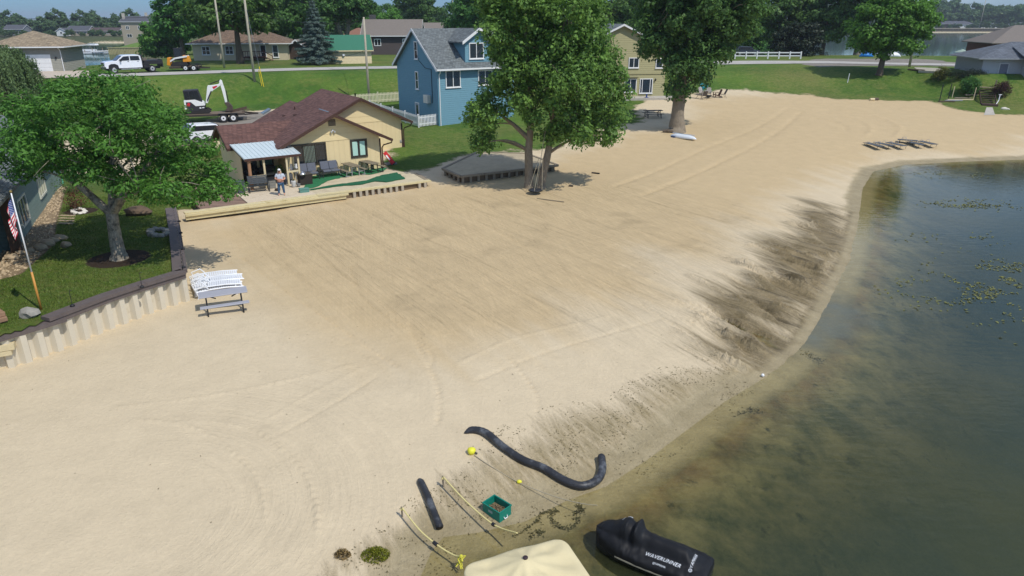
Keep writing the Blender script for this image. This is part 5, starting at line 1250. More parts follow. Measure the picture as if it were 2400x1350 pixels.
rock(325, 503, (.75, .45, .35), M('brown_stump', S(96, 80, 64), .9, var=.25), 'low brown rock mound behind the ash trunk')
for i in range(4):
    p = at_z(158 - i * 1.2, 507 + i * 6, LAWN_Z); mb = MB(); mb.box(-.42, .42, -.1, .1, 0, .05)
    o = mb.build('stepping_stone', ROCKT, loc=(p[0], p[1], LAWN_Z + .01), rot=(0, 0, -.1), bevel=.012); tag(o, 'tan stepping slab in the row crossing the lawn edge', 'stepping stone', 'stepping slabs at the lawn edge')
def shrub(name, label, loc, r, lm, seed, n_per=420, ls=.1, hgt=1.0, group=None, cat='shrub', clumps=14, stems=True):
    rg = np.random.default_rng(seed); root = empty(name, loc, 0, label, cat, group)
    cl = pick_clumps([((0, 0, r * .7 * hgt), (r * .7, r * .7, r * .6 * hgt), 1)], clumps, rg, r * .3, r * .5)
    P, N = clump_leaves(cl, n_per / r, rg, .6, .9); me = leaves_mesh('foliage', P, N, ls, lm, rg, .5, .1); c = bpy.data.objects.new('foliage', me); col.objects.link(c); c.parent = root
    if stems: part(root, 'stem', BARKD, lambda m: [m.tube([(0, 0, -.05), (x * .3, y * .3, r * .4), (x, y, r * .8)], [.03, .02, .008], 4) for x, y in rg.normal(size=(6, 2)) * r * .4])
    return root
shrub('shrub', 'small reddish shrub inside the ring of white stones', tuple(at_z(180, 492, LAWN_Z)), .8, leaf_mat('russet_leaf', S(92, 62, 44), .2, .2), 5)
shrub('shrub', 'dark green shrub at the far corner of the grey-green house', tuple(at_z(178, 462, LAWN_Z - .3)), 1.3, LM['dark'], 6)
shrub('shrub', 'yellow-green bush beside the cabin porch behind the ash branches', tuple(G(508, 366)), .9, LM['weed'], 7)
# pebbles along the house
rg = np.random.default_rng(3); mb = MB(); k = 0
while k < 2600:
    x, y = rg.uniform(-31, -20.5), rg.uniform(26, 47)
    if poly_sd(stone_poly, np.array([x]), np.array([y]))[0] > 0.05:
        r = rg.uniform(.04, .10); a = rg.uniform(0, 6.28); c, s_ = math.cos(a) * r, math.sin(a) * r; z = LAWN_Z + .0 + float(-sstep(43, 51, y) * .75)
        mb.add([(x + c, y + s_, z), (x - s_ * .8, y + c * .8, z), (x - c, y - s_, z), (x + s_ * .8, y - c * .8, z), (x, y, z + r * .75)], [(0, 1, 4), (1, 2, 4), (2, 3, 4), (3, 0, 4)]); k += 1
tag(mb.build('gravel', [M('pebble', S(180, 160, 130), .9, var=.35, scale=9)], recalc=False), kind='stuff')
# short grass blades of the lawn
n = 90000; gx = rg.uniform(-26, -13.8, n); gy = rg.uniform(21, 42, n)
ok = (poly_sd(LAWN, gx, gy) > .32) & (poly_sd(stone_poly, gx, gy) < -.1) & (np.hypot(gx + 17.85, gy - 30.3) > 1.35) & (np.hypot(gx + 24.3, gy - 38.6) > .9)
gx, gy = gx[ok], gy[ok]; n = len(gx); hh_ = rg.uniform(.03, .085, n) * (.7 + .8 * vnoise(gx, gy, .8, 9)); a = rg.uniform(0, 6.28, n); ww = .016
v = np.empty((n, 3, 3)); z0 = LAWN_Z + .05 * (vnoise(gx, gy, 2.5, 4) - .5) - .01
v[:, 0] = np.stack([gx + ww * np.cos(a), gy + ww * np.sin(a), z0], 1); v[:, 1] = np.stack([gx - ww * np.cos(a), gy - ww * np.sin(a), z0], 1)
v[:, 2] = np.stack([gx + rg.normal(size=n) * .03, gy + rg.normal(size=n) * .03, z0 + hh_], 1)
me = bpy.data.meshes.new('grass'); me.vertices.add(n * 3); me.loops.add(n * 3); me.polygons.add(n); me.vertices.foreach_set('co', v.astype('f4').ravel()); me.loops.foreach_set('vertex_index', np.arange(n * 3, dtype='i4'))
me.polygons.foreach_set('loop_start', np.arange(0, n * 3, 3, dtype='i4')); me.update(calc_edges=True); me.attributes.new('lv', 'FLOAT', 'POINT').data.foreach_set('value', np.repeat(rg.uniform(0, 1, n), 3).astype('f4'))
me.materials.append(leaf_mat('grass_blade', S(94, 112, 52), .2, .3)); o = bpy.data.objects.new('grass', me); col.objects.link(o); tag(o, kind='stuff')

# flag on its pole
fp = at_z(97, 726, LAWN_Z); fr = empty('flagpole', tuple(fp), 0, 'flagpole with wooden lower half and white upper half at the front of the lawn', 'flagpole')
part(fr, 'lower_pole', M('varnished_wood', S(196, 140, 66), .5, streak=(9, 9, .7), var=.15), lambda m: m.tube([(0, 0, -.1), (0, 0, 1.5)], [.045, .04], 8), smooth=True)
part(fr, 'upper_pole', WHITE, lambda m: m.tube([(0, 0, 1.48), (0, 0, 4.45)], [.03, .022], 8), smooth=True)
part(fr, 'finial', M('brass_ball', (.5, .36, .12), .3, .8), lambda m: m.ball((0, 0, 4.5), .05, 8))
FW, FH = 48, 26
def fpos(b, a, off=0):                                  # b along the fly, a down the hoist
    fold = math.sin(b * 9 + a * 2.5) * .07 * (.3 + b) + math.sin(b * 17 - a * 3) * .025
    x = -.04 - .42 * b * (1 - .35 * a) - .05 * math.sin(b * 5); y = .05 + fold + off; z = 4.35 - .86 * a - .92 * b * (1 - .12 * a)
    return (x, y, z)
RED = M('flag_red', S(190, 48, 62), .8, var=.05); FWH = M('flag_white', S(232, 226, 222), .8, var=.03); FBL = M('flag_blue', S(54, 78, 142), .8, var=.05)
mb = MB()
mb.add([fpos(i / FW, j / FH) for j in range(FH + 1) for i in range(FW + 1)], [])
for j in range(FH):
    for i in range(FW):
        f = j * (FW + 1) + i; mb.f.append((f, f + 1, f + FW + 2, f + FW + 1)); mb.m.append(2 if (j < 14 and i < 19) else (0 if (j // 2) % 2 == 0 else 1))
flag = mb.build('flag', [RED, FWH, FBL], smooth=True, recalc=False, loc=tuple(fp)); tag(flag, 'United States flag hanging limp from the white flagpole', 'flag')
mb = MB()
for r in range(9):
    for c in range(6 if r % 2 == 0 else 5):
        b = (c * 2 + 1 + (r % 2)) / 12 * 19 / FW; a = (r + 1) / 10 * 14 / FH
        for off in (-.008, .008):
            pts = []
            for q in range(10):
                rad = (.021 if q % 2 == 0 else .009); t = q * math.pi / 5
                pts.append(fpos(b + rad * math.sin(t) / 1.0, a - rad * math.cos(t) / .9, off))
            mb.add(pts, [tuple(range(10))])
mb.build('star', FWH, flag, recalc=False)

# ---------------------------------------------------------------- white loungers and the grey picnic table
TR = math.radians(24)
def picnic(name, label, loc, rz, top, leg, L_=1.83, group=None, boards=1, benches=(-1, 1), th=.045, w_=.74):
    r = empty(name, loc, rz, label, 'picnic table', group)
    def bd(m, y0, y1, z):
        k = boards if (y1 - y0) > .4 else max(1, boards // 2)
        for i in range(k): a = y0 + (y1 - y0) * i / k; m.box(-L_ / 2, L_ / 2, a + .006, a + (y1 - y0) / k - .006, z - th, z)
    part(r, 'table_top', top, lambda m: bd(m, -w_ / 2, w_ / 2, .75), bevel=.01)
    for s_ in benches: part(r, 'bench', top, lambda m: bd(m, s_ * .72 - .14, s_ * .72 + .14, .45), bevel=.01)
    for x in (-L_ * .36, L_ * .36):
        def lg(m):
            for s_ in (-1, 1):
                m.bar((x, s_ * .25, .7), (x, s_ * .3, .02), .05, .05)
                if s_ in benches: m.bar((x, s_ * .28, .3), (x, s_ * .74, .3), .04, .05); m.bar((x, s_ * .72, .4), (x, s_ * .72, .0), .05, .05); m.bar((x, s_ * .5, .04), (x, s_ * .82, .04), .05, .05)
            m.bar((x, -.3, .68), (x, .3, .68), .05, .04); m.bar((x, 0, .68), (x * .45, 0, .5), .04, .04)
        part(r, 'leg', leg, lg)
    return r
pt = at_z(522, 683, 1.3)
picnic('picnic_table', 'grey-topped picnic table pushed against the white loungers', (pt[0], pt[1] + .0, .53), TR, M('grey_plastic_top', S(164, 164, 170), .55, var=.04), DARKMET, 1.9, benches=(-1,))
def lounger(label, loc, rz, dz=0, tilt=0):
    r = empty('sun_lounger', (loc[0], loc[1], loc[2] + dz), rz, label, 'sun lounger', 'white plastic loungers beside the retaining wall')
    def slats(m, x0, x1, n_, f):
        for i in range(n_):
            a = x0 + (x1 - x0) * i / n_; b = a + (x1 - x0) / n_ * .84
            m.add([(a, -.31, f(a)), (b, -.31, f(b)), (b, .31, f(b)), (a, .31, f(a)), (a, -.31, f(a) - .03), (b, -.31, f(b) - .03), (b, .31, f(b) - .03), (a, .31, f(a) - .03)],
                  [(0, 1, 2, 3), (7, 6, 5, 4), (0, 4, 5, 1), (1, 5, 6, 2), (2, 6, 7, 3), (3, 7, 4, 0)])
    f = lambda x: .36 + .07 * math.sin((x + .9) / 1.8 * math.pi)
    part(r, 'seat', WHITEP, lambda m: slats(m, -.42, .95, 15, f)); part(r, 'backrest', WHITEP, lambda m: slats(m, -.95, -.45, 5, lambda x: f(x) + .02))
    part(r, 'frame', WHITEP, lambda m: [m.tube([(-.98, y, .34), (-.4, y, f(-.4) - .02), (.3, y, f(.3) - .02), (.98, y, .34)], .03, 6) for y in (-.34, .34)])
    for x in (-.86, .72):
        for y in (-.34, .34): part(r, 'leg', WHITEP, lambda m: m.tube([(x, y, .34), (x - .08, y * 1.04, .0)], .028, 6))
    part(r, 'armrest', WHITEP, lambda m: [m.tube([(-.9, y, .1), (-1.0, y, .5), (-.62, y, .62), (-.45, y, .42)], .026, 6) for y in (-.36, .36)])
    return r
lb_ = at_z(512, 672, .9); e1 = Vector((math.cos(TR), math.sin(TR))); e2 = Vector((-math.sin(TR), math.cos(TR)))
for i, (dy, dx, dz, lb) in enumerate([(.05, .05, 0, 'white plastic lounger right against the grey picnic table'), (.62, -.05, 0, 'white plastic lounger second from the picnic table'), (1.2, -.12, 0, 'white plastic lounger third from the picnic table'), (1.78, -.05, 0, 'white plastic lounger farthest from the picnic table'),
                                      (.1, .0, .13, 'white plastic lounger stacked on the one by the picnic table'), (.7, .12, .13, 'white plastic lounger stacked on the second one, pushed towards the beach')]):
    lounger(lb, (lb_[0] + e1.x * dx + e2.x * dy, lb_[1] + e1.y * dx + e2.y * dy, .52), TR + (.02, -.04, .05, .0, -.03, .03)[i], dz)

# ---------------------------------------------------------------- shore: pipes, ropes, crate, buoys
PIPEM = M('black_drain_pipe', (.028, .029, .033), .45, var=.35, scale=2.5, dirt_shade=S(112, 116, 120), dscale=1.6, dmin=.52)
def curve_px(pts, lift):
    q = [G(*p[:2]) for p in pts]; q = [np.array([a[0], a[1], a[2] + (p[2] if len(p) > 2 else lift)]) for a, p in zip(q, pts)]; out = []
    for i in range(len(q) - 1):
        p0, p1, p2, p3 = q[max(i - 1, 0)], q[i], q[i + 1], q[min(i + 2, len(q) - 1)]
        for k in range(10):
            t = k / 10; out.append(.5 * ((2 * p1) + (-p0 + p2) * t + (2 * p0 - 5 * p1 + 4 * p2 - p3) * t * t + (-p0 + 3 * p1 - 3 * p2 + p3) * t ** 3))
    out.append(q[-1]); return out
def pipe(name, label, pts, r, taper, open_end):
    c = curve_px(pts, .1); n = len(c); o = np.mean(c, 0); rs = [r * (taper(i / (n - 1))) * (1 + .03 * math.sin(i * 2.3)) for i in range(n)]
    m = MB(); m.tube([p - o for p in c], rs, 14, cap=False)
    a, b = c[0] - o, c[-1] - o
    if open_end:                                          # wall thickness at the mouth, dark inside
        d = (c[-1] - c[-3]); d /= np.linalg.norm(d)
        m.tube([b, b - d * .004, b - d * .5], [rs[-1], rs[-1] * .82, rs[-1] * .8], 14, cap=True)
    else: m.ball(tuple(b), (rs[-1], rs[-1], rs[-1] * .95), 10)
    m.ball(tuple(a), (rs[0], rs[0], rs[0] * .6), 8)
    return tag(m.build(name, PIPEM, smooth=True, recalc=False, loc=tuple(o)), label, 'pipe')
pipe('drain_pipe', 'long black S-curved drain pipe running from the sand into the shallows', [(1091, 1016, .03), (1110, 1012, .06), (1140, 1022), (1180, 1055), (1225, 1085), (1275, 1105), (1320, 1132), (1362, 1146), (1398, 1133), (1411, 1108), (1409, 1080, .12)], .118, lambda t: min(1, .35 + t * 9), False)
pipe('drain_pipe', 'short straight black drain pipe with open mouth beside the ropes', [(983, 1128, .05), (990, 1142, .07), (1003, 1172, .1), (1016, 1206, .1), (1031, 1243, .1)], .1, lambda t: min(1, .55 + t * 3), True)
ROPEM = M('yellow_rope', S(212, 198, 136), .85, var=.15, scale=20); GREYROPE = M('grey_rope', S(168, 158, 134), .85, var=.1)
def rope(label, pts, r, mat, knots=()):
    c = curve_px(pts, .03); o = np.mean(c, 0); m = MB(); m.tube([p - o for p in c], r, 6); ro = m.build('mooring_rope', mat, smooth=True, loc=tuple(o)); tag(ro, label, 'rope')
    for t, l_ in knots:
        i = int(t * (len(c) - 2)); k = MB(); k.tube([c[i] - o, c[min(i + max(1, int(l_ * 10)), len(c) - 1)] - o], r * 2.2, 7); k.build('sleeve', BLACK, ro)
    return ro, c
r1, c1 = rope('yellow mooring rope with dark sleeve from the upper stake to the tan boat cover', [(1040, 1141, .32), (1085, 1190, .30), (1140, 1243, .34), (1172, 1268, .40), (1212, 1305, .7)], .022, ROPEM, ((.62, .25),))
r2, c2 = rope('yellow mooring rope from the lower stake ending in a knot by the boat', [(944, 1213, .30), (985, 1262, .25), (1030, 1300, .25), (1065, 1325, .3), (1082, 1338, .42)], .022, ROPEM, ((.45, .25),))
rope('thin grey rope from the yellow buoy past the small float to the covered watercraft', [(1112, 1070, .05), (1150, 1096, .05), (1218, 1136, .06), (1300, 1180, .22), (1360, 1208, .38), (1398, 1222, .5)], .011, GREYROPE)
for c, lb in ((c1, 'short stake holding the upper yellow rope'), (c2, 'short stake holding the lower yellow rope')):
    p = c[0]; s_ = empty('stake', (p[0], p[1], p[2] - .34), 0, lb, 'stake', 'rope stakes in the sand')
    part(s_, 'post', OLDWOOD, lambda m: m.tube([(0, 0, -.2), (-.02, .02, .36)], .022, 6)); part(s_, 'knot', ROPEM, lambda m: [m.ball((random.uniform(-.03, .03), random.uniform(-.03, .03), .31 + random.uniform(-.03, .03)), .03, 6) for _ in range(4)])
kn = empty('rope_tail', tuple(c2[-1] - np.array([0, 0, .05])), 0, 'loose yellow knotted rope ends hanging beside the tan boat cover', 'rope')
part(kn, 'knot', M('bright_yellow_rope', S(206, 200, 70), .8), lambda m: [m.tube([(0, 0, .05), (random.uniform(-.1, .1), random.uniform(-.1, .1), .0), (random.uniform(-.16, .16), random.uniform(-.2, .05), -.16)], .014, 5) for _ in range(5)] + [m.ball((0, 0, .05), .05, 7)])
YEL = M('yellow_buoy', S(226, 222, 60), .45, var=.06, dirt_shade=S(190, 186, 80), dmin=.62)
b1 = G(1105, 1064); bo = empty('buoy', (b1[0], b1[1], b1[2]), .4, 'large yellow teardrop buoy lying on the sand by the long pipe', 'buoy')
part(bo, 'float', YEL, lambda m: m.add(*(lambda g: g)(([(x * r_ * .125 + 0, y * r_ * .125, .11 + z * .75) for r_, z in ((.35, -.14), (.8, -.1), (1, 0), (.85, .08), (.45, .12)) for x, y in [(math.cos(t * .5236) * (1 + .10 * math.cos(3 * t * .5236)), math.sin(t * .5236) * 1.0) for t in range(12)]],
     [(i * 12 + j, i * 12 + (j + 1) % 12, i * 12 + 12 + (j + 1) % 12, i * 12 + 12 + j) for i in range(4) for j in range(12)] + [tuple(range(11, -1, -1)), tuple(range(48, 60))]))), smooth=True)
part(bo, 'eyelet', BLACK, lambda m: m.tube([(.08, -.08, .08), (.14, -.12, .05)], .024, 6))
b2 = G(1217, 1134); tag(MB().ball((0, 0, 0), (.075, .055, .055), 10).build('float', YEL, smooth=True, loc=(b2[0], b2[1], b2[2] + .07)), 'small yellow float strung on the thin grey rope', 'float')
b3 = G(1787, 884); tag(MB().ball((0, 0, 0), .06, 10).build('ball', WHITEP, smooth=True, loc=(b3[0], b3[1], b3[2] + .08)), 'small white ball at the water edge below the raked wet sand', 'ball')
TEAL = M('teal_plastic', S(10, 122, 104), .5, var=.08, dirt_shade=S(40, 104, 88), dmin=.62)
cr0 = at_z(1170, 1210, .05); crt = empty('crate', (cr0[0] - .06, cr0[1] + .14, .02), math.radians(-43), 'teal plastic crate half full of debris on the wet sand', 'crate')
def crate(m):
    w1, d1, h1 = .30, .215, .31
    for x0, x1, y0, y1 in ((-w1, w1, -d1, -d1 + .018), (-w1, w1, d1 - .018, d1), (-w1, -w1 + .018, -d1 + .018, d1 - .018), (w1 - .018, w1, -d1 + .018, d1 - .018)): m.box(x0, x1, y0, y1, 0, h1)
    m.box(-w1 + .018, w1 - .018, -d1 + .018, d1 - .018, 0, .02)
    for x0, x1, y0, y1 in ((-w1 - .016, w1 + .016, -d1 - .016, -d1 + .012), (-w1 - .016, w1 + .016, d1 - .012, d1 + .016), (-w1 - .016, -w1 + .012, -d1 + .012, d1 - .012), (w1 - .012, w1 + .016, -d1 + .012, d1 - .012)): m.box(x0, x1, y0, y1, h1 - .02, h1 + .006)
part(crt, 'body', TEAL, crate)
part(crt, 'sticker', M('pale_sticker', S(150, 170, 166), .6), lambda m: m.box(-.1, .05, -.2195, -.2165, .14, .21))
part(crt, 'handle', WHITEP, lambda m: m.tube([(.305, -.06, .1), (.33, -.05, .05), (.33, .05, .05), (.305, .06, .1)], .012, 6))
dbr = empty('driftwood_debris', (crt.location[0], crt.location[1], .1), math.radians(-43), 'heap of brown weed and sticks inside the teal crate', 'debris')
part(dbr, 'heap', M('dry_weed', S(120, 104, 78), .95, var=.45, scale=14), lambda m: ([m.bar((random.uniform(-.24, .24), random.uniform(-.16, .16), random.uniform(-.02, .08)), (random.uniform(-.24, .24), random.uniform(-.16, .16), random.uniform(.0, .13)), .018, .014) for _ in range(70)], m.box(-.27, .27, -.19, .19, -.07, .03)))
for (px, py, r_, lm, lb, nn) in ((880, 1304, .34, LM['weed'], 'bright green weed clump on the sand at the bottom edge', 900), (803, 1304, .2, leaf_mat('dry_weed_leaf', S(128, 112, 74), .2, .2), 'small dry weed tuft left of the green clump', 420)):
    p = G(px, py); rg = np.random.default_rng(px); n = nn; aa = rg.uniform(0, 6.28, n); rr = r_ * rg.uniform(0, 1, n) ** .6
    P = np.stack([rr * np.cos(aa), rr * np.sin(aa) * .8, .02 + rg.uniform(0, .24, n) * (1 - rr / r_ * .8)], 1); N = rg.normal(size=(n, 3)) * .7 + np.array([0, 0, .5])
    rt = empty('weed_clump', tuple(p), 0, lb, 'weed'); me = leaves_mesh('foliage', P, N, .07, lm, rg, .3, -1.2); o = bpy.data.objects.new('foliage', me); col.objects.link(o); o.parent = rt
    part(rt, 'stem', BARKD, lambda m: [m.tube([(0, 0, -.02), (x * .5, y * .5, .06), (x, y, .12)], .006, 4) for x, y in rg.normal(size=(10, 2)) * r_ * .5])
# scraps of washed-up weed on the damp sand and in the shallows
rg = np.random.default_rng(77); n = 15000; sx_ = rg.uniform(-5, 12, n); sy_ = rg.uniform(11.5, 25, n)
sd1 = poly_sd(wet1, sx_, sy_); keep = (sd1 > -.4) & (vnoise(sx_, sy_, .8, 40) * .6 + vnoise(sx_, sy_, .3, 41) * .5 > .56); sx_, sy_ = sx_[keep], sy_[keep]
hz_ = height(sx_, sy_) ; P = np.stack([sx_, sy_, np.maximum(hz_, -.03) + .012], 1); N = rg.normal(size=(len(P), 3)) * .35 + np.array([0, 0, 1])
me = leaves_mesh('weed_scraps', P, N, .06, M('washed_up_weed', S(96, 88, 56), .9, var=.4, scale=5), rg, .35, 0); o = bpy.data.objects.new('weed_scraps', me); col.objects.link(o); tag(o, kind='stuff')
P = []; rg = np.random.default_rng(78)
for (pts, wdt, cnt) in (([(1300, 1195), (1292, 1215), (1305, 1232), (1330, 1240), (1350, 1228), (1352, 1210)], .045, 170), ([(1240, 1262), (1262, 1250), (1270, 1247)], .06, 80), ([(1258, 1222), (1270, 1205), (1290, 1198), (1310, 1200)], .03, 90), ([(1205, 1258), (1235, 1240), (1258, 1222)], .02, 60), ([(1345, 1208), (1362, 1195), (1356, 1188)], .05, 110), ([(1730, 972), (1760, 962), (1780, 965)], .12, 120), ([(1890, 830), (1910, 840), (1925, 850)], .15, 140)):
    c = np.array(curve_px([(a, b, .0) for a, b in pts], 0)); i = rg.integers(0, len(c), cnt); P.append(c[i] + rg.normal(size=(cnt, 3)) * np.array([wdt, wdt, .0]))
P = np.concatenate(P); P[:, 2] = np.maximum(height(P[:, 0], P[:, 1]) + .015, -.06)
me = leaves_mesh('water_weed', P, rg.normal(size=(len(P), 3)) * .4 + np.array([0, 0, 1]), .08, M('water_weed', S(82, 78, 48), .9, var=.3), rg, .3, 0); o = bpy.data.objects.new('water_weed', me); col.objects.link(o); tag(o, kind='stuff')

P = []; rg = np.random.default_rng(79)
for px, py, wx, wy, cnt in ((2330, 690, 3.2, 2.6, 900), (2270, 480, 2.6, 1.0, 420), (2240, 410, 3.0, 1.2, 420), (2390, 640, 2.0, 2.0, 500), (2250, 560, 2.0, 1.0, 120)):
    c = at_z(px, py, 0); q = rg.normal(size=(cnt, 2)) * (wx, wy) * .7 + c[:2]; q = q[vnoise(q[:, 0], q[:, 1], .9, 60) > .5]; P.append(np.column_stack([q, np.full(len(q), .012)]))
P = np.concatenate(P); me = leaves_mesh('floating_weed', P, rg.normal(size=(len(P), 3)) * .12 + np.array([0, 0, 1]), .17, M('floating_weed', S(112, 114, 62), .8, var=.3), rg, .5, 0); o = bpy.data.objects.new('floating_weed', me); col.objects.link(o); tag(o, kind='stuff')
# twigs and crumbs lying about the raked sand
n = 1500; sx_ = rg.uniform(-18, 24, n); sy_ = rg.uniform(14, 90, n); sx_[700:] = 99; ok = (poly_sd(LAKE, sx_, sy_) < -.6) & (poly_sd(gpoly, sx_, sy_) < 0) & (poly_sd(LAWN, sx_, sy_) < -.8)
sx_, sy_ = sx_[ok], sy_[ok]; P = np.stack([sx_, sy_, height(sx_, sy_) + .02], 1); me = leaves_mesh('beach_litter', P, rg.normal(size=(len(P), 3)) * .5 + np.array([0, 0, 1]), .06, M('beach_litter', S(112, 96, 72), .9, var=.4), rg, .35, 0); o = bpy.data.objects.new('beach_litter', me); col.objects.link(o); tag(o, kind='stuff')

# ---------------------------------------------------------------- the covered watercraft
bow, tail = np.array([2.08, 14.0]), np.array([4.47, 12.56]); jd = bow - tail; jl = np.linalg.norm(jd); JR = math.atan2(jd[1], jd[0]); jc = (bow + tail) / 2
jet = empty('watercraft', (jc[0], jc[1], 0), JR, 'personal watercraft under a black cover with white lettering in the shallows', 'watercraft')
COVER = M('black_cover_fabric', (.009, .0095, .011), .6, var=.2, scale=2, bump=.012, bscale=7, spec=.3)
hx = jl / 2
JST = []                                                # stations: x, half width, edge height, deck height, ridge half width, ridge height, horn
for x, w_, ze_, zd, rw, zr, hn in ((1.0, .04, .40, .44, .02, .46, 0), (.94, .24, .38, .47, .08, .52, 0), (.84, .38, .36, .52, .16, .62, 0), (.68, .48, .35, .54, .24, .74, 0), (.5, .54, .34, .52, .26, .92, .0), (.42, .56, .33, .50, .24, 1.02, .04), (.33, .57, .33, .46, .20, .88, .04), (.24, .58, .32, .44, .22, 1.04, .12),
                                     (.15, .585, .32, .43, .18, .80, .02), (0, .59, .31, .42, .17, .76, 0), (-.2, .59, .31, .42, .17, .74, 0), (-.45, .59, .31, .42, .18, .74, 0), (-.62, .58, .31, .42, .18, .70, 0), (-.72, .57, .31, .42, .2, .58, 0), (-.82, .55, .31, .44, .25, .48, 0), (-.95, .5, .31, .42, .26, .44, 0), (-1.0, .46, .30, .36, .2, .38, 0)):
    JST.append((x * hx, w_ * .93, ze_ * .95, zd * .94, rw * .93, zr * .93, hn))
m = MB(); prof_n = 15; vs = []
STI = []
for a, b in zip(JST[:-1], JST[1:]):
    for k in range(3):
        t = k / 3; STI.append([a[i] * (1 - t) + b[i] * t for i in range(7)])
STI.append(list(JST[-1]))
jr = np.random.default_rng(4)
for (x, w_, ze_, zd, rw, zr, hn) in STI:
    half = [(w_, ze_ - .16), (w_ * 1.02, ze_), (w_ * .92, ze_ + (zd - ze_) * .6), (w_ * .74, zd), (rw + (w_ * .74 - rw) * .35, zd + (zr - zd) * .12), (rw + .02 + hn * .9, zd + (zr - zd) * (.62 + hn * 2.0)), (rw * .6, zr + hn * .15), (0, zr - hn * .2)]
    sec = [(y, z) for y, z in half] + [(-y, z) for y, z in half[-2::-1]]
    for y, z in sec: vs.append((x + jr.normal() * .008, y + jr.normal() * .010, z + jr.normal() * .011))
k = len(STI); fs = [(i * prof_n + j, (i + 1) * prof_n + j, (i + 1) * prof_n + j + 1, i * prof_n + j + 1) for i in range(k - 1) for j in range(prof_n - 1)]
fs += [tuple(range(prof_n)), tuple(range((k - 1) * prof_n, k * prof_n))[::-1]]
m.add(vs, fs); cover = m.build('cover', COVER, jet, smooth=True)
md = cover.modifiers.new('soft', 'SUBSURF'); md.levels = 1; md.render_levels = 2
HULL = M('black_hull', (.02, .021, .024), .25, spec=.5); STRIPE = M('grey_hull_stripe', S(120, 118, 104), .4)
def hull(mm, z0, z1, f0, f1, pr):
    vs = []; 
    for (x, w_, *_r) in STI: vs += [(x, w_ * f0 + pr, z0), (x, w_ * f1 + pr, z1), (x, -w_ * f1 - pr, z1), (x, -w_ * f0 - pr, z0)]
    n_ = len(STI); mm.add(vs, [(4 * i + j, 4 * i + 4 + j, 4 * i + 4 + (j + 1) % 4, 4 * i + (j + 1) % 4) for i in range(n_ - 1) for j in range(4)] + [(0, 1, 2, 3), (4 * n_ - 1, 4 * n_ - 2, 4 * n_ - 3, 4 * n_ - 4)])
part(jet, 'hull', HULL, lambda mm: hull(mm, -.12, .20, .72, .98, 0), smooth=False)
part(jet, 'bumper_stripe', STRIPE, lambda mm: [mm.tube([(x, s_ * (w_ * 1.0 + .004), .165) for (x, w_, *_r) in STI[12:-4]], .02, 6) for s_ in (-1, 1)])
0 and part(jet, 'grab_strap', M('pale_strap', S(170, 176, 180), .6), lambda mm: mm.tube([(-.62 * hx, .16, .72), (-.64 * hx, .28, .6), (-.66 * hx, .36, .5)], .014, 5))
dg = bpy.context.evaluated_depsgraph_get(); dg.update()
bvh = BVHTree.FromObject(cover, dg)
LETTER = M('white_lettering', S(226, 230, 234), .6, var=.02)
def lettering(text, pos, xdir, size, shear=.0, sx_=1.0, parent=jet, ring=None):
    cu = bpy.data.curves.new('lettering', 'FONT'); cu.body = text; cu.size = size; cu.shear = shear; cu.align_x = 'CENTER'; cu.align_y = 'CENTER'; cu.offset = 0.0
    cu.space_character = 1.08; ob = bpy.data.objects.new('lettering', cu); col.objects.link(ob); bpy.context.view_layer.update()
    me = bpy.data.meshes.new_from_object(ob.evaluated_get(bpy.context.evaluated_depsgraph_get())); bpy.data.objects.remove(ob)
    bm = bmesh.new(); bm.from_mesh(me)
    bmesh.ops.triangulate(bm, faces=bm.faces); bmesh.ops.subdivide_edges(bm, edges=bm.edges, cuts=1, use_grid_fill=True)
    if ring:
        rx, rr = ring; q = []
        for r_ in (rr, rr * .72):
            for t in range(20): q.append(bm.verts.new((rx + r_ * math.cos(t * .31416), r_ * math.sin(t * .31416), 0)))
        for t in range(20): bm.faces.new((q[t], q[(t + 1) % 20], q[20 + (t + 1) % 20], q[20 + t]))
        for a0 in (0, 2.094, 4.189):
            c, s_ = math.cos(a0 + 1.571), math.sin(a0 + 1.571); bm.faces.new([bm.verts.new((rx + (u * c - v_ * s_) * rr, (u * s_ + v_ * c) * rr, 0)) for u, v_ in ((0, -.07), (.75, -.07), (.75, .07), (0, .07))])
    xd = Vector((*xdir, 0)).normalized(); yd = Vector((-xd.y, xd.x, 0))
    for v in bm.verts:
        p = Vector((pos[0], pos[1], 0)) + xd * (v.co.x * sx_) + yd * v.co.y
        hit = bvh.ray_cast(Vector((p.x, p.y, 3)), Vector((0, 0, -1)))
        z = hit[0].z if hit[0] is not None else .4
        v.co = Vector((p.x, p.y, z + .008))
    bm.to_mesh(me); bm.free(); me.materials.clear(); me.materials.append(LETTER)
    o = bpy.data.objects.new('lettering', me); col.objects.link(o); o.parent = parent; return o
def jl_px(px, py, z):
    q = at_z(px, py, z) - np.array([jc[0], jc[1], 0]); c, s_ = math.cos(JR), math.sin(JR); return (q[0] * c + q[1] * s_, -q[0] * s_ + q[1] * c)
p0, p1 = jl_px(1519, 1295, .44), jl_px(1588, 1327, .44); tl = math.hypot(p1[0] - p0[0], p1[1] - p0[1])
lettering('WAVERUNNER', ((p0[0] + p1[0]) / 2, min(.36, (p0[1] + p1[1]) / 2)), (-1, -.02), tl / 5.9, .25, .95)
p0, p1 = jl_px(1538, 1311, .40), jl_px(1563, 1324, .40); tl = math.hypot(p1[0] - p0[0], p1[1] - p0[1])
lettering('YAMAHA', ((p0[0] + p1[0]) / 2, max(.47, min(.5, (p0[1] + p1[1]) / 2))), (-1, 0), tl / 4.6, 0, 1.0, ring=(-tl * .56, tl * .085))
p0, p1 = jl_px(1618, 1331, .45), jl_px(1634, 1306, .45); tl = math.hypot(p1[0] - p0[0], p1[1] - p0[1])
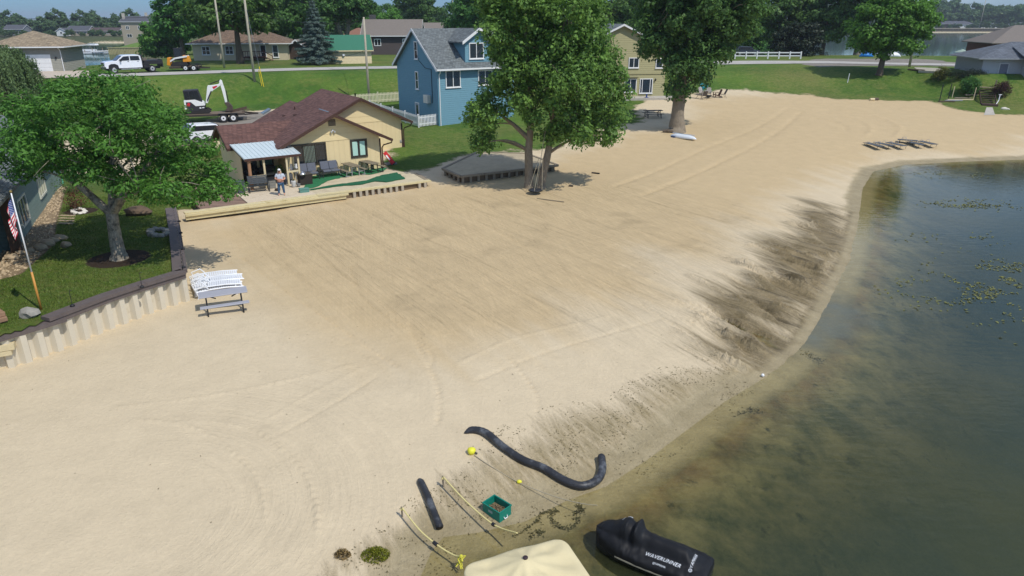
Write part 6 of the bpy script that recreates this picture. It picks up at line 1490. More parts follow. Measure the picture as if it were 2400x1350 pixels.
lettering('YAMAHA', ((p0[0] + p1[0]) / 2, (p0[1] + p1[1]) / 2), (.0, -1), tl / 4.4, .1, 1.0, ring=(-tl * .6, tl * .1))
p0 = jl_px(1468, 1217, .75); lettering('YAMAHA', (p0[0], p0[1] + .05), (-.25, -1), .055, 0, 1.0, ring=(.0, .0001)); lettering(' ', p0, (1, 0), .05) if False else None
lettering('.', (p0[0] - .1, p0[1]), (-.25, -1), .01, ring=(0, .065))

# ---------------------------------------------------------------- pontoon boat under its tan cover
ZC = 1.15; A = at_z(1080, 1326, ZC); B = at_z(1320, 1258, ZC); bd_ = (B - A)[:2]; BW = np.linalg.norm(bd_); PR = math.atan2(bd_[1], bd_[0])
boat = empty('pontoon_boat', (float((A[0] + B[0]) / 2), float((A[1] + B[1]) / 2), 0), PR, 'pontoon boat under a tan cover with a black pole tip at the bottom frame edge', 'boat')
TANC = M('tan_canvas', S(214, 200, 158), .8, var=.05, scale=1.5, bump=.006, bscale=14, dirt_shade=S(196, 182, 140), dmin=.6)
NX, NY, LB = 64, 120, 6.2; hw = BW / 2
vs = []; pole = (.02, -.62)
for j in range(NY + 1):
    for i in range(NX + 1):
        u = -1 + 2 * i / NX; v = j / NY
        x = u * hw; y = -v * LB
        rc = .30                                            # rounded corners at the bow
        ax = max(0, abs(x) - (hw - rc)); ay = max(0, y + rc)
        if ax > 0 and ay > 0 and math.hypot(ax, ay) > rc: s_ = rc / math.hypot(ax, ay); x = math.copysign(hw - rc + ax * s_, x); y = -rc + ay * s_
        edge = min(hw - abs(u * hw), v * LB, (1 - v) * LB)
        z = ZC + .03 * min(1, edge / .12)
        for (qx, qy, qh, qr) in ((pole[0], pole[1], .30, .8), (0, -2.6, .5, 1.5), (0, -4.8, .45, 1.5)):
            d = math.hypot((x - qx) / 1.0, y - qy); z += qh * max(0, 1 - d / qr) ** 1.35
        z -= .10 * max(0, math.sin((x + .4) * 2.6)) * (1 if -1.9 < y < -.9 else 0) * math.sin((y + .9) * math.pi)
        ang = math.atan2(y - pole[1], x - pole[0]); rad = math.hypot(x - pole[0], y - pole[1])
        z += .026 * math.sin(ang * 9) * min(1, rad * 1.5) * min(1, edge / .2) + .012 * math.sin(x * 9 + y * 5) * min(1, edge / .3)
        vs.append((x, y, z))
fs = [(j * (NX + 1) + i, (j + 1) * (NX + 1) + i, (j + 1) * (NX + 1) + i + 1, j * (NX + 1) + i + 1) for j in range(NY) for i in range(NX)]
rim = [i for i in range(NX + 1)] + [j * (NX + 1) + NX for j in range(1, NY + 1)] + [NY * (NX + 1) + i for i in range(NX - 1, -1, -1)] + [j * (NX + 1) for j in range(NY - 1, 0, -1)]
lev = []
for dz, sc in ((-.05, 1.012), (-.3, 1.016), (-.55, 1.0)):
    row = []
    for q, r in enumerate(rim):
        p = vs[r]; row.append(len(vs)); vs.append((p[0] * sc, (p[1] + LB / 2) * (1 + (sc - 1) * .3) - LB / 2, ZC + dz + .012 * math.sin(q * .9)))
    lev.append(row)
pr_ = rim
for row in lev:
    for q in range(len(rim)): fs.append((pr_[q], pr_[(q + 1) % len(rim)], row[(q + 1) % len(rim)], row[q]))
    pr_ = row
m = MB(); m.add(vs, fs); m.build('cover', TANC, boat, smooth=True)
part(boat, 'pole_cap', M('dark_pole_cap', S(52, 38, 44), .6), lambda mm: mm.lathe([(.055, -.01), (.055, .015), (.03, .03)], (pole[0], pole[1], ZC + .325), 12))
part(boat, 'deck', M('boat_deck_grey', S(120, 116, 110), .7), lambda mm: mm.box(-hw * .92, hw * .92, -LB + .1, -.18, .42, .62))
for s_ in (-1, 1): part(boat, 'pontoon', M('pontoon_aluminium', (.5, .51, .52), .35, .7), lambda mm: mm.tube([(s_ * hw * .62, .0, .28), (s_ * hw * .62, -.35, .12), (s_ * hw * .62, -LB, .12)], [.05, .28, .28], 12), smooth=True)
# ---------------------------------------------------------------- timber deck in front of the cabin
FZ = 1.18
PLANK = M('pale_deck_plank', S(206, 190, 164), .8, streak=(.8, 7, 7), var=.16, scale=3, dirt_shade=S(176, 158, 130), dscale=1.5)
dk = empty('timber_deck', CB(-6.5, -6.0, .6), PHI, 'low timber-edged deck in front of the cream cabin', 'deck')
DZ = FZ - .6
part(dk, 'slab', M('sandy_concrete', S(196, 182, 152), .9, var=.14, scale=1.2, dirt_shade=S(164, 148, 118), dscale=.9), lambda m: m.extr([(-.5, .35), (7.55, .35), (7.9, 2.9), (6.6, 5.3), (6.5, 6.0), (-.5, 6.0)], DZ - .3, DZ - .02, 'z'))
def planks(m):
    for i in range(26): m.box(-4.85, -.5, .34 + i * .218, .34 + i * .218 + .212, DZ - .05, DZ)
part(dk, 'deck_boards', PLANK, planks)
part(dk, 'paving', M('brown_paving', S(132, 108, 92), .9, var=.15, scale=3, pattern='brick', period=.12), lambda m: m.box(-7.6, -4.87, .35, 7.6, DZ - .2, DZ - .05))
part(dk, 'rim_beam', NEWWOOD, lambda m: m.box(-8.6, -.52, -.14, .34, DZ - .10, DZ - .01)); part(dk, 'rim_beam', NEWWOOD, lambda m: m.box(-.515, 7.75, -.04, .34, DZ - .10, DZ + .005))
part(dk, 'rim_beam', NEWWOOD, lambda m: m.box(-8.6, 1.5, -.30, -.15, DZ - .2, DZ - .08)); part(dk, 'rim_beam', OLDWOOD, lambda m: m.extr([(7.45, .345), (7.75, .345), (8.05, 2.9), (7.75, 2.9)], DZ - .12, DZ, 'z'))
part(dk, 'rim_beam', NEWWOOD, lambda m: m.box(-8.6, 1.35, -.2, -.06, DZ - .43, DZ - .215))
part(dk, 'skirt', M('dark_earth', S(112, 94, 72), .95), lambda m: m.box(-8.5, 7.5, .12, .3, -.15, DZ - .11))
BLOCKM = M('concrete_block', S(172, 162, 144), .9, var=.1)
for i in range(13):
    x = 1.9 + i * .44
    if i in (9, 10): continue
    part(dk, 'block', BLOCKM, lambda m: m.box(x, x + .19, -.06, .1, -.15, DZ - .11))
TURF = M('green_turf', S(40, 112, 70), .95, var=.14, scale=3, bump=.01, bscale=40, dirt_shade=S(96, 140, 100), dscale=2, dmin=.62); TURF2 = M('dark_green_turf', S(26, 92, 60), .95, var=.16, scale=4, bump=.01, bscale=40)
def rug(name, label, px, z, mat, th, seed):
    pts = [at_z(a, b, z) for a, b in px]; c = np.mean(pts, 0); q = []; rr = np.random.default_rng(seed)
    for i in range(len(pts)):
        a, b = pts[i], pts[(i + 1) % len(pts)]; n = max(2, int(np.linalg.norm(b - a) / .25))
        for k in range(n): p = a + (b - a) * k / n; q.append((p[0] - c[0] + rr.normal() * .035, p[1] - c[1] + rr.normal() * .035))
    m = MB(); m.extr(q, 0, th, 'z'); return tag(m.build(name, mat, loc=(c[0], c[1], z)), label, 'turf mat')
rug('turf_mat', 'worn green turf mat under the loveseats and picnic tables', [(708, 446), (722, 424), (740, 404), (800, 398), (880, 392), (908, 394), (893, 404), (868, 409), (845, 409), (800, 416), (768, 424), (745, 437)], FZ, TURF, .012, 1)
rug('turf_mat', 'dark green turf strip crumpled along the deck edge', [(708, 449), (770, 436), (860, 424), (893, 412), (930, 405), (950, 419), (905, 427), (880, 425), (850, 432), (790, 437), (726, 446)], FZ + .001, TURF2, .05, 2)

# ---------------------------------------------------------------- things on the deck
def on(px, py, z=FZ): p = at_z(px, py, z); return (p[0], p[1], z)
SLAT = M('black_bench_metal', (.035, .042, .046), .45, .3, var=.1)
bn = on(608, 449); g = empty('bench', bn, PHI - .1, 'black slatted metal glider bench at the front of the porch', 'bench')
part(g, 'seat', SLAT, lambda m: [m.box(-.6, .6, -.25 + .1 * i, -.17 + .1 * i, .40, .43) for i in range(5)])
part(g, 'backrest', SLAT, lambda m: ([m.extr([(.25 + .045 * i, .5 + .1 * i), (.27 + .045 * i, .5 + .1 * i), (.305 + .045 * i, .585 + .1 * i), (.285 + .045 * i, .585 + .1 * i)], -.6, .6, 'x') for i in range(5)], [m.bar((x, .24, .42), (x, .49, 1.02), .03, .03) for x in (-.6, -.02, .02, .6)]))
for s_ in (-1, 1):
    part(g, 'leg', SLAT, lambda m: (m.tube([(s_ * .63, -.3, 0), (s_ * .64, -.32, .35), (s_ * .64, -.2, .6), (s_ * .63, .2, .62)], .022, 6), m.tube([(s_ * .63, .32, 0), (s_ * .63, .28, .5), (s_ * .62, .4, .9)], .022, 6), m.bar((s_ * .63, -.3, .06), (s_ * .63, .32, .06), .03, .03), m.tube([(s_ * .63, -.1, .1), (s_ * .64, .0, .3), (s_ * .63, .12, .1)], .015, 5)))
tcn_ = on(566, 452); g = empty('bin', tcn_, PHI, 'tall dark grey lidded bin left of the glider bench', 'bin')
BINM = M('dark_grey_bin', S(70, 76, 84), .5, var=.06)
part(g, 'body', BINM, lambda m: m.extr([(-.2, 0), (.2, 0), (.24, .74), (-.24, .74)], -.22, .22, 'y')); part(g, 'lid', BINM, lambda m: m.box(-.26, .26, -.24, .24, .745, .82), bevel=.02)
WICK = M('brown_wicker', S(54, 46, 40), .8, var=.2, scale=12, bump=.01, bscale=60); GREYC = M('grey_cabinet', S(130, 128, 120), .7, var=.08); CUSH = M('grey_cushion', S(98, 102, 112), .9, var=.08, bump=.01, bscale=12); LCUSH = M('pale_cushion', S(150, 146, 134), .9, var=.08)
g = empty('cabinet', on(636, 440), PHI, 'grey drawer cabinet with black top between bench and standing person', 'cabinet')
part(g, 'body', GREYC, lambda m: m.box(-.26, .26, -.28, .28, 0, .62)); part(g, 'table_top', BLACK, lambda m: m.box(-.52, .34, -.36, .34, .62, .68)); part(g, 'drawer', GREYC, lambda m: [m.box(-.24, .24, -.295, -.282, .04 + .19 * i, .2 + .19 * i) for i in range(3)])
def sofa(label, loc, rz, w2, mat, cm):
    g = empty('sofa', loc, rz, label, 'sofa')
    part(g, 'base', mat, lambda m: (m.box(-w2, w2, -.4, .4, .05, .34), m.box(-w2, -w2 + .16, -.4, .4, .345, .62), m.box(w2 - .16, w2, -.4, .4, .345, .62), m.box(-w2 + .165, w2 - .165, .26, .4, .345, .82)))
    part(g, 'cushion', cm, lambda m: m.box(-w2 + .18, w2 - .18, -.38, .25, .345, .48), bevel=.03)
    part(g, 'back_cushion', BLACK, lambda m: m.box(-w2 + .2, w2 - .2, .1, .25, .485, .86), bevel=.04); return g
sofa('dark wicker sofa with pale seat at the back of the porch', CB(-8.3, .7, FZ), PHI, .85, WICK, LCUSH); sofa('dark sofa by the porch door behind the glider bench', CB(-9.6, .1, FZ), PHI + .3, .6, WICK, LCUSH)
def loveseat(label, loc, rz):
    g = empty('loveseat', loc, rz, label, 'loveseat', 'grey loveseats under the wide window')
    FR = M('bronze_tube', S(70, 66, 62), .5, .3)
    part(g, 'frame', FR, lambda m: ([m.tube([(s_ * .68, -.38, 0), (s_ * .68, -.36, .56), (s_ * .68, .2, .6), (s_ * .66, .36, .95)], .022, 6) for s_ in (-1, 1)], [m.tube([(s_ * .68, .38, 0), (s_ * .68, .22, .6)], .022, 6) for s_ in (-1, 1)], m.bar((-.68, -.34, .36), (.68, -.34, .36), .04, .04), m.bar((-.68, .24, .36), (.68, .24, .36), .04, .04), m.bar((-.66, .37, .95), (.66, .37, .95), .03, .03)))
    for s_ in (-1, 1):
        part(g, 'seat_cushion', CUSH, lambda m: m.box(s_ * .32 - .31, s_ * .32 + .31, -.34, .2, .385, .5), bevel=.03)
        part(g, 'back_cushion', CUSH, lambda m: m.extr([(.14, .52), (.27, .5), (.46, 1.05), (.34, 1.08)], s_ * .32 - .31, s_ * .32 + .31, 'x'), bevel=.02)
loveseat('grey loveseat nearest the porch, partly behind the dark storage box', CB(-5.9, -.85, FZ), PHI - .05); loveseat('grey loveseat under the right end of the wide window', CB(-4.25, -.75, FZ), PHI)
g = empty('side_table', CB(-5.1, -1.0, FZ), PHI, 'small cross-legged table between the two loveseats', 'side table')
part(g, 'table_top', DARKMET, lambda m: m.box(-.2, .2, -.2, .2, .52, .55)); part(g, 'leg', DARKMET, lambda m: [m.bar((a * .2, b * .2, 0), (-a * .2, b * .2, .52), .025, .025) for a in (-1, 1) for b in (-1, 1)])
PTOP = M('brown_grey_table', S(128, 118, 98), .8, streak=(6, .8, 6), var=.15)
picnic('picnic_table', 'brown-grey picnic table with light metal legs right of the loveseats', CB(-2.75, -1.0, FZ), PHI + math.pi / 2 + .12, PTOP, STEELGREY, 1.75, 'brown picnic tables by the cabin wall', 3)
picnic('picnic_table', 'brown-grey picnic table with dark legs nearest the cabin corner', CB(-1.25, -.85, FZ), PHI + math.pi / 2 + .2, PTOP, DARKMET, 1.75, 'brown picnic tables by the cabin wall', 3, (-1,))
g = empty('storage_box', on(716, 431), PHI, 'dark brown storage box beside the white porch posts', 'box')
part(g, 'body', WICK, lambda m: m.box(-.43, .43, -.3, .3, 0, .68)); part(g, 'lid', M('dark_box_lid', S(76, 70, 62), .6), lambda m: m.box(-.46, .46, -.33, .33, .682, .74), bevel=.012)
bx = on(709, 409, FZ + .74); g = empty('lamp_shade', (bx[0], bx[1], FZ + .74), 0, 'shiny silver dome standing on the dark storage box', 'dome')
part(g, 'dome', M('polished_steel', (.75, .75, .75), .2, .9), lambda m: m.lathe([(.24, 0), (.2, .08), (.11, .17), (.04, .2), (.03, .23)], n=16), smooth=True)
g = empty('plastic_chair', on(690, 428), PHI - .5, 'white plastic chair behind the porch posts', 'chair')
part(g, 'seat', WHITEP, lambda m: m.box(-.25, .25, -.24, .22, .78, .82)); part(g, 'backrest', WHITEP, lambda m: [m.extr([(.22, .8), (.26, .8), (.36, 1.26), (.33, 1.27)], -.24 + .1 * i, -.16 + .1 * i, 'x') for i in range(5)])
part(g, 'leg', WHITEP, lambda m: [m.bar((a * .22, b * .2, .78), (a * .25, b * .25, .0), .04, .04) for a in (-1, 1) for b in (-1, 1)]); part(g, 'armrest', WHITEP, lambda m: [m.bar((a * .27, -.24, 1.0), (a * .27, .25, 1.02), .05, .03) for a in (-1, 1)])
g = empty('drawer_unit', CB(-7.55, -1.5, FZ), PHI, 'grey drawer unit behind the porch post, beside the pale vase', 'cabinet')
part(g, 'body', M('slate_drawers', S(92, 94, 98), .6), lambda m: m.box(-.28, .28, -.22, .22, 0, .7)); part(g, 'drawer', M('slate_drawers', (0, 0, 0)), lambda m: [m.box(-.26, .26, -.24, -.222, .05 + .21 * i, .24 + .21 * i) for i in range(3)])
g = empty('vase', on(689, 439), 0, 'pale fluted vase between the two white porch posts', 'vase')
part(g, 'body', M('pale_ceramic', S(190, 190, 186), .4), lambda m: m.lathe([(.1, 0), (.13, .1), (.17, .4), (.15, .46), (.13, .44)], n=14), smooth=True); part(g, 'foliage', M('dry_stalks', S(120, 112, 84), .9), lambda m: [m.tube([(0, 0, .4), (random.uniform(-.1, .1), random.uniform(-.1, .1), .58)], .012, 4) for _ in range(9)])
g = empty('flower_pot', on(700, 438), 0, 'small grey pot right of the pale vase', 'pot'); part(g, 'body', M('grey_ceramic', S(128, 128, 124), .6), lambda m: m.lathe([(.09, 0), (.14, .16), (.12, .2)], n=12), smooth=True); part(g, 'rim', M('grey_ceramic', (0, 0, 0)), lambda m: m.lathe([(.145, .19), (.15, .22)], n=12))
shrub('potted_plant', 'leafy dark potted plant inside the porch behind the person', CB(-7.9, -.7, FZ + .55), .5, LM['dark'], 17, 260, .13, cat='plant')
g = empty('bowl', on(651, 447), 0, 'dark round bowl on the deck boards left of the person', 'bowl'); part(g, 'body', M('brown_bowl', S(62, 44, 30), .6), lambda m: m.lathe([(.12, 0), (.18, .06), (.19, .13), (.15, .13), (.1, .05)], n=14), smooth=True); part(g, 'rim', M('brown_bowl', (0, 0, 0)), lambda m: m.lathe([(.19, .125), (.195, .14)], n=14))
g = empty('cool_box', on(713, 450), PHI - .1, 'small teal-green box at the deck edge right of the person', 'box'); CBM = M('teal_box', S(92, 138, 128), .5, var=.08)
part(g, 'body', CBM, lambda m: m.box(-.3, .3, -.2, .2, 0, .2)); part(g, 'lid', CBM, lambda m: m.box(-.32, .32, -.22, .22, .202, .26), bevel=.012)
g = empty('tray', on(777, 405), PHI + .15, 'white shallow tray on the green turf in front of the loveseats', 'tray'); part(g, 'body', WHITEP, lambda m: m.box(-.24, .24, -.1, .1, .015, .07), bevel=.012)
rb = G(903, 388); g = empty('kayak', (rb[0], rb[1], rb[2]), PHI, 'red and white board leaning on the cabin corner', 'kayak')
part(g, 'hull', M('red_plastic', S(198, 40, 44), .4), lambda m: m.bar((.05, .1, 1.05), (.62, -.2, .12), .34, .06, (0, -1, .3)), bevel=.02); part(g, 'stripe', WHITEP, lambda m: m.bar((.12, .02, .8), (.36, -.1, .42), .12, .07, (0, -1, .3)))
part(g, 'underside', BLACK, lambda m: m.bar((.12, .2, 1.0), (.75, -.1, .08), .3, .05, (0, -1, .3)))
sl_ = G(914, 385); tag(MB().box(-.48, .48, -.32, .32, 0, .12).build('slab', M('grey_slab', S(124, 124, 122), .9), loc=(sl_[0], sl_[1], sl_[2]), rot=(0, 0, PHI), bevel=.012), 'grey slab lying on the grass by the cabin corner', 'slab')
mt = G(937, 343); g = empty('hose_reel', tuple(mt), PHI, 'grey and brown hose reel against the far cabin wall', 'hose reel')
part(g, 'drum', M('grey_reel', S(150, 148, 140), .6), lambda m: m.tube([(-.15, -.1, .5), (.2, -.1, .5)], .34, 14)); part(g, 'stand', BROWNTRIM, lambda m: (m.box(-.25, -.17, -.3, .1, 0, .6), m.box(.22, .3, -.3, .1, 0, .6)))

# ---------------------------------------------------------------- the standing person
def skin_body(name, joints, edges, mat, parent, sub=2):
    me = bpy.data.meshes.new(name); me.from_pydata([j[0] for j in joints], edges, []); o = bpy.data.objects.new(name, me); col.objects.link(o); o.parent = parent
    sk = o.modifiers.new('skin', 'SKIN'); sk.use_smooth_shade = True
    for i, j in enumerate(joints):
        r = j[1] if isinstance(j[1], tuple) else (j[1], j[1]); me.skin_vertices[0].data[i].radius = r; me.skin_vertices[0].data[i].use_root = (i == 0)
    sb = o.modifiers.new('sub', 'SUBSURF'); sb.levels = sub; sb.render_levels = sub
    me.materials.append(mat); return o
SKIN = M('skin', S(206, 152, 128), .55, var=.05)
pe = empty('person', on(661, 458), math.radians(14), 'person in a pale blue-grey shirt, jeans and cap standing on the deck with folded arms', 'person')
# x to the person's left, -y is where the person looks
J = [((0, .02, .90), (.17, .13)), ((0, .02, 1.10), (.20, .15)), ((0, .03, 1.30), (.19, .13)), ((0, .03, 1.42), (.10, .08)), ((0, .01, 1.48), .058), ((0, -.01, 1.56), (.078, .085)), ((0, -.01, 1.66), (.080, .092)),
     ((-.20, .03, 1.37), .065), ((-.30, -.02, 1.10), .052), ((-.06, -.235, 1.10), .038), ((.05, -.26, 1.11), (.036, .026)),
     ((.20, .03, 1.37), .065), ((.30, -.02, 1.08), .052), ((.06, -.225, 1.05), .038), ((-.06, -.25, 1.04), (.036, .026)),
     ((-.11, .0, .80), .10), ((-.15, -.02, .47), .068), ((-.17, .03, .10), .042), ((-.19, -.10, .035), (.045, .03)),
     ((.11, .0, .80), .10), ((.14, -.02, .47), .068), ((.16, .03, .10), .042), ((.19, -.10, .035), (.045, .03))]
E = [(0, 1), (1, 2), (2, 3), (3, 4), (4, 5), (5, 6), (2, 7), (7, 8), (8, 9), (9, 10), (2, 11), (11, 12), (12, 13), (13, 14), (0, 15), (15, 16), (16, 17), (17, 18), (0, 19), (19, 20), (20, 21), (21, 22)]
def finger(k, base, d, ln, r=.009):
    i0 = len(J); d = np.array(d, float); d /= np.linalg.norm(d); p = np.array(base)
    J.append((tuple(p + d * ln * .35), r)); J.append((tuple(p + d * ln * .7 + np.array([0, .012, -.012])), r * .95)); J.append((tuple(p + d * ln + np.array([0, .03, -.03])), r * .8))
    E.extend([(k, i0), (i0, i0 + 1), (i0 + 1, i0 + 2)])
for k, b, sg in ((10, (.05, -.26, 1.11), 1), (14, (-.06, -.25, 1.04), -1)):
    for q, (dz, ln) in enumerate(((.026, .085), (.009, .095), (-.009, .09), (-.026, .07))): finger(k, (b[0], b[1], b[2] + dz), (sg, .15, dz * 4), ln)
    finger(k, (b[0] - sg * .03, b[1], b[2] + .03), (sg * .7, -.1, .8), .06, .011)
body = skin_body('body', J, E, SKIN, pe)
SHIRT = M('pale_shirt', S(188, 196, 208), .85, var=.08, scale=6); JEANS = M('blue_jeans', S(62, 92, 122), .85, var=.14, scale=8)
sj = [((0, .02, .86), (.195, .155)), ((0, .02, 1.10), (.222, .172)), ((0, .03, 1.30), (.212, .152)), ((0, .03, 1.415), (.12, .095)), ((-.205, .03, 1.365), .085), ((-.275, .0, 1.18), .078), ((.205, .03, 1.365), .085), ((.275, .0, 1.18), .078)]
skin_body('shirt', sj, [(0, 1), (1, 2), (2, 3), (2, 4), (4, 5), (2, 6), (6, 7)], SHIRT, pe)
tj = [((0, .02, .88), (.18, .14)), ((-.11, .0, .79), .115), ((-.15, -.02, .47), .084), ((-.17, .025, .14), .064), ((.11, .0, .79), .115), ((.14, -.02, .47), .084), ((.16, .025, .14), .064)]
skin_body('jeans', tj, [(0, 1), (1, 2), (2, 3), (0, 4), (4, 5), (5, 6)], JEANS, pe)
part(pe, 'cap', M('white_cap', S(226, 222, 220), .8), lambda m: (m.ball((0, -.005, 1.685), (.098, .11, .075), 14), m.extr([(-.07, -.08), (.07, -.08), (.06, -.17), (0, -.195), (-.06, -.17)], 1.675, 1.69, 'z')), smooth=True)
part(pe, 'hair', M('pale_hair', S(206, 186, 164), .7, var=.2), lambda m: (m.ball((0, .045, 1.6), (.098, .08, .12), 12), m.tube([(-.085, -.01, 1.62), (-.10, -.02, 1.5), (-.085, -.07, 1.38)], [.03, .034, .02], 7), m.tube([(.085, -.01, 1.62), (.10, -.02, 1.5), (.085, -.07, 1.38)], [.03, .034, .02], 7)), smooth=True)
part(pe, 'sunglasses', BLACK, lambda m: (m.box(-.07, -.012, -.108, -.094, 1.605, 1.64), m.box(.012, .07, -.108, -.094, 1.605, 1.64), m.box(-.012, .012, -.106, -.098, 1.625, 1.635)))
part(pe, 'nose', SKIN, lambda m: m.extr([(-.085, 1.61), (-.118, 1.565), (-.09, 1.555)], -.014, .014, 'x'))
for s_ in (-1, 1): part(pe, 'ear', SKIN, lambda m: m.ball((s_ * .088, -.005, 1.6), (.012, .02, .032), 7))
part(pe, 'mouth', M('lips', S(160, 84, 80), .5), lambda m: m.box(-.024, .024, -.094, -.086, 1.522, 1.532))
part(pe, 'emblem', M('dark_emblem', S(60, 66, 84), .7), lambda m: m.ball((.09, -.135, 1.31), (.022, .012, .022), 8))

# ---------------------------------------------------------------- raised timber platform and swing under the cottonwood
PZ = 1.35; pp = [at_z(a, b, PZ) for a, b in ((1079, 412), (1307, 386), (1234, 359), (1118, 356), (1038, 394))]; pc = np.mean(pp, 0)
pf = empty('timber_platform', (pc[0], pc[1], .75), 0, 'weathered timber platform with sand on top under the big cottonwood', 'platform'); q2 = [(p[0] - pc[0], p[1] - pc[1]) for p in pp]
part(pf, 'deck_boards', M('sandy_grey_board', S(176, 162, 134), .9, var=.2, scale=2, dirt_shade=S(140, 126, 102), dscale=1), lambda m: m.extr(q2, PZ - .75 - .12, PZ - .75 - .03, 'z'))
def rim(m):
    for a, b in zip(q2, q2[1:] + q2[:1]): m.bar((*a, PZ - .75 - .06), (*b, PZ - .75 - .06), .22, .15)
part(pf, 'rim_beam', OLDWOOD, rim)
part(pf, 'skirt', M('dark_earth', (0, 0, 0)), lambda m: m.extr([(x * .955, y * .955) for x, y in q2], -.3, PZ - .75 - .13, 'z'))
for i in range(13):
    t = (i + .3) / 13; a, b = np.array(q2[0]), np.array(q2[1]); p = a * (1 - t) + b * t; part(pf, 'post', OLDWOOD, lambda m: m.box(p[0] - .09, p[0] + .09, p[1] - .04, p[1] + .1, -.35, PZ - .75 - .14))
for i in range(4):
    t = (i + .5) / 4; a, b = np.array(q2[4]), np.array(q2[0]); p = a * (1 - t) + b * t; part(pf, 'post', OLDWOOD, lambda m: m.box(p[0] - .07, p[0] + .09, p[1] - .06, p[1] + .08, -.35, PZ - .75 - .14))
sw = at_y(1255, 447, 47.6); swz = sw[2]
swg = empty('swing', (sw[0], sw[1], swz), -.25, 'black saucer swing hanging on ropes from the cottonwood', 'swing')
part(swg, 'seat', BLACK, lambda m: m.lathe([(.05, -.04), (.42, -.03), (.5, .02), (.5, .08), (.42, .05), (.05, .0)], n=18), smooth=True)
for x, y in ((-.45, 0), (.45, 0), (0, .4), (0, -.4)): part(swg, 'rope', GREYROPE, lambda m: m.tube([(x, y, .06), (x * .3 + .25, y * .3 + .5, 2.2)], .016, 5))
part(swg, 'rope', GREYROPE, lambda m: m.tube([(.25, .5, 2.2), (.45, 1.0, 4.2)], .02, 5))
for px, py, a, lb in ((1396, 407, .5, 'short dark plank lying in the shade right of the cottonwood'), (1338, 437, .2, 'small dark block on the sand in front of the cottonwood shade')):
    p = G(px, py); tag(MB().box(-.32 if a > .3 else -.16, .32 if a > .3 else .16, -.07, .07, 0, .09).build('plank', M('charred_wood', S(48, 42, 38), .9), loc=tuple(p), rot=(0, 0, -a), bevel=.012), lb, 'plank')
p = G(1290, 470); tag(MB().box(-1.0, 1.0, -.02, .02, 0, .05).build('stick', OLDWOOD, loc=tuple(p), rot=(0, 0, -.5)), 'thin stick edging the leaf litter below the swing', 'stick')

# ---------------------------------------------------------------- things on the far sand
ka, kb = G(1571, 318), G(1632, 331); kd = kb - ka; KL = np.linalg.norm(kd[:2]); kr = math.atan2(kd[1], kd[0]); kc = (ka + kb) / 2
kay = empty('kayak', (kc[0], kc[1], float(height(np.array([kc[0]]), np.array([kc[1]]))[0])), kr, 'white kayak lying upside down on the sand by the ridged cottonwood', 'kayak')
m = MB(); vs = []; n = 22; s = 12
for i in range(n):
    x = -1 + 2 * i / (n - 1); w_ = .40 * max(.03, (1 - abs(x) ** 2.6)) ** .8; h_ = .36 * max(.05, 1 - abs(x) ** 4)
    for j in range(s): a = math.pi * j / (s - 1); vs.append((x * KL / 2, -w_ * math.cos(a), .03 + h_ * math.sin(a) ** .8 + .06 * x * x))
m.add(vs, [(i * s + j, (i + 1) * s + j, (i + 1) * s + j + 1, i * s + j + 1) for i in range(n - 1) for j in range(s - 1)] + [(i * s, i * s + s - 1, (i + 1) * s + s - 1, (i + 1) * s) for i in range(n - 1)] + [tuple(range(s)), tuple(range((n - 1) * s, n * s))])
m.build('hull', M('white_kayak', S(222, 228, 232), .35, var=.03), kay, smooth=True); part(kay, 'keel', M('pale_grey_keel', S(176, 186, 196), .4), lambda m: m.tube([(-KL * .42, .02, .42), (0, .02, .40), (KL * .42, .02, .43)], .03, 6)); part(kay, 'seat', M('blue_pad', S(60, 76, 110), .7), lambda m: m.box(-KL * .36, -KL * .22, -.5, -.3, .02, .16))
p = G(1530, 275); picnic('picnic_table', 'dark picnic table in the shade left of the ridged cottonwood', tuple(p), .1, M('charcoal_table', S(58, 58, 60), .7), DARKMET, 2.0, None, 4)
def beach_lounger(px0, py0, px1, py1, label, curled=False):
    a, b = G(px0, py0), G(px1, py1); d = b - a; rz = math.atan2(d[1], d[0]); c = (a + b) / 2; L_ = max(1.75, min(2.1, np.linalg.norm(d[:2])))
    g = empty('beach_lounger', (c[0], c[1], float(height(c[0:1], c[1:2])[0])), rz, label, 'sun lounger', 'grey loungers by the waterline')
    SLING = M('grey_sling', S(84, 88, 92), .8, var=.08)
    part(g, 'sling', SLING, lambda m: m.extr([(-L_ / 2, .30), (L_ / 2, .28), (L_ / 2, .31), (-L_ / 2, .33)], -.3, .3, 'y'))
    part(g, 'frame', DARKMET, lambda m: [m.tube([(-L_ / 2, s_ * .32, .32), (L_ / 2, s_ * .32, .30)], .02, 6) for s_ in (-1, 1)])
    for x in (-L_ * .38, L_ * .42): part(g, 'leg', DARKMET, lambda m: [m.tube([(x, s_ * .32, .3), (x - .05, s_ * .33, 0)], .018, 5) for s_ in (-1, 1)])
    part(g, 'armrest', STEELGREY, lambda m: [m.tube([(-.55, s_ * .33, .3), (-.45, s_ * .36, .52), (-.2, s_ * .36, .54), (-.1, s_ * .33, .3)], .016, 6) for s_ in (-1, 1)])
for k, (a, b, c, d, lb) in enumerate([(2026, 338, 2068, 355, 'grey sling lounger at the left end of the waterline row'), (2052, 339, 2091, 352, 'grey sling lounger second from the left in the waterline row'), (2080, 338, 2119, 353, 'grey sling lounger third from the left in the waterline row'),
                                      (2103, 333, 2150, 339, 'grey sling lounger turned crosswise behind the waterline row'), (2128, 337, 2162, 350, 'grey sling lounger second from the right in the waterline row'), (2154, 335, 2190, 349, 'grey sling lounger at the right end of the waterline row')]): beach_lounger(a, b, c, d, lb)
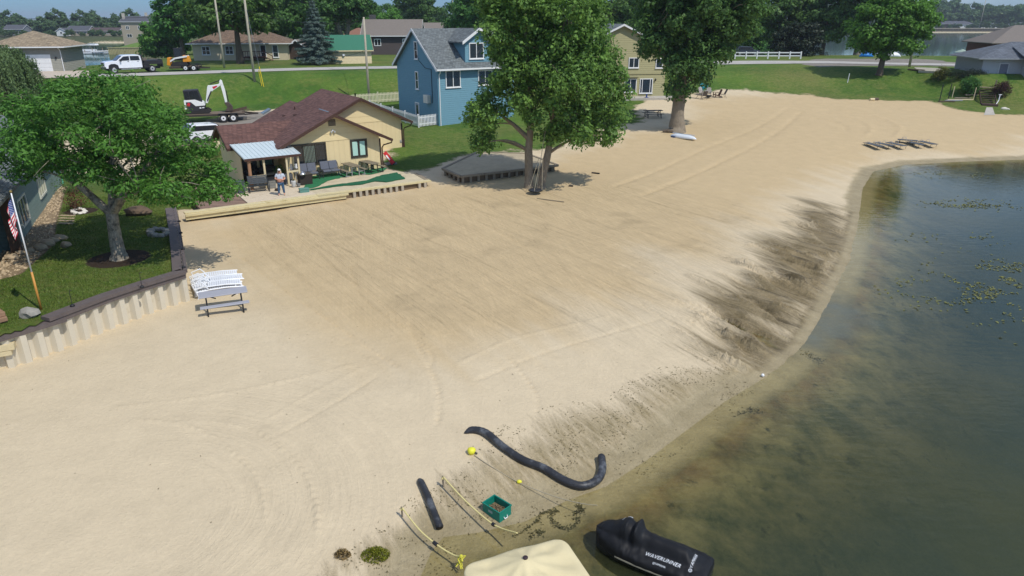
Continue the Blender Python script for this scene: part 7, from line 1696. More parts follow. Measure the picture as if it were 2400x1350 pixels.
def adirondack(label, px, py, rz, mat, slim=False, group='chairs round the fire pit', lift=0):
    p = G(px, py); g = empty('garden_chair', (p[0], p[1], p[2] + lift), rz, label, 'chair', group)
    if slim:
        part(g, 'frame', mat, lambda m: [m.tube([(s_ * .26, -.4, 0), (s_ * .26, -.3, .44), (s_ * .26, .12, .4), (s_ * .26, .4, 1.0)], .018, 5) for s_ in (-1, 1)] + [m.tube([(s_ * .26, .1, .4), (s_ * .26, .3, 0)], .018, 5) for s_ in (-1, 1)])
        part(g, 'seat', mat, lambda m: m.box(-.25, .25, -.3, .12, .4, .42)); part(g, 'backrest', mat, lambda m: m.extr([(.12, .42), (.15, .42), (.42, 1.0), (.39, 1.0)], -.25, .25, 'x')); return g
    part(g, 'seat', mat, lambda m: [m.box(-.27, .27, -.34 + .1 * i, -.26 + .1 * i, .36 - .03 * i, .385 - .03 * i) for i in range(6)])
    part(g, 'backrest', mat, lambda m: [m.extr([(.22, .22), (.25, .2), (.55, .98 - abs(i - 2) * .05), (.52, .99 - abs(i - 2) * .05)], -.27 + .11 * i, -.17 + .11 * i, 'x') for i in range(5)])
    part(g, 'armrest', mat, lambda m: [m.box(s_ * .36 - .07, s_ * .36 + .07, -.4, .36, .55, .58) for s_ in (-1, 1)])
    part(g, 'leg', mat, lambda m: [m.box(s_ * .31 - .03, s_ * .31 + .03, -.4, -.3, 0, .55) for s_ in (-1, 1)] + [m.bar((s_ * .3, -.3, .34), (s_ * .3, .6, .04), .04, .1) for s_ in (-1, 1)])
    return g
BRN = M('brown_chair', S(92, 68, 56), .7); GRC = M('grey_chair', S(96, 88, 82), .7); PALC = M('pale_grey_chair', S(168, 160, 152), .7); TURQ = M('turquoise_chair', S(24, 150, 166), .6)
adirondack('turquoise garden chair behind the group on the far sand', 1648, 216, .3, TURQ, lift=.25); adirondack('pale grey slatted chair left in the group on the far sand', 1646, 223, .5, PALC); adirondack('pale grey slatted chair right of its twin on the far sand', 1660, 224, -.3, PALC)
adirondack('dark grey chair with its back to the lake on the far sand', 1650, 233, math.pi + .1, GRC, True); adirondack('brown slatted chair facing left on the far sand', 1680, 228, -1.4, BRN); adirondack('thin-framed chair at the right end of the group on the far sand', 1695, 229, -1.5, GRC, True); adirondack('thin-framed chair half hidden by low leaves left of the fire pit', 1637, 231, 1.3, GRC, True)
p = G(1660, 230); g = empty('fire_pit', tuple(p), 0, 'black fire pit bowl among the garden chairs', 'fire pit'); part(g, 'bowl', BLACK, lambda m: m.lathe([(.2, .1), (.4, .3), (.42, .34), (.36, .3)], n=14)); part(g, 'leg', BLACK, lambda m: [m.tube([(.3 * math.cos(a), .3 * math.sin(a), .2), (.36 * math.cos(a), .36 * math.sin(a), 0)], .02, 5) for a in (0, 2.1, 4.2)])
p = G(1507, 224); g = empty('patio_sofa', (p[0], p[1], 3.0), PO, 'grey patio sofa below the wide window of the olive house', 'sofa'); part(g, 'base', GREYC, lambda m: m.box(-.9, .9, -.4, .4, .05, .38)); part(g, 'backrest', CUSH, lambda m: m.box(-.9, .9, .2, .4, .39, .85), bevel=.03); part(g, 'armrest', CUSH, lambda m: (m.box(-.98, -.8, -.4, .4, .1, .6), m.box(.8, .98, -.4, .4, .1, .6)))
p = G(1515, 233); g = empty('toy_pump', tuple(p), .3, 'small blue object standing on the sand by the olive house patio', 'toy'); part(g, 'base', M('blue_plastic', S(44, 72, 140), .5), lambda m: m.extr([(-.3, 0), (.3, 0), (.18, .25), (-.18, .25)], -.2, .2, 'y')); part(g, 'column', M('blue_plastic', (0, 0, 0)), lambda m: m.tube([(0, 0, .25), (0, 0, .62)], .09, 7))
p = G(1565, 311); tag(MB().tube([(-.5, .1, .1), (.0, 0, .16), (.5, -.05, .1)], [.14, .18, .12], 8).build('log', BARKD, loc=tuple(p)), 'short log at the foot of the ridged cottonwood', 'log')
# ---------------------------------------------------------------- fences
def picket_fence(label, pts, h, mat, name='picket_fence', step=.16):
    P = [np.array(p, float) for p in pts]; o = P[0]; g = empty(name, tuple(o), 0, label, 'fence')
    for a, b in zip(P[:-1], P[1:]):
        d = (b - a); L_ = np.linalg.norm(d[:2]); k = int(L_ / step); u = Vector((d[0], d[1], 0)).normalized()
        def pk(m):
            for i in range(k + 1):
                p = a + d * i / k - o; m.bar((p[0], p[1], p[2] + .08), (p[0], p[1], p[2] + h), .085, .02, (-u.y, u.x, 0))
        def rl(m):
            for z in (.28, .82): m.bar(a - o + np.array([0, 0, z * h]) + np.array([-u.y, u.x, 0]) * .03, b - o + np.array([0, 0, z * h]) + np.array([-u.y, u.x, 0]) * .03, .04, .09)
        part(g, 'picket_panel', mat, pk); part(g, 'rail', mat, rl)
        for i in range(max(2, int(L_ / 2.2) + 1)):
            p = a + d * i / max(1, int(L_ / 2.2)) - o; part(g, 'post', mat, lambda m: (m.box(p[0] - .06, p[0] + .06, p[1] - .06, p[1] + .06, p[2] - .1, p[2] + h + .08), m.box(p[0] - .08, p[0] + .08, p[1] - .08, p[1] + .08, p[2] + h + .081, p[2] + h + .12)))
    return g
CFENCE = M('cream_vinyl', S(222, 214, 184), .5, var=.04)
picket_fence('cream picket fence running behind the cabin roof to the blue house', [G(790, 252), G(834, 245), G(938, 238)], 1.15, CFENCE)
picket_fence('shaded white picket fence returning from the cabin towards the blue house corner', [G(868, 262), G(981, 298)], 1.15, WHITE)
picket_fence('bright white picket fence in front of the blue house corner', [G(982, 299), G(1028, 293)], 1.15, WHITE)
fa, fbb = at_z(1722, 138, 5.5), at_z(1876, 138, 5.5); g = empty('rail_fence', tuple(fa), 0, 'white three-post-and-rail fence along the far side of the road', 'fence'); fd = fbb - fa
for i in range(7): p = fd * i / 6; part(g, 'post', WHITE, lambda m: m.box(p[0] - .09, p[0] + .09, p[1] - .09, p[1] + .09, -.1, 1.2))
for z in (.5, 1.0): part(g, 'rail', WHITE, lambda m: m.box(0, fd[0], fd[1] - .03, fd[1] + .03, z - .09, z + .09))

# ---------------------------------------------------------------- utility poles and wires
def pole(label, px, py, top, r=.16, trans=False, D=None, arm=None):
    p = G(px, py) if D is None else at_y(px, py, D); g = empty('utility_pole', tuple(p), 0, label, 'utility pole')
    part(g, 'shaft', POLEWOOD, lambda m: m.tube([(0, 0, -.4), (0, 0, top * .5), (.02, 0, top)], [r, r * .85, r * .66], 10), smooth=True)
    if trans: part(g, 'transformer', M('light_grey_can', S(186, 190, 192), .5), lambda m: m.lathe([(.2, 0), (.26, .03), (.26, .8), (.2, .86), (.05, .95)], (-.5, -.1, trans), 12)); part(g, 'bracket', DARKMET, lambda m: m.box(-.28, -.1, -.15, .0, trans + .3, trans + .5))
    if arm: part(g, 'lamp_arm', STEELGREY, lambda m: (m.tube([(0, 0, arm), (-.6, -.2, arm + .1)], .03, 5), m.ball((-.7, -.22, arm + .08), (.14, .1, .07), 7)))
    return p, g
pA_, gA = pole('tall wooden utility pole with grey transformer on the grass bank', 597, 191, 11.5, .17, 9.1)
pB_, gB = pole('wooden utility pole at the road edge beside the yellow loader', 526, 160, 10.4, .16)
pC_, gC = pole('wooden utility pole behind the cabin by the cream picket fence', 866, 240, 9.4, .15)
pD_, gD = pole('wooden utility pole on the far side of the right-hand lawn by the road', 2131, 157, 13.5, .17)
pE_, gE = pole('thin tall pole across the bay behind the houses', 2297, 60, 24, .3, D=705)
pF_, gF = pole('thin utility pole behind the gabled house', 1062, 66, 11, .2, D=235)
pG_, gG = pole('utility pole rising above the brown house chimney', 862, 60, 13, .2, D=230)
WIRE = M('black_wire', (.02, .02, .02), .6)
def wire(label, a, b, sag):
    a, b = np.array(a), np.array(b); c = (a + b) / 2
    pts = [a * (1 - t) + b * t - np.array([0, 0, sag * 4 * t * (1 - t)]) - c for t in np.linspace(0, 1, 14)]
    tag(MB().tube(pts, .022, 4).build('power_line', WIRE, loc=tuple(c)), label, 'wire')
pa = np.array(pA_); pb = np.array(pB_); pc_ = np.array(pC_)
wire('wire crossing the road between the transformer pole and the pole beside the yellow loader', pa + (0, 0, 8.2), pb + (0, 0, 7.4), .4)
wire('wire running left from the pole beside the yellow loader towards the garage', pb + (0, 0, 7.2), (-82, 112, 12.4), .7)
wire('wire running right from the transformer pole to the pole behind the cabin', pa + (0, 0, 8.0), pc_ + (0, 0, 9.0), .8)
wire('black cable drooping from the cabin-side pole to the green-roofed shed', pc_ + (0, 0, 5.9), (gL[0] - 1, gL[1] + .6, 7.7), .9)
gy = G(618, 203); g = empty('guy_wire', tuple(gy), 0, 'yellow-sleeved guy wire anchored right of the transformer pole', 'guy wire'); gd = Vector(pA_) + Vector((0, 0, 9)) - Vector(gy)
part(g, 'sleeve', M('yellow_sleeve', S(222, 196, 40), .5), lambda m: (m.tube([(0, 0, 0), tuple(gd * .24)], .05, 6), m.tube([(-.25, .1, 0), tuple(gd * .2 + Vector((-.2, .1, 0)))], .04, 6))); part(g, 'cable', STEELGREY, lambda m: m.tube([tuple(gd * .24), tuple(gd)], .015, 4))

# ---------------------------------------------------------------- vehicles
CARWH = M('white_car_paint', S(232, 234, 238), .25, var=.02, spec=.5, coat=.5); CARGL = M('car_glass', (.02, .022, .03), .05, spec=.8, var=.2)
def wheel(root, x, y, r, wd, rim=CHROME):
    t = MB(); s_ = 1 if y > 0 else -1
    t.tube([(x, y - wd / 2, r), (x, y - wd * .42, r), (x, y + wd * .42, r), (x, y + wd / 2, r)], [r * .86, r, r, r * .86], 18); wo_ = t.build('wheel', TYRE, root, smooth=False)
    m = MB(); m.tube([(x, y + s_ * wd * .5, r), (x, y + s_ * (wd * .5 + .012), r)], [r * .6, r * .56], 14); m.build('rim', rim, wo_)
    m = MB(); m.tube([(x, y + s_ * (wd * .5 + .012), r), (x, y + s_ * (wd * .5 + .03), r)], [r * .2, r * .16], 8); m.build('hub', DARKMET, wo_)
tf, tr2 = G(258, 174), G(347, 170); td = tf - tr2; TRZ = math.atan2(td[1], td[0]); tcen = (tf + tr2) / 2
tk = empty('pickup_truck', (tcen[0], tcen[1] + .5, 5.56), TRZ, 'white crew-cab pickup truck with black flat bed parked on the road', 'truck')
part(tk, 'body', CARWH, lambda m: m.extr([(-.35, .62), (1.55, .62), (1.62, .98), (1.9, 1.12), (2.3, 1.12), (2.58, .98), (2.64, .62), (3.0, .62), (3.06, .9), (3.02, 1.32), (2.7, 1.42), (1.65, 1.5), (.95, 2.06), (.7, 2.14), (-.9, 2.14), (-1.12, 2.0), (-1.2, 1.4), (-1.2, .62)], -.98, .98, 'y'), bevel=.035)
for s_ in (-1, 1):
    y0, y1 = (.985, .995) if s_ > 0 else (-.995, -.985)
    part(tk, 'side_window', CARGL, lambda m: (m.extr([(.2, 1.5), (1.42, 1.5), (.86, 1.98), (.2, 2.02)], y0, y1, 'y'), m.extr([(-1.0, 1.5), (.1, 1.5), (.1, 2.02), (-.92, 2.0)], y0, y1, 'y')))
    part(tk, 'mirror', BLACK, lambda m: m.box(1.15, 1.32, s_ * 1.02 - .02 if s_ > 0 else -1.24, 1.24 if s_ > 0 else -1.0, 1.42, 1.68))
    part(tk, 'headlight', M('headlight_glass', S(196, 204, 212), .15), lambda m: m.box(3.0, 3.07, s_ * .78 - .16, s_ * .78 + .16, 1.0, 1.26)); part(tk, 'running_board', CHROME, lambda m: m.box(-.95, 1.3, s_ * 1.0 - .08, s_ * 1.0 + .08, .48, .55))
    part(tk, 'wheel_arch', BLACK, lambda m: m.extr([(1.48, .55), (1.58, 1.0), (1.88, 1.16), (2.32, 1.16), (2.62, 1.0), (2.72, .55)], s_ * .985 - .005, s_ * .985 + .012, 'y'))
    part(tk, 'door_handle', BLACK, lambda m: (m.box(.28, .45, s_ * .995 - .015, s_ * .995 + .015, 1.36, 1.41), m.box(-.85, -.68, s_ * .995 - .015, s_ * .995 + .015, 1.36, 1.41)))
part(tk, 'windscreen', CARGL, lambda m: m.extr([(1.66, 1.51), (1.0, 2.06), (1.03, 2.09), (1.7, 1.53)], -.82, .82, 'x' if False else 'y'))
part(tk, 'grille', BLACK, lambda m: (m.box(3.03, 3.08, -.58, .58, .92, 1.32), m.box(3.0, 3.12, -.98, .98, .5, .72)))
part(tk, 'flat_bed', BLACK, lambda m: (m.box(-3.6, -1.28, -1.12, 1.12, .98, 1.16), m.box(-1.3, -1.24, -1.0, 1.0, 1.16, 2.12), m.box(-3.5, -1.4, -1.1, 1.1, 1.16, 1.42), m.box(-3.62, -3.5, -1.1, 1.1, .6, 1.5), m.box(-2.0, -1.3, -1.12, 1.12, .6, .97)))
part(tk, 'chassis', BLACK, lambda m: m.box(-3.4, 2.9, -.5, .5, .42, .66))
part(tk, 'load', M('mixed_load', S(112, 104, 92), .9, var=.4, scale=4), lambda m: (m.box(-2.0, -1.5, -.5, .2, 1.42, 1.72), m.bar((-3.4, -.4, 1.5), (-2.2, .3, 1.62), .2, .12)))
for x in (2.08, -2.3):
    for y in (-.86, .86): wheel(tk, x, y, .43, .28)
def tandem(name, label, loc, rz, x0, x1, zd, wx, mat, w2=1.05, wr=.37):
    g = empty(name, loc, rz, label, 'trailer')
    part(g, 'bed', mat, lambda m: [m.box(x0, x1, -w2 + .21 * i, -w2 + .21 * i + .2, zd - .06, zd) for i in range(int(2 * w2 / .21))])
    part(g, 'frame', M('rusty_black_frame', S(58, 50, 46), .7, var=.25, scale=3), lambda m: (m.box(x0, x1, -w2, -w2 + .1, zd - .24, zd - .065), m.box(x0, x1, w2 - .1, w2, zd - .24, zd - .065), m.bar((x1, -w2 + .1, zd - .2), (x1 + 1.3, 0, zd - .25), .1, .14), m.bar((x1, w2 - .1, zd - .2), (x1 + 1.3, 0, zd - .25), .1, .14), [m.box(x, x + .08, -w2 + .1, w2 - .1, zd - .2, zd - .07) for x in np.arange(x0, x1, .6)]))
    for x in wx:
        for s_ in (-1, 1): wheel(g, x, s_ * (w2 + .16), wr, .22, WHITE)
    part(g, 'mudguard', DARKMET, lambda m: [m.extr([(wx[0] - .5, wr), (wx[0] - .42, wr * 2.05), (wx[-1] + .42, wr * 2.05), (wx[-1] + .5, wr), (wx[-1] + .55, wr), (wx[-1] + .46, wr * 2.2), (wx[0] - .46, wr * 2.2), (wx[0] - .55, wr)], s_ * (w2 + .16) - .14, s_ * (w2 + .16) + .14, 'y') for s_ in (-1, 1)])
    return g
TBED = M('worn_trailer_board', S(116, 102, 88), .9, streak=(.8, 6, 6), var=.3, dirt_shade=S(150, 130, 100), dscale=2)
qa, qb = G(398, 166), G(474, 165); qd = qb - qa; QZ = math.atan2(qd[1], qd[0]); qL = np.linalg.norm(qd[:2])
tandem('small_trailer', 'small flat trailer carrying the yellow loader at the road edge', (qb[0], qb[1], 5.52), QZ, -qL + .2, -.3, .55, (-1.75, -.75), TBED)
ld = empty('track_loader', (qb[0] - math.cos(QZ) * 2.6, qb[1] - math.sin(QZ) * 2.6, 6.08), QZ, 'yellow and black compact track loader standing on the small trailer', 'loader'); YELM = M('machine_yellow', S(226, 150, 40), .45, var=.08)
for s_ in (-1, 1): part(ld, 'track', M('black_track', (.03, .028, .026), .9), lambda m: m.extr([(-1.0, .1), (-.8, 0), (.8, 0), (1.1, .2), (.9, .55), (-.7, .55)], s_ * .75 - .17, s_ * .75 + .17, 'y'))
part(ld, 'cab', BLACK, lambda m: m.extr([(-.55, .7), (.5, .7), (.55, 2.25), (-.5, 2.25)], -.48, .48, 'y'), bevel=.03); part(ld, 'cab_window', CARGL, lambda m: (m.box(-.36, .32, -.495, -.485, 1.25, 2.1), m.box(-.36, .32, .485, .495, 1.25, 2.1)))
part(ld, 'engine_cover', YELM, lambda m: m.extr([(.5, .5), (1.35, .55), (1.2, 1.2), (.55, 1.35)], -.55, .55, 'y'), bevel=.03); part(ld, 'bucket', YELM, lambda m: m.extr([(-1.45, .15), (-1.05, .1), (-1.0, 1.05), (-1.3, 1.1)], -.8, .8, 'y'), bevel=.02)
for s_ in (-1, 1): part(ld, 'lift_arm', WHITE, lambda m: (m.bar((1.1, s_ * .64, 1.25), (-.4, s_ * .64, 1.0), .1, .2), m.bar((-.4, s_ * .64, 1.0), (-1.15, s_ * .64, .55), .1, .18)))
ea, eb = G(446, 287), G(576, 279); ed = eb - ea; EZ = math.atan2(ed[1], ed[0]); eL = np.linalg.norm(ed[:2]); ec = (ea + eb) / 2
et = tandem('long_trailer', 'long plank-bed trailer carrying the white excavator on the gravel drive', (ec[0], ec[1], ec[2] - .02), EZ, -eL / 2 - 1.5, eL / 2, .88, (.6, 1.55), TBED, 1.1, .40)
part(et, 'ramp', M('rusty_ramp', S(86, 70, 58), .9, var=.3), lambda m: ([m.bar((eL / 2 - .2 + .12 * i, -1.0, .9 + .03 * i), (eL / 2 - .2 + .12 * i, 1.0, .9 + .03 * i), .05, .05) for i in range(6)], [m.bar((eL / 2 - 1.4, y, .92), (eL / 2 + .25, y, 1.25), .06, .08) for y in (-.9, -.3, .3, .9)]))
pxm = np.linalg.norm(ed[:2]) / 130.0
def EX(px, py): return ((px - 511) * pxm, .92 + (258 - py) * .0462)     # side view of the machine, photo pixels to metres
ex = empty('excavator', (ec[0], ec[1], ec[2] - .02), EZ, 'white and black mini excavator with raised arm on the long trailer', 'excavator'); EXW = M('machine_white', S(232, 234, 230), .4, var=.03)
pxl = lambda L_: [EX(*p) for p in L_]
part(ex, 'track', M('black_track', (0, 0, 0)), lambda m: [m.extr(pxl([(436, 258), (441, 251), (492, 249), (499, 254), (494, 258)]), s_ * .75 - .2, s_ * .75 + .2, 'y') for s_ in (-1, 1)])
part(ex, 'house', EXW, lambda m: m.extr(pxl([(441, 248), (441, 229), (466, 228), (484, 235), (487, 241), (466, 242), (456, 233), (445, 233), (445, 249)]), -.95, .95, 'y'), bevel=.02)
part(ex, 'engine_panel', M('machine_black', (.03, .03, .035), .5), lambda m: m.extr(pxl([(446, 249), (446, 233.5), (456, 233.5), (466, 242.5), (487, 241.5), (486, 248), (470, 252), (452, 252)]), -.96, .96, 'y'))
part(ex, 'emblem', M('machine_red', S(200, 40, 58), .5), lambda m: m.extr(pxl([(446, 239), (450, 233.5), (455, 236), (452, 242), (447, 241)]), -.975, -.962, 'y')); part(ex, 'work_light', WHITEP, lambda m: (m.extr(pxl([(474, 247), (478, 247), (478, 244.5), (474, 244.5)]), -.975, -.962, 'y'), m.extr(pxl([(480, 246.5), (485, 246), (485, 244), (480, 244.5)]), -.975, -.962, 'y')))
part(ex, 'cab', M('machine_black', (0, 0, 0)), lambda m: m.extr(pxl([(443, 228), (442, 208), (475, 207), (482, 232), (466, 227)]), -.85, .25, 'y'), bevel=.03)
part(ex, 'cab_window', CARGL, lambda m: (m.extr(pxl([(445, 226), (444, 211), (453, 211), (454, 226)]), -.87, -.855, 'y'), m.extr(pxl([(456, 226), (455, 211), (466, 210), (468, 226)]), -.87, -.855, 'y'), m.extr(pxl([(469, 226), (467, 210), (473, 210), (478, 227)]), -.87, -.855, 'y')))
part(ex, 'boom', EXW, lambda m: m.extr(pxl([(488, 237), (497, 203), (499, 200), (506, 200), (523, 198), (530, 192), (531, 198), (524, 203), (509, 211), (503, 216), (493, 238)]), -.16, .16, 'y'), bevel=.02)
part(ex, 'boom_marking', M('machine_red', (0, 0, 0)), lambda m: m.extr(pxl([(508.5, 203), (520, 200.5), (520, 203), (511, 208)]), -.175, -.162, 'y'))
part(ex, 'stick', EXW, lambda m: m.extr(pxl([(526, 192), (529, 188), (532.5, 190), (537, 212), (538, 237), (533, 238), (530, 214)]), -.12, .12, 'y'), bevel=.02)
part(ex, 'hydraulic_ram', DARKMET, lambda m: (m.tube([(*EX(504, 199)[:1], 0, EX(504, 199)[1] + .08), (EX(527, 190)[0], 0, EX(527, 190)[1])], .05, 6), m.tube([(EX(493, 232)[0], -.2, EX(493, 232)[1]), (EX(505, 212)[0], -.2, EX(505, 212)[1])], .06, 6), m.tube([(EX(539, 212)[0], 0, EX(539, 212)[1]), (EX(541, 236)[0], 0, EX(541, 236)[1])], .05, 6)))
part(ex, 'bucket', M('worn_steel', S(92, 80, 72), .6, .4, var=.3), lambda m: m.extr(pxl([(531, 238), (541, 237), (549, 247), (549, 256), (530, 257), (537, 248)]), -.4, .4, 'y'), bevel=.02)
def car(label, loc, rz, paint, s_=1.0, name='parked_car'):
    g = empty(name, loc, rz, label, 'car')
    part(g, 'body', paint, lambda m: m.extr([(-2.2, .35), (2.2, .35), (2.28, .7), (2.1, .95), (1.1, 1.05), (.5, 1.58), (-1.5, 1.66), (-2.15, 1.1), (-2.25, .7)], -.88, .88, 'y'), bevel=.06)
    for sy in (-1, 1): part(g, 'side_window', CARGL, lambda m: m.extr([(.95, 1.06), (.45, 1.48), (-1.35, 1.54), (-1.75, 1.1)], sy * .885 - .006, sy * .885 + .006, 'y'))
    part(g, 'windscreen', CARGL, lambda m: (m.extr([(1.12, 1.06), (.56, 1.54), (.6, 1.58), (1.18, 1.07)], -.74, .74, 'y'), m.extr([(-2.12, 1.12), (-1.6, 1.6), (-1.65, 1.64), (-2.2, 1.14)], -.74, .74, 'y')))
    for x in (-1.4, 1.4):
        for y in (-.8, .8): wheel(g, x, y, .34, .22)
    for sy in (-1, 1): part(g, 'headlight', M('headlight_glass', (0, 0, 0)), lambda m: m.box(2.16, 2.27, sy * .62 - .16, sy * .62 + .16, .72, .86)); part(g, 'tail_light', M('tail_light_red', S(160, 24, 24), .3), lambda m: m.box(-2.27, -2.18, sy * .66 - .14, sy * .66 + .14, .8, 1.0))
    return g
cp = G(492, 330); car('white car parked behind the cabin wing, mostly hidden by the ash branches', tuple(cp), math.radians(40), CARWH)
cb2 = at_z(1850, 136, 5.5); car('dark car parked in the shade beyond the rail fence', (cb2[0] - 5, 136, 5.5), 0, M('dark_car_paint', (.03, .04, .06), .3, coat=.5))
def wbin(label, px, py, mat):
    p = at_z(px, py, 5.5); g = empty('wheelie_bin', (p[0], p[1] - .2, 5.55), .2, label, 'bin', 'wheelie bins in front of the garage')
    part(g, 'body', mat, lambda m: m.extr([(-.3, .06), (.3, .06), (.38, 1.12), (-.38, 1.12)], -.34, .34, 'y')); part(g, 'lid', mat, lambda m: m.extr([(-.4, 1.125), (.4, 1.125), (.38, 1.24), (-.38, 1.2)], -.4, .38, 'y'), bevel=.02)
    for s_ in (-1, 1): part(g, 'wheel', BLACK, lambda m: m.tube([(s_ * .28 - .04, .36, .12), (s_ * .28 + .04, .36, .12)], .12, 8))
wbin('blue wheelie bin in front of the white garage door', 122, 167, M('blue_bin', S(42, 62, 150), .5)); wbin('dark brown wheelie bin beside the blue one', 138, 166, M('brown_bin', S(54, 42, 40), .5))

# ---------------------------------------------------------------- right-hand lawn
p = G(1986, 194); g = empty('marker_post', tuple(p), 0, 'thin white pipe standing on the right-hand lawn', 'post'); part(g, 'pipe', WHITE, lambda m: m.tube([(0, 0, -.1), (.08, 0, 1.12)], .05, 8)); part(g, 'cap', WHITE, lambda m: m.tube([(.08, 0, 1.12), (.083, 0, 1.18)], .06, 8))
p = G(2270, 221); shrub('round_shrub', 'round dark green bush by the wooden steps of the grey cottage', tuple(p), 1.25, LM['mid'], 91, 1500, .16, 1.25, clumps=26)
p = G(2205, 188); shrub('shrub', 'olive-green spreading bush on the right-hand lawn', tuple(p), 1.0, leaf_mat('olive_leaf', S(104, 108, 52), .3, .3), 92, 1100, .15, 1.1)
p = G(2186, 187); shrub('shrub', 'low yellowish bush beside the olive-green one', tuple(p), .55, LM['weed'], 93, 300, .12, .8)
p = G(2345, 228); shrub('shrub', 'dark reddish bush beside the cottage steps', tuple(p), 1.2, leaf_mat('maroon_leaf', S(66, 40, 38), .2, .2), 94, 1100, .15, 1.2)
p = G(2262, 182); hg = empty('clipped_hedge', tuple(p), -.12, 'low dark clipped hedge reaching from the grey cottage into the lawn', 'hedge'); rg = np.random.default_rng(6)
cl = [((x, rg.normal() * .12, .42 + .1 * rg.normal() + .12 * x * .3), .55) for x in np.linspace(-2.1, 2.1, 13)]; P, N = clump_leaves(cl, 1500, rg, .5, .9); o = bpy.data.objects.new('foliage', leaves_mesh('foliage', P, N, .12, LM['yew'], rg, .4, 0)); col.objects.link(o); o.parent = hg
part(hg, 'stem', BARKD, lambda m: [m.tube([(x, 0, -.1), (x, 0, .5)], .05, 5) for x in np.linspace(-1.8, 1.8, 6)])
sa, sb_ = G(2318, 246), G(2312, 205); g = empty('wooden_steps', tuple(sa), math.atan2(sb_[1] - sa[1], sb_[0] - sa[0]) - math.pi / 2, 'dark wooden steps climbing the bank to the grey cottage', 'steps'); SL = max(2.2, np.linalg.norm((sb_ - sa)[:2])); SH = max(1.6, sb_[2] - sa[2]); STEPW = M('dark_step_board', S(84, 66, 56), .85, var=.2)
for i in range(9): part(g, 'tread', STEPW, lambda m: m.box(-.75, .75, SL * i / 9, SL * i / 9 + .26, SH * (i + 1) / 9 - .05, SH * (i + 1) / 9))
part(g, 'stringer', STEPW, lambda m: [m.bar((s_ * .78, 0, -.05), (s_ * .78, SL, SH - .05), .06, .26) for s_ in (-1, 1)]); part(g, 'landing', PALEWOOD, lambda m: m.box(-.95, .95, SL, SL + 1.1, SH - .02, SH + .06)); part(g, 'post', OLDWOOD, lambda m: [m.box(s_ * .9 - .07, s_ * .9 + .07, SL, SL + .14, -.2 if s_ < 0 else -.2, SH + (.9 if s_ > 0 else -.03)) for s_ in (-1, 1)])
part(g, 'landing', STEPW, lambda m: m.box(-.8, .8, -.75, -.05, -.1, .16))
p = G(2338, 246); g = empty('handrail', tuple(p), 0, 'bent white handrail beside the lower wooden steps', 'handrail'); part(g, 'rail', WHITE, lambda m: m.tube([(-.5, -.4, .05), (.0, 0, .5), (.15, .2, 1.15)], .05, 6)); part(g, 'bracket', WHITE, lambda m: m.box(.0, .35, .14, .26, 1.13, 1.19))
for px, py, h_, mt_, lb in ((2202, 236, 1.85, DARKMET, 'thin dark stake at the left end of the board pile'), (2222, 234, 1.85, DARKMET, 'thin dark stake just right of the first one by the board pile'), (2231, 229, 1.3, PALEWOOD, 'pale wooden post behind the board pile'), (2281, 233, 1.35, PALEWOOD, 'pale wooden post in front of the round bush')):
    p = G(px, py); g = empty('garden_stake', tuple(p), 0, lb, 'stake'); part(g, 'shaft', mt_, lambda m: m.tube([(0, 0, -.1), (.05, 0, h_)], .05, 6)); part(g, 'tip', mt_, lambda m: m.tube([(.05, 0, h_), (.052, 0, h_ + .05)], [.05, .02], 6))
random.seed(9)
for i, (px, py, L_, a, mt_, lb) in enumerate([(2250, 235, 3.2, .03, PALEWOOD, 'long pale board lying in front of the pile'), (2262, 231, 2.6, -.06, OLDWOOD, 'weathered board across the back of the pile'), (2235, 237, 2.2, .1, M('grey_board', S(150, 152, 156), .7), 'grey board at the front of the pile'), (2225, 239, 1.2, -.2, BARKD, 'short dark log at the left end of the pile'), (2208, 239, .9, .1, BARKD, 'dark log stub left of the pile'), (2285, 224, 2.4, .02, OLDWOOD, 'weathered beam reaching towards the wooden steps')]):
    p = G(px, py); tag(MB().box(-L_ / 2, L_ / 2, -.11, .11, 0, .12).build('board', mt_, loc=(p[0], p[1], p[2] + .02), rot=(0, 0, a), bevel=.012), lb, 'board')
for px, py, mt_, lb in ((2044, 236, PALEWOOD, 'pale log end on the sand edge below the round-crowned maple'), (2053, 235, BARKD, 'dark log beside the pale log end on the sand edge')):
    p = G(px, py); tag(MB().tube([(-.28, 0, .14), (.28, .05, .14)], .16, 9).build('log', mt_, loc=tuple(p)), lb, 'log')
p = G(2355, 256); o = bpy.data.objects.new('boulder', rock_mesh((.55, .3, .22), 5, ROCKW)); col.objects.link(o); o.location = tuple(p); tag(o, 'flat white rock in the grass right of the steps', 'rock')
q = wpoly([(2142, 158), (2205, 160), (2212, 171), (2152, 172)], n=0); hz = max(float(height(np.array([a]), np.array([b]), False)[0]) for a, b in q) + .03; tag(MB().extr(q, hz - .25, hz, 'z').build('concrete_slab', M('broken_concrete', S(172, 166, 150), .95, var=.22, scale=1.5, dirt_shade=S(110, 112, 70), dscale=1.5)), 'broken pale concrete slab beside the lawn pole', 'slab')
p = G(2148, 166); tag(MB().tube([(-.5, 1.2, .1), (.4, -1.2, .12)], .12, 6).build('log', BARKD, loc=tuple(p)), 'dark log lying along the edge of the concrete slab', 'log')
q = [G(a, b, .03) for a, b in ((2306, 270), (2332, 270), (2326, 252), (2312, 252))]; tag(MB().add([tuple(a) for a in q], [(0, 1, 2, 3)]).build('footpath', CONCRETE), kind='structure')
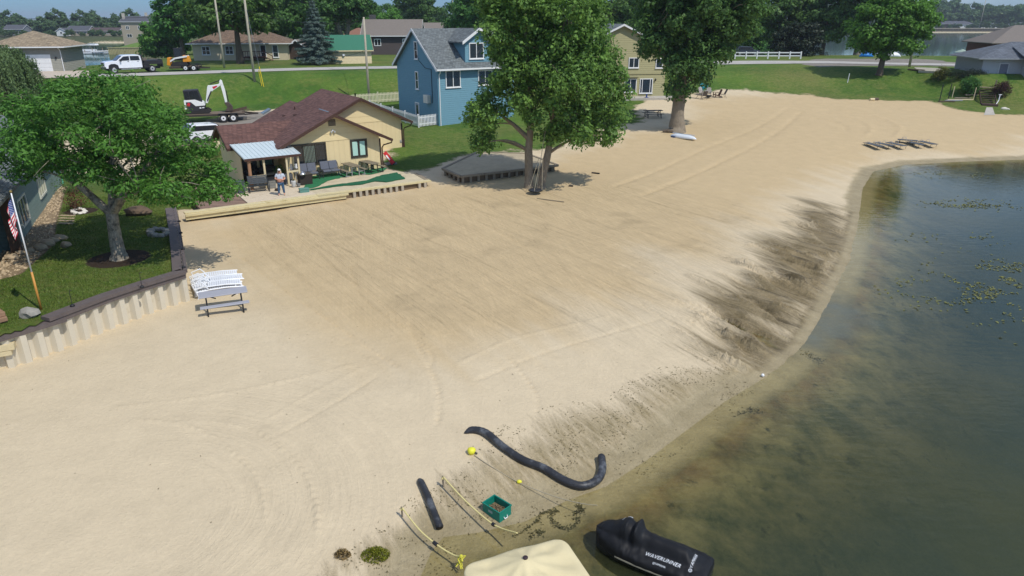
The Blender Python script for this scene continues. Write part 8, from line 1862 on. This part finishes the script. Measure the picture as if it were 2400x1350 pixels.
# boats, table and umbrella on the bay shore
def boat(label, px, py, D, L_, mat, flip=True, rz=0.0, name='rowing_boat'):
    p = at_y(px, py, D); zb = float(height(np.array([p[0]]), np.array([D]), False)[0]); g = empty(name, (p[0], D, max(zb, .05)), rz, label, 'boat'); m = MB(); vs = []; n = 16; s = 10
    for i in range(n):
        x = -1 + 2 * i / (n - 1); w_ = .8 * max(.05, 1 - abs(x) ** 3); h_ = .8 * max(.1, 1 - abs(x) ** 3)
        for j in range(s): a = math.pi * j / (s - 1); vs.append((x * L_ / 2, -w_ * math.cos(a), h_ * math.sin(a) ** .7))
    m.add(vs, [(i * s + j, (i + 1) * s + j, (i + 1) * s + j + 1, i * s + j + 1) for i in range(n - 1) for j in range(s - 1)] + [(i * s, i * s + s - 1, (i + 1) * s + s - 1, (i + 1) * s) for i in range(n - 1)] + [tuple(range(s)), tuple(range((n - 1) * s, n * s))])
    m.build('hull', mat, g, smooth=True); part(g, 'keel', mat, lambda m: m.box(-L_ * .3, L_ * .3, -.04, .04, .8, .86)); return g
boat('bright blue upturned boat on the bay shore left of the maple trunk', 2030, 133, 133, 2.6, M('bright_blue', S(30, 124, 200), .5)); boat('white upturned boat on the bay shore right of the maple trunk', 2090, 133, 133, 3.3, WHITEP)
p = at_y(1922, 134, 138); picnic('picnic_table', 'dark green picnic table at the bay shore by the leaning tree', (p[0], 138, 5.3), 0, M('dark_green_table', S(44, 62, 50), .7), DARKMET, 3.2, None, 3, w_=1.0)
p = at_y(2256, 118, 160); g = empty('parasol', (p[0], 160, 2.6), 0, 'grey-green parasol standing beyond the grass mound by the bay', 'parasol'); part(g, 'pole', DARKMET, lambda m: m.tube([(0, 0, -.5), (0, 0, 3.0)], .05, 6)); part(g, 'canopy', M('grey_green_canvas', S(150, 168, 152), .8), lambda m: m.lathe([(1.5, 2.5), (.05, 3.1)], n=8))
# channel, left: sea wall, boats, docks
s0, s1 = at_z(256, 128, 0), at_z(432, 127, 0); g = empty('sea_wall', (s0[0], s0[1], 0), math.atan2(s1[1] - s0[1], s1[0] - s0[0]), 'ribbed pale sea wall along the far side of the channel', 'wall'); WL = np.linalg.norm((s1 - s0)[:2]); SEAW = M('weathered_sheet_wall', S(170, 162, 118), .85, var=.15, dirt_shade=S(120, 112, 84), dscale=.6)
part(g, 'panel', SEAW, lambda m: [m.box(.52 * i, .52 * i + .3, -.16 , .2, -.4, 2.2) for i in range(int(WL / .52))] + [m.box(0, WL, .05, .3, -.4, 2.15)]); part(g, 'cap', SEAW, lambda m: m.box(-.2, WL + .2, -.3, .5, 2.2, 2.4))
mnd = at_z(345, 108, 2.4); m = MB(); vs = []; fs = []
for i in range(13):
    for j in range(25):
        r_ = i / 12; a = j / 24 * 6.2832; vs.append((mnd[0] + 17 * r_ * math.cos(a), mnd[1] + 16 + 15 * r_ * math.sin(a), 1.6 + 2.6 * (1 - r_ * r_)))
for i in range(12):
    for j in range(24): fs.append((i * 25 + j, (i + 1) * 25 + j, (i + 1) * 25 + j + 1, i * 25 + j + 1))
m.add(vs, fs); mo = m.build('grass_mound', M('mound_grass', S(96, 124, 48), .95, var=.2, scale=.6), smooth=True); tag(mo, kind='structure')
def pontoon(label, px, py, D, L_):
    p = at_y(px, py, D); g = empty('pontoon_boat', (p[0], D, .05), .1, label, 'boat'); part(g, 'pontoon', STEELGREY, lambda m: [m.tube([(-L_ / 2, y, .2), (L_ / 2, y, .2)], .35, 8) for y in (-.8, .8)]); part(g, 'deck', WHITEP, lambda m: (m.box(-L_ / 2, L_ / 2, -1.2, 1.2, .6, .7), m.box(-L_ / 2, L_ / 2, -1.2, -1.1, .7, 1.4)))
    part(g, 'canopy', WHITEP, lambda m: m.extr([(-L_ / 2, 2.7), (-L_ / 2 + .3, 3.2), (L_ / 2 - .3, 3.2), (L_ / 2, 2.7)], -1.4, 1.4, 'y')); part(g, 'post', STEELGREY, lambda m: [m.box(x - .04, x + .04, y - .04, y + .04, .7, 2.7) for x in (-L_ * .42, L_ * .42) for y in (-1.1, 1.1)])
pontoon('white-roofed pontoon boat moored in the channel', 203, 118, 268, 8.0)
for i, (a, b, L_, rz, lb) in enumerate([(222, 121, 9, .12, 'white floating dock reaching towards the pontoon boat'), (240, 112, 8, .6, 'sloping white gangway from the far bank to the dock')]):
    p = at_y(a, b, 262); g = empty('dock', (p[0], 262, .3 + i * .6), rz, lb, 'dock'); part(g, 'deck', WHITEP, lambda m: m.box(-L_ / 2, L_ / 2, -.7, .7, 0, .25)); part(g, 'pile', OLDWOOD, lambda m: [m.tube([(x, .8, -1.5), (x, .8, 1.2)], .12, 6) for x in (-L_ * .4, 0, L_ * .4)])
e0, e1_ = at_y(2150, 72, 655), at_y(2470, 72, 655); g = empty('sea_wall', (e0[0], 655, 0), 0, 'dark timber sea wall across the bay below the houses', 'wall'); part(g, 'panel', M('dark_timber_wall', S(86, 78, 68), .9, var=.2), lambda m: [m.box(1.4 * i, 1.4 * i + .9, -.3, .3, -.5, 3.2) for i in range(int((e1_[0] - e0[0]) / 1.4))]); part(g, 'cap', M('pale_cap_beam', S(168, 160, 142), .8), lambda m: m.box(0, e1_[0] - e0[0], -.6, .6, 3.2, 3.6))
# ---------------------------------------------------------------- pieces that stand apart become parts of their own
def split_islands(o):
    me = o.data; n = len(me.vertices); par = list(range(n))
    def find(a):
        while par[a] != a: par[a] = par[par[a]]; a = par[a]
        return a
    for e in me.edges:
        a, b = find(e.vertices[0]), find(e.vertices[1])
        if a != b: par[a] = b
    groups = {}
    for p in me.polygons: groups.setdefault(find(p.vertices[0]), []).append(p)
    if len(groups) < 2: return
    gl_ = list(groups.values())
    for gi, ps in enumerate(gl_):
        used = sorted({v for p in ps for v in p.vertices}); ix = {v: i for i, v in enumerate(used)}
        m2_ = bpy.data.meshes.new(o.name.split('.')[0]); m2_.from_pydata([me.vertices[v].co[:] for v in used], [], [[ix[v] for v in p.vertices] for p in ps])
        for mt in me.materials: m2_.materials.append(mt)
        for q, p in zip(m2_.polygons, ps): q.material_index = p.material_index; q.use_smooth = p.use_smooth
        if gi == 0: o.data = m2_
        else:
            c = bpy.data.objects.new(o.name.split('.')[0], m2_); col.objects.link(c); c.parent = o.parent; c.matrix_local = o.matrix_local.copy()
SPLIT = {'gable_board', 'downpipe', 'roof_vent', 'skylight', 'corner_board', 'wall_lamp', 'armrest', 'door_handle', 'work_light', 'side_window', 'cab_window', 'porch_rail'}
for o in list(col.objects):
    b_ = o.name.split('.')[0]
    if o.type == 'MESH' and o.parent is not None and (b_ in SPLIT or (b_ in ('leg', 'rail') and o.parent.name.split('.')[0] in ('plastic_chair', 'garden_chair', 'fire_pit', 'beach_lounger', 'side_table'))): split_islands(o)

# ---------------------------------------------------------------- the summer air
hm = bpy.data.materials.new('haze'); hm.use_nodes = True; ht = hm.node_tree; ht.nodes.clear()
pv = _n('ShaderNodeVolumePrincipled', ht); pv.inputs['Color'].default_value = (.82, .9, 1, 1); pv.inputs['Density'].default_value = .0002; pv.inputs['Anisotropy'].default_value = .2
ho = _n('ShaderNodeOutputMaterial', ht); ht.links.new(pv.outputs[0], ho.inputs['Volume'])
mb = MB(); mb.box(-3000, 3000, -60, 5300, -6, 40); tag(mb.build('haze', hm), kind='stuff')
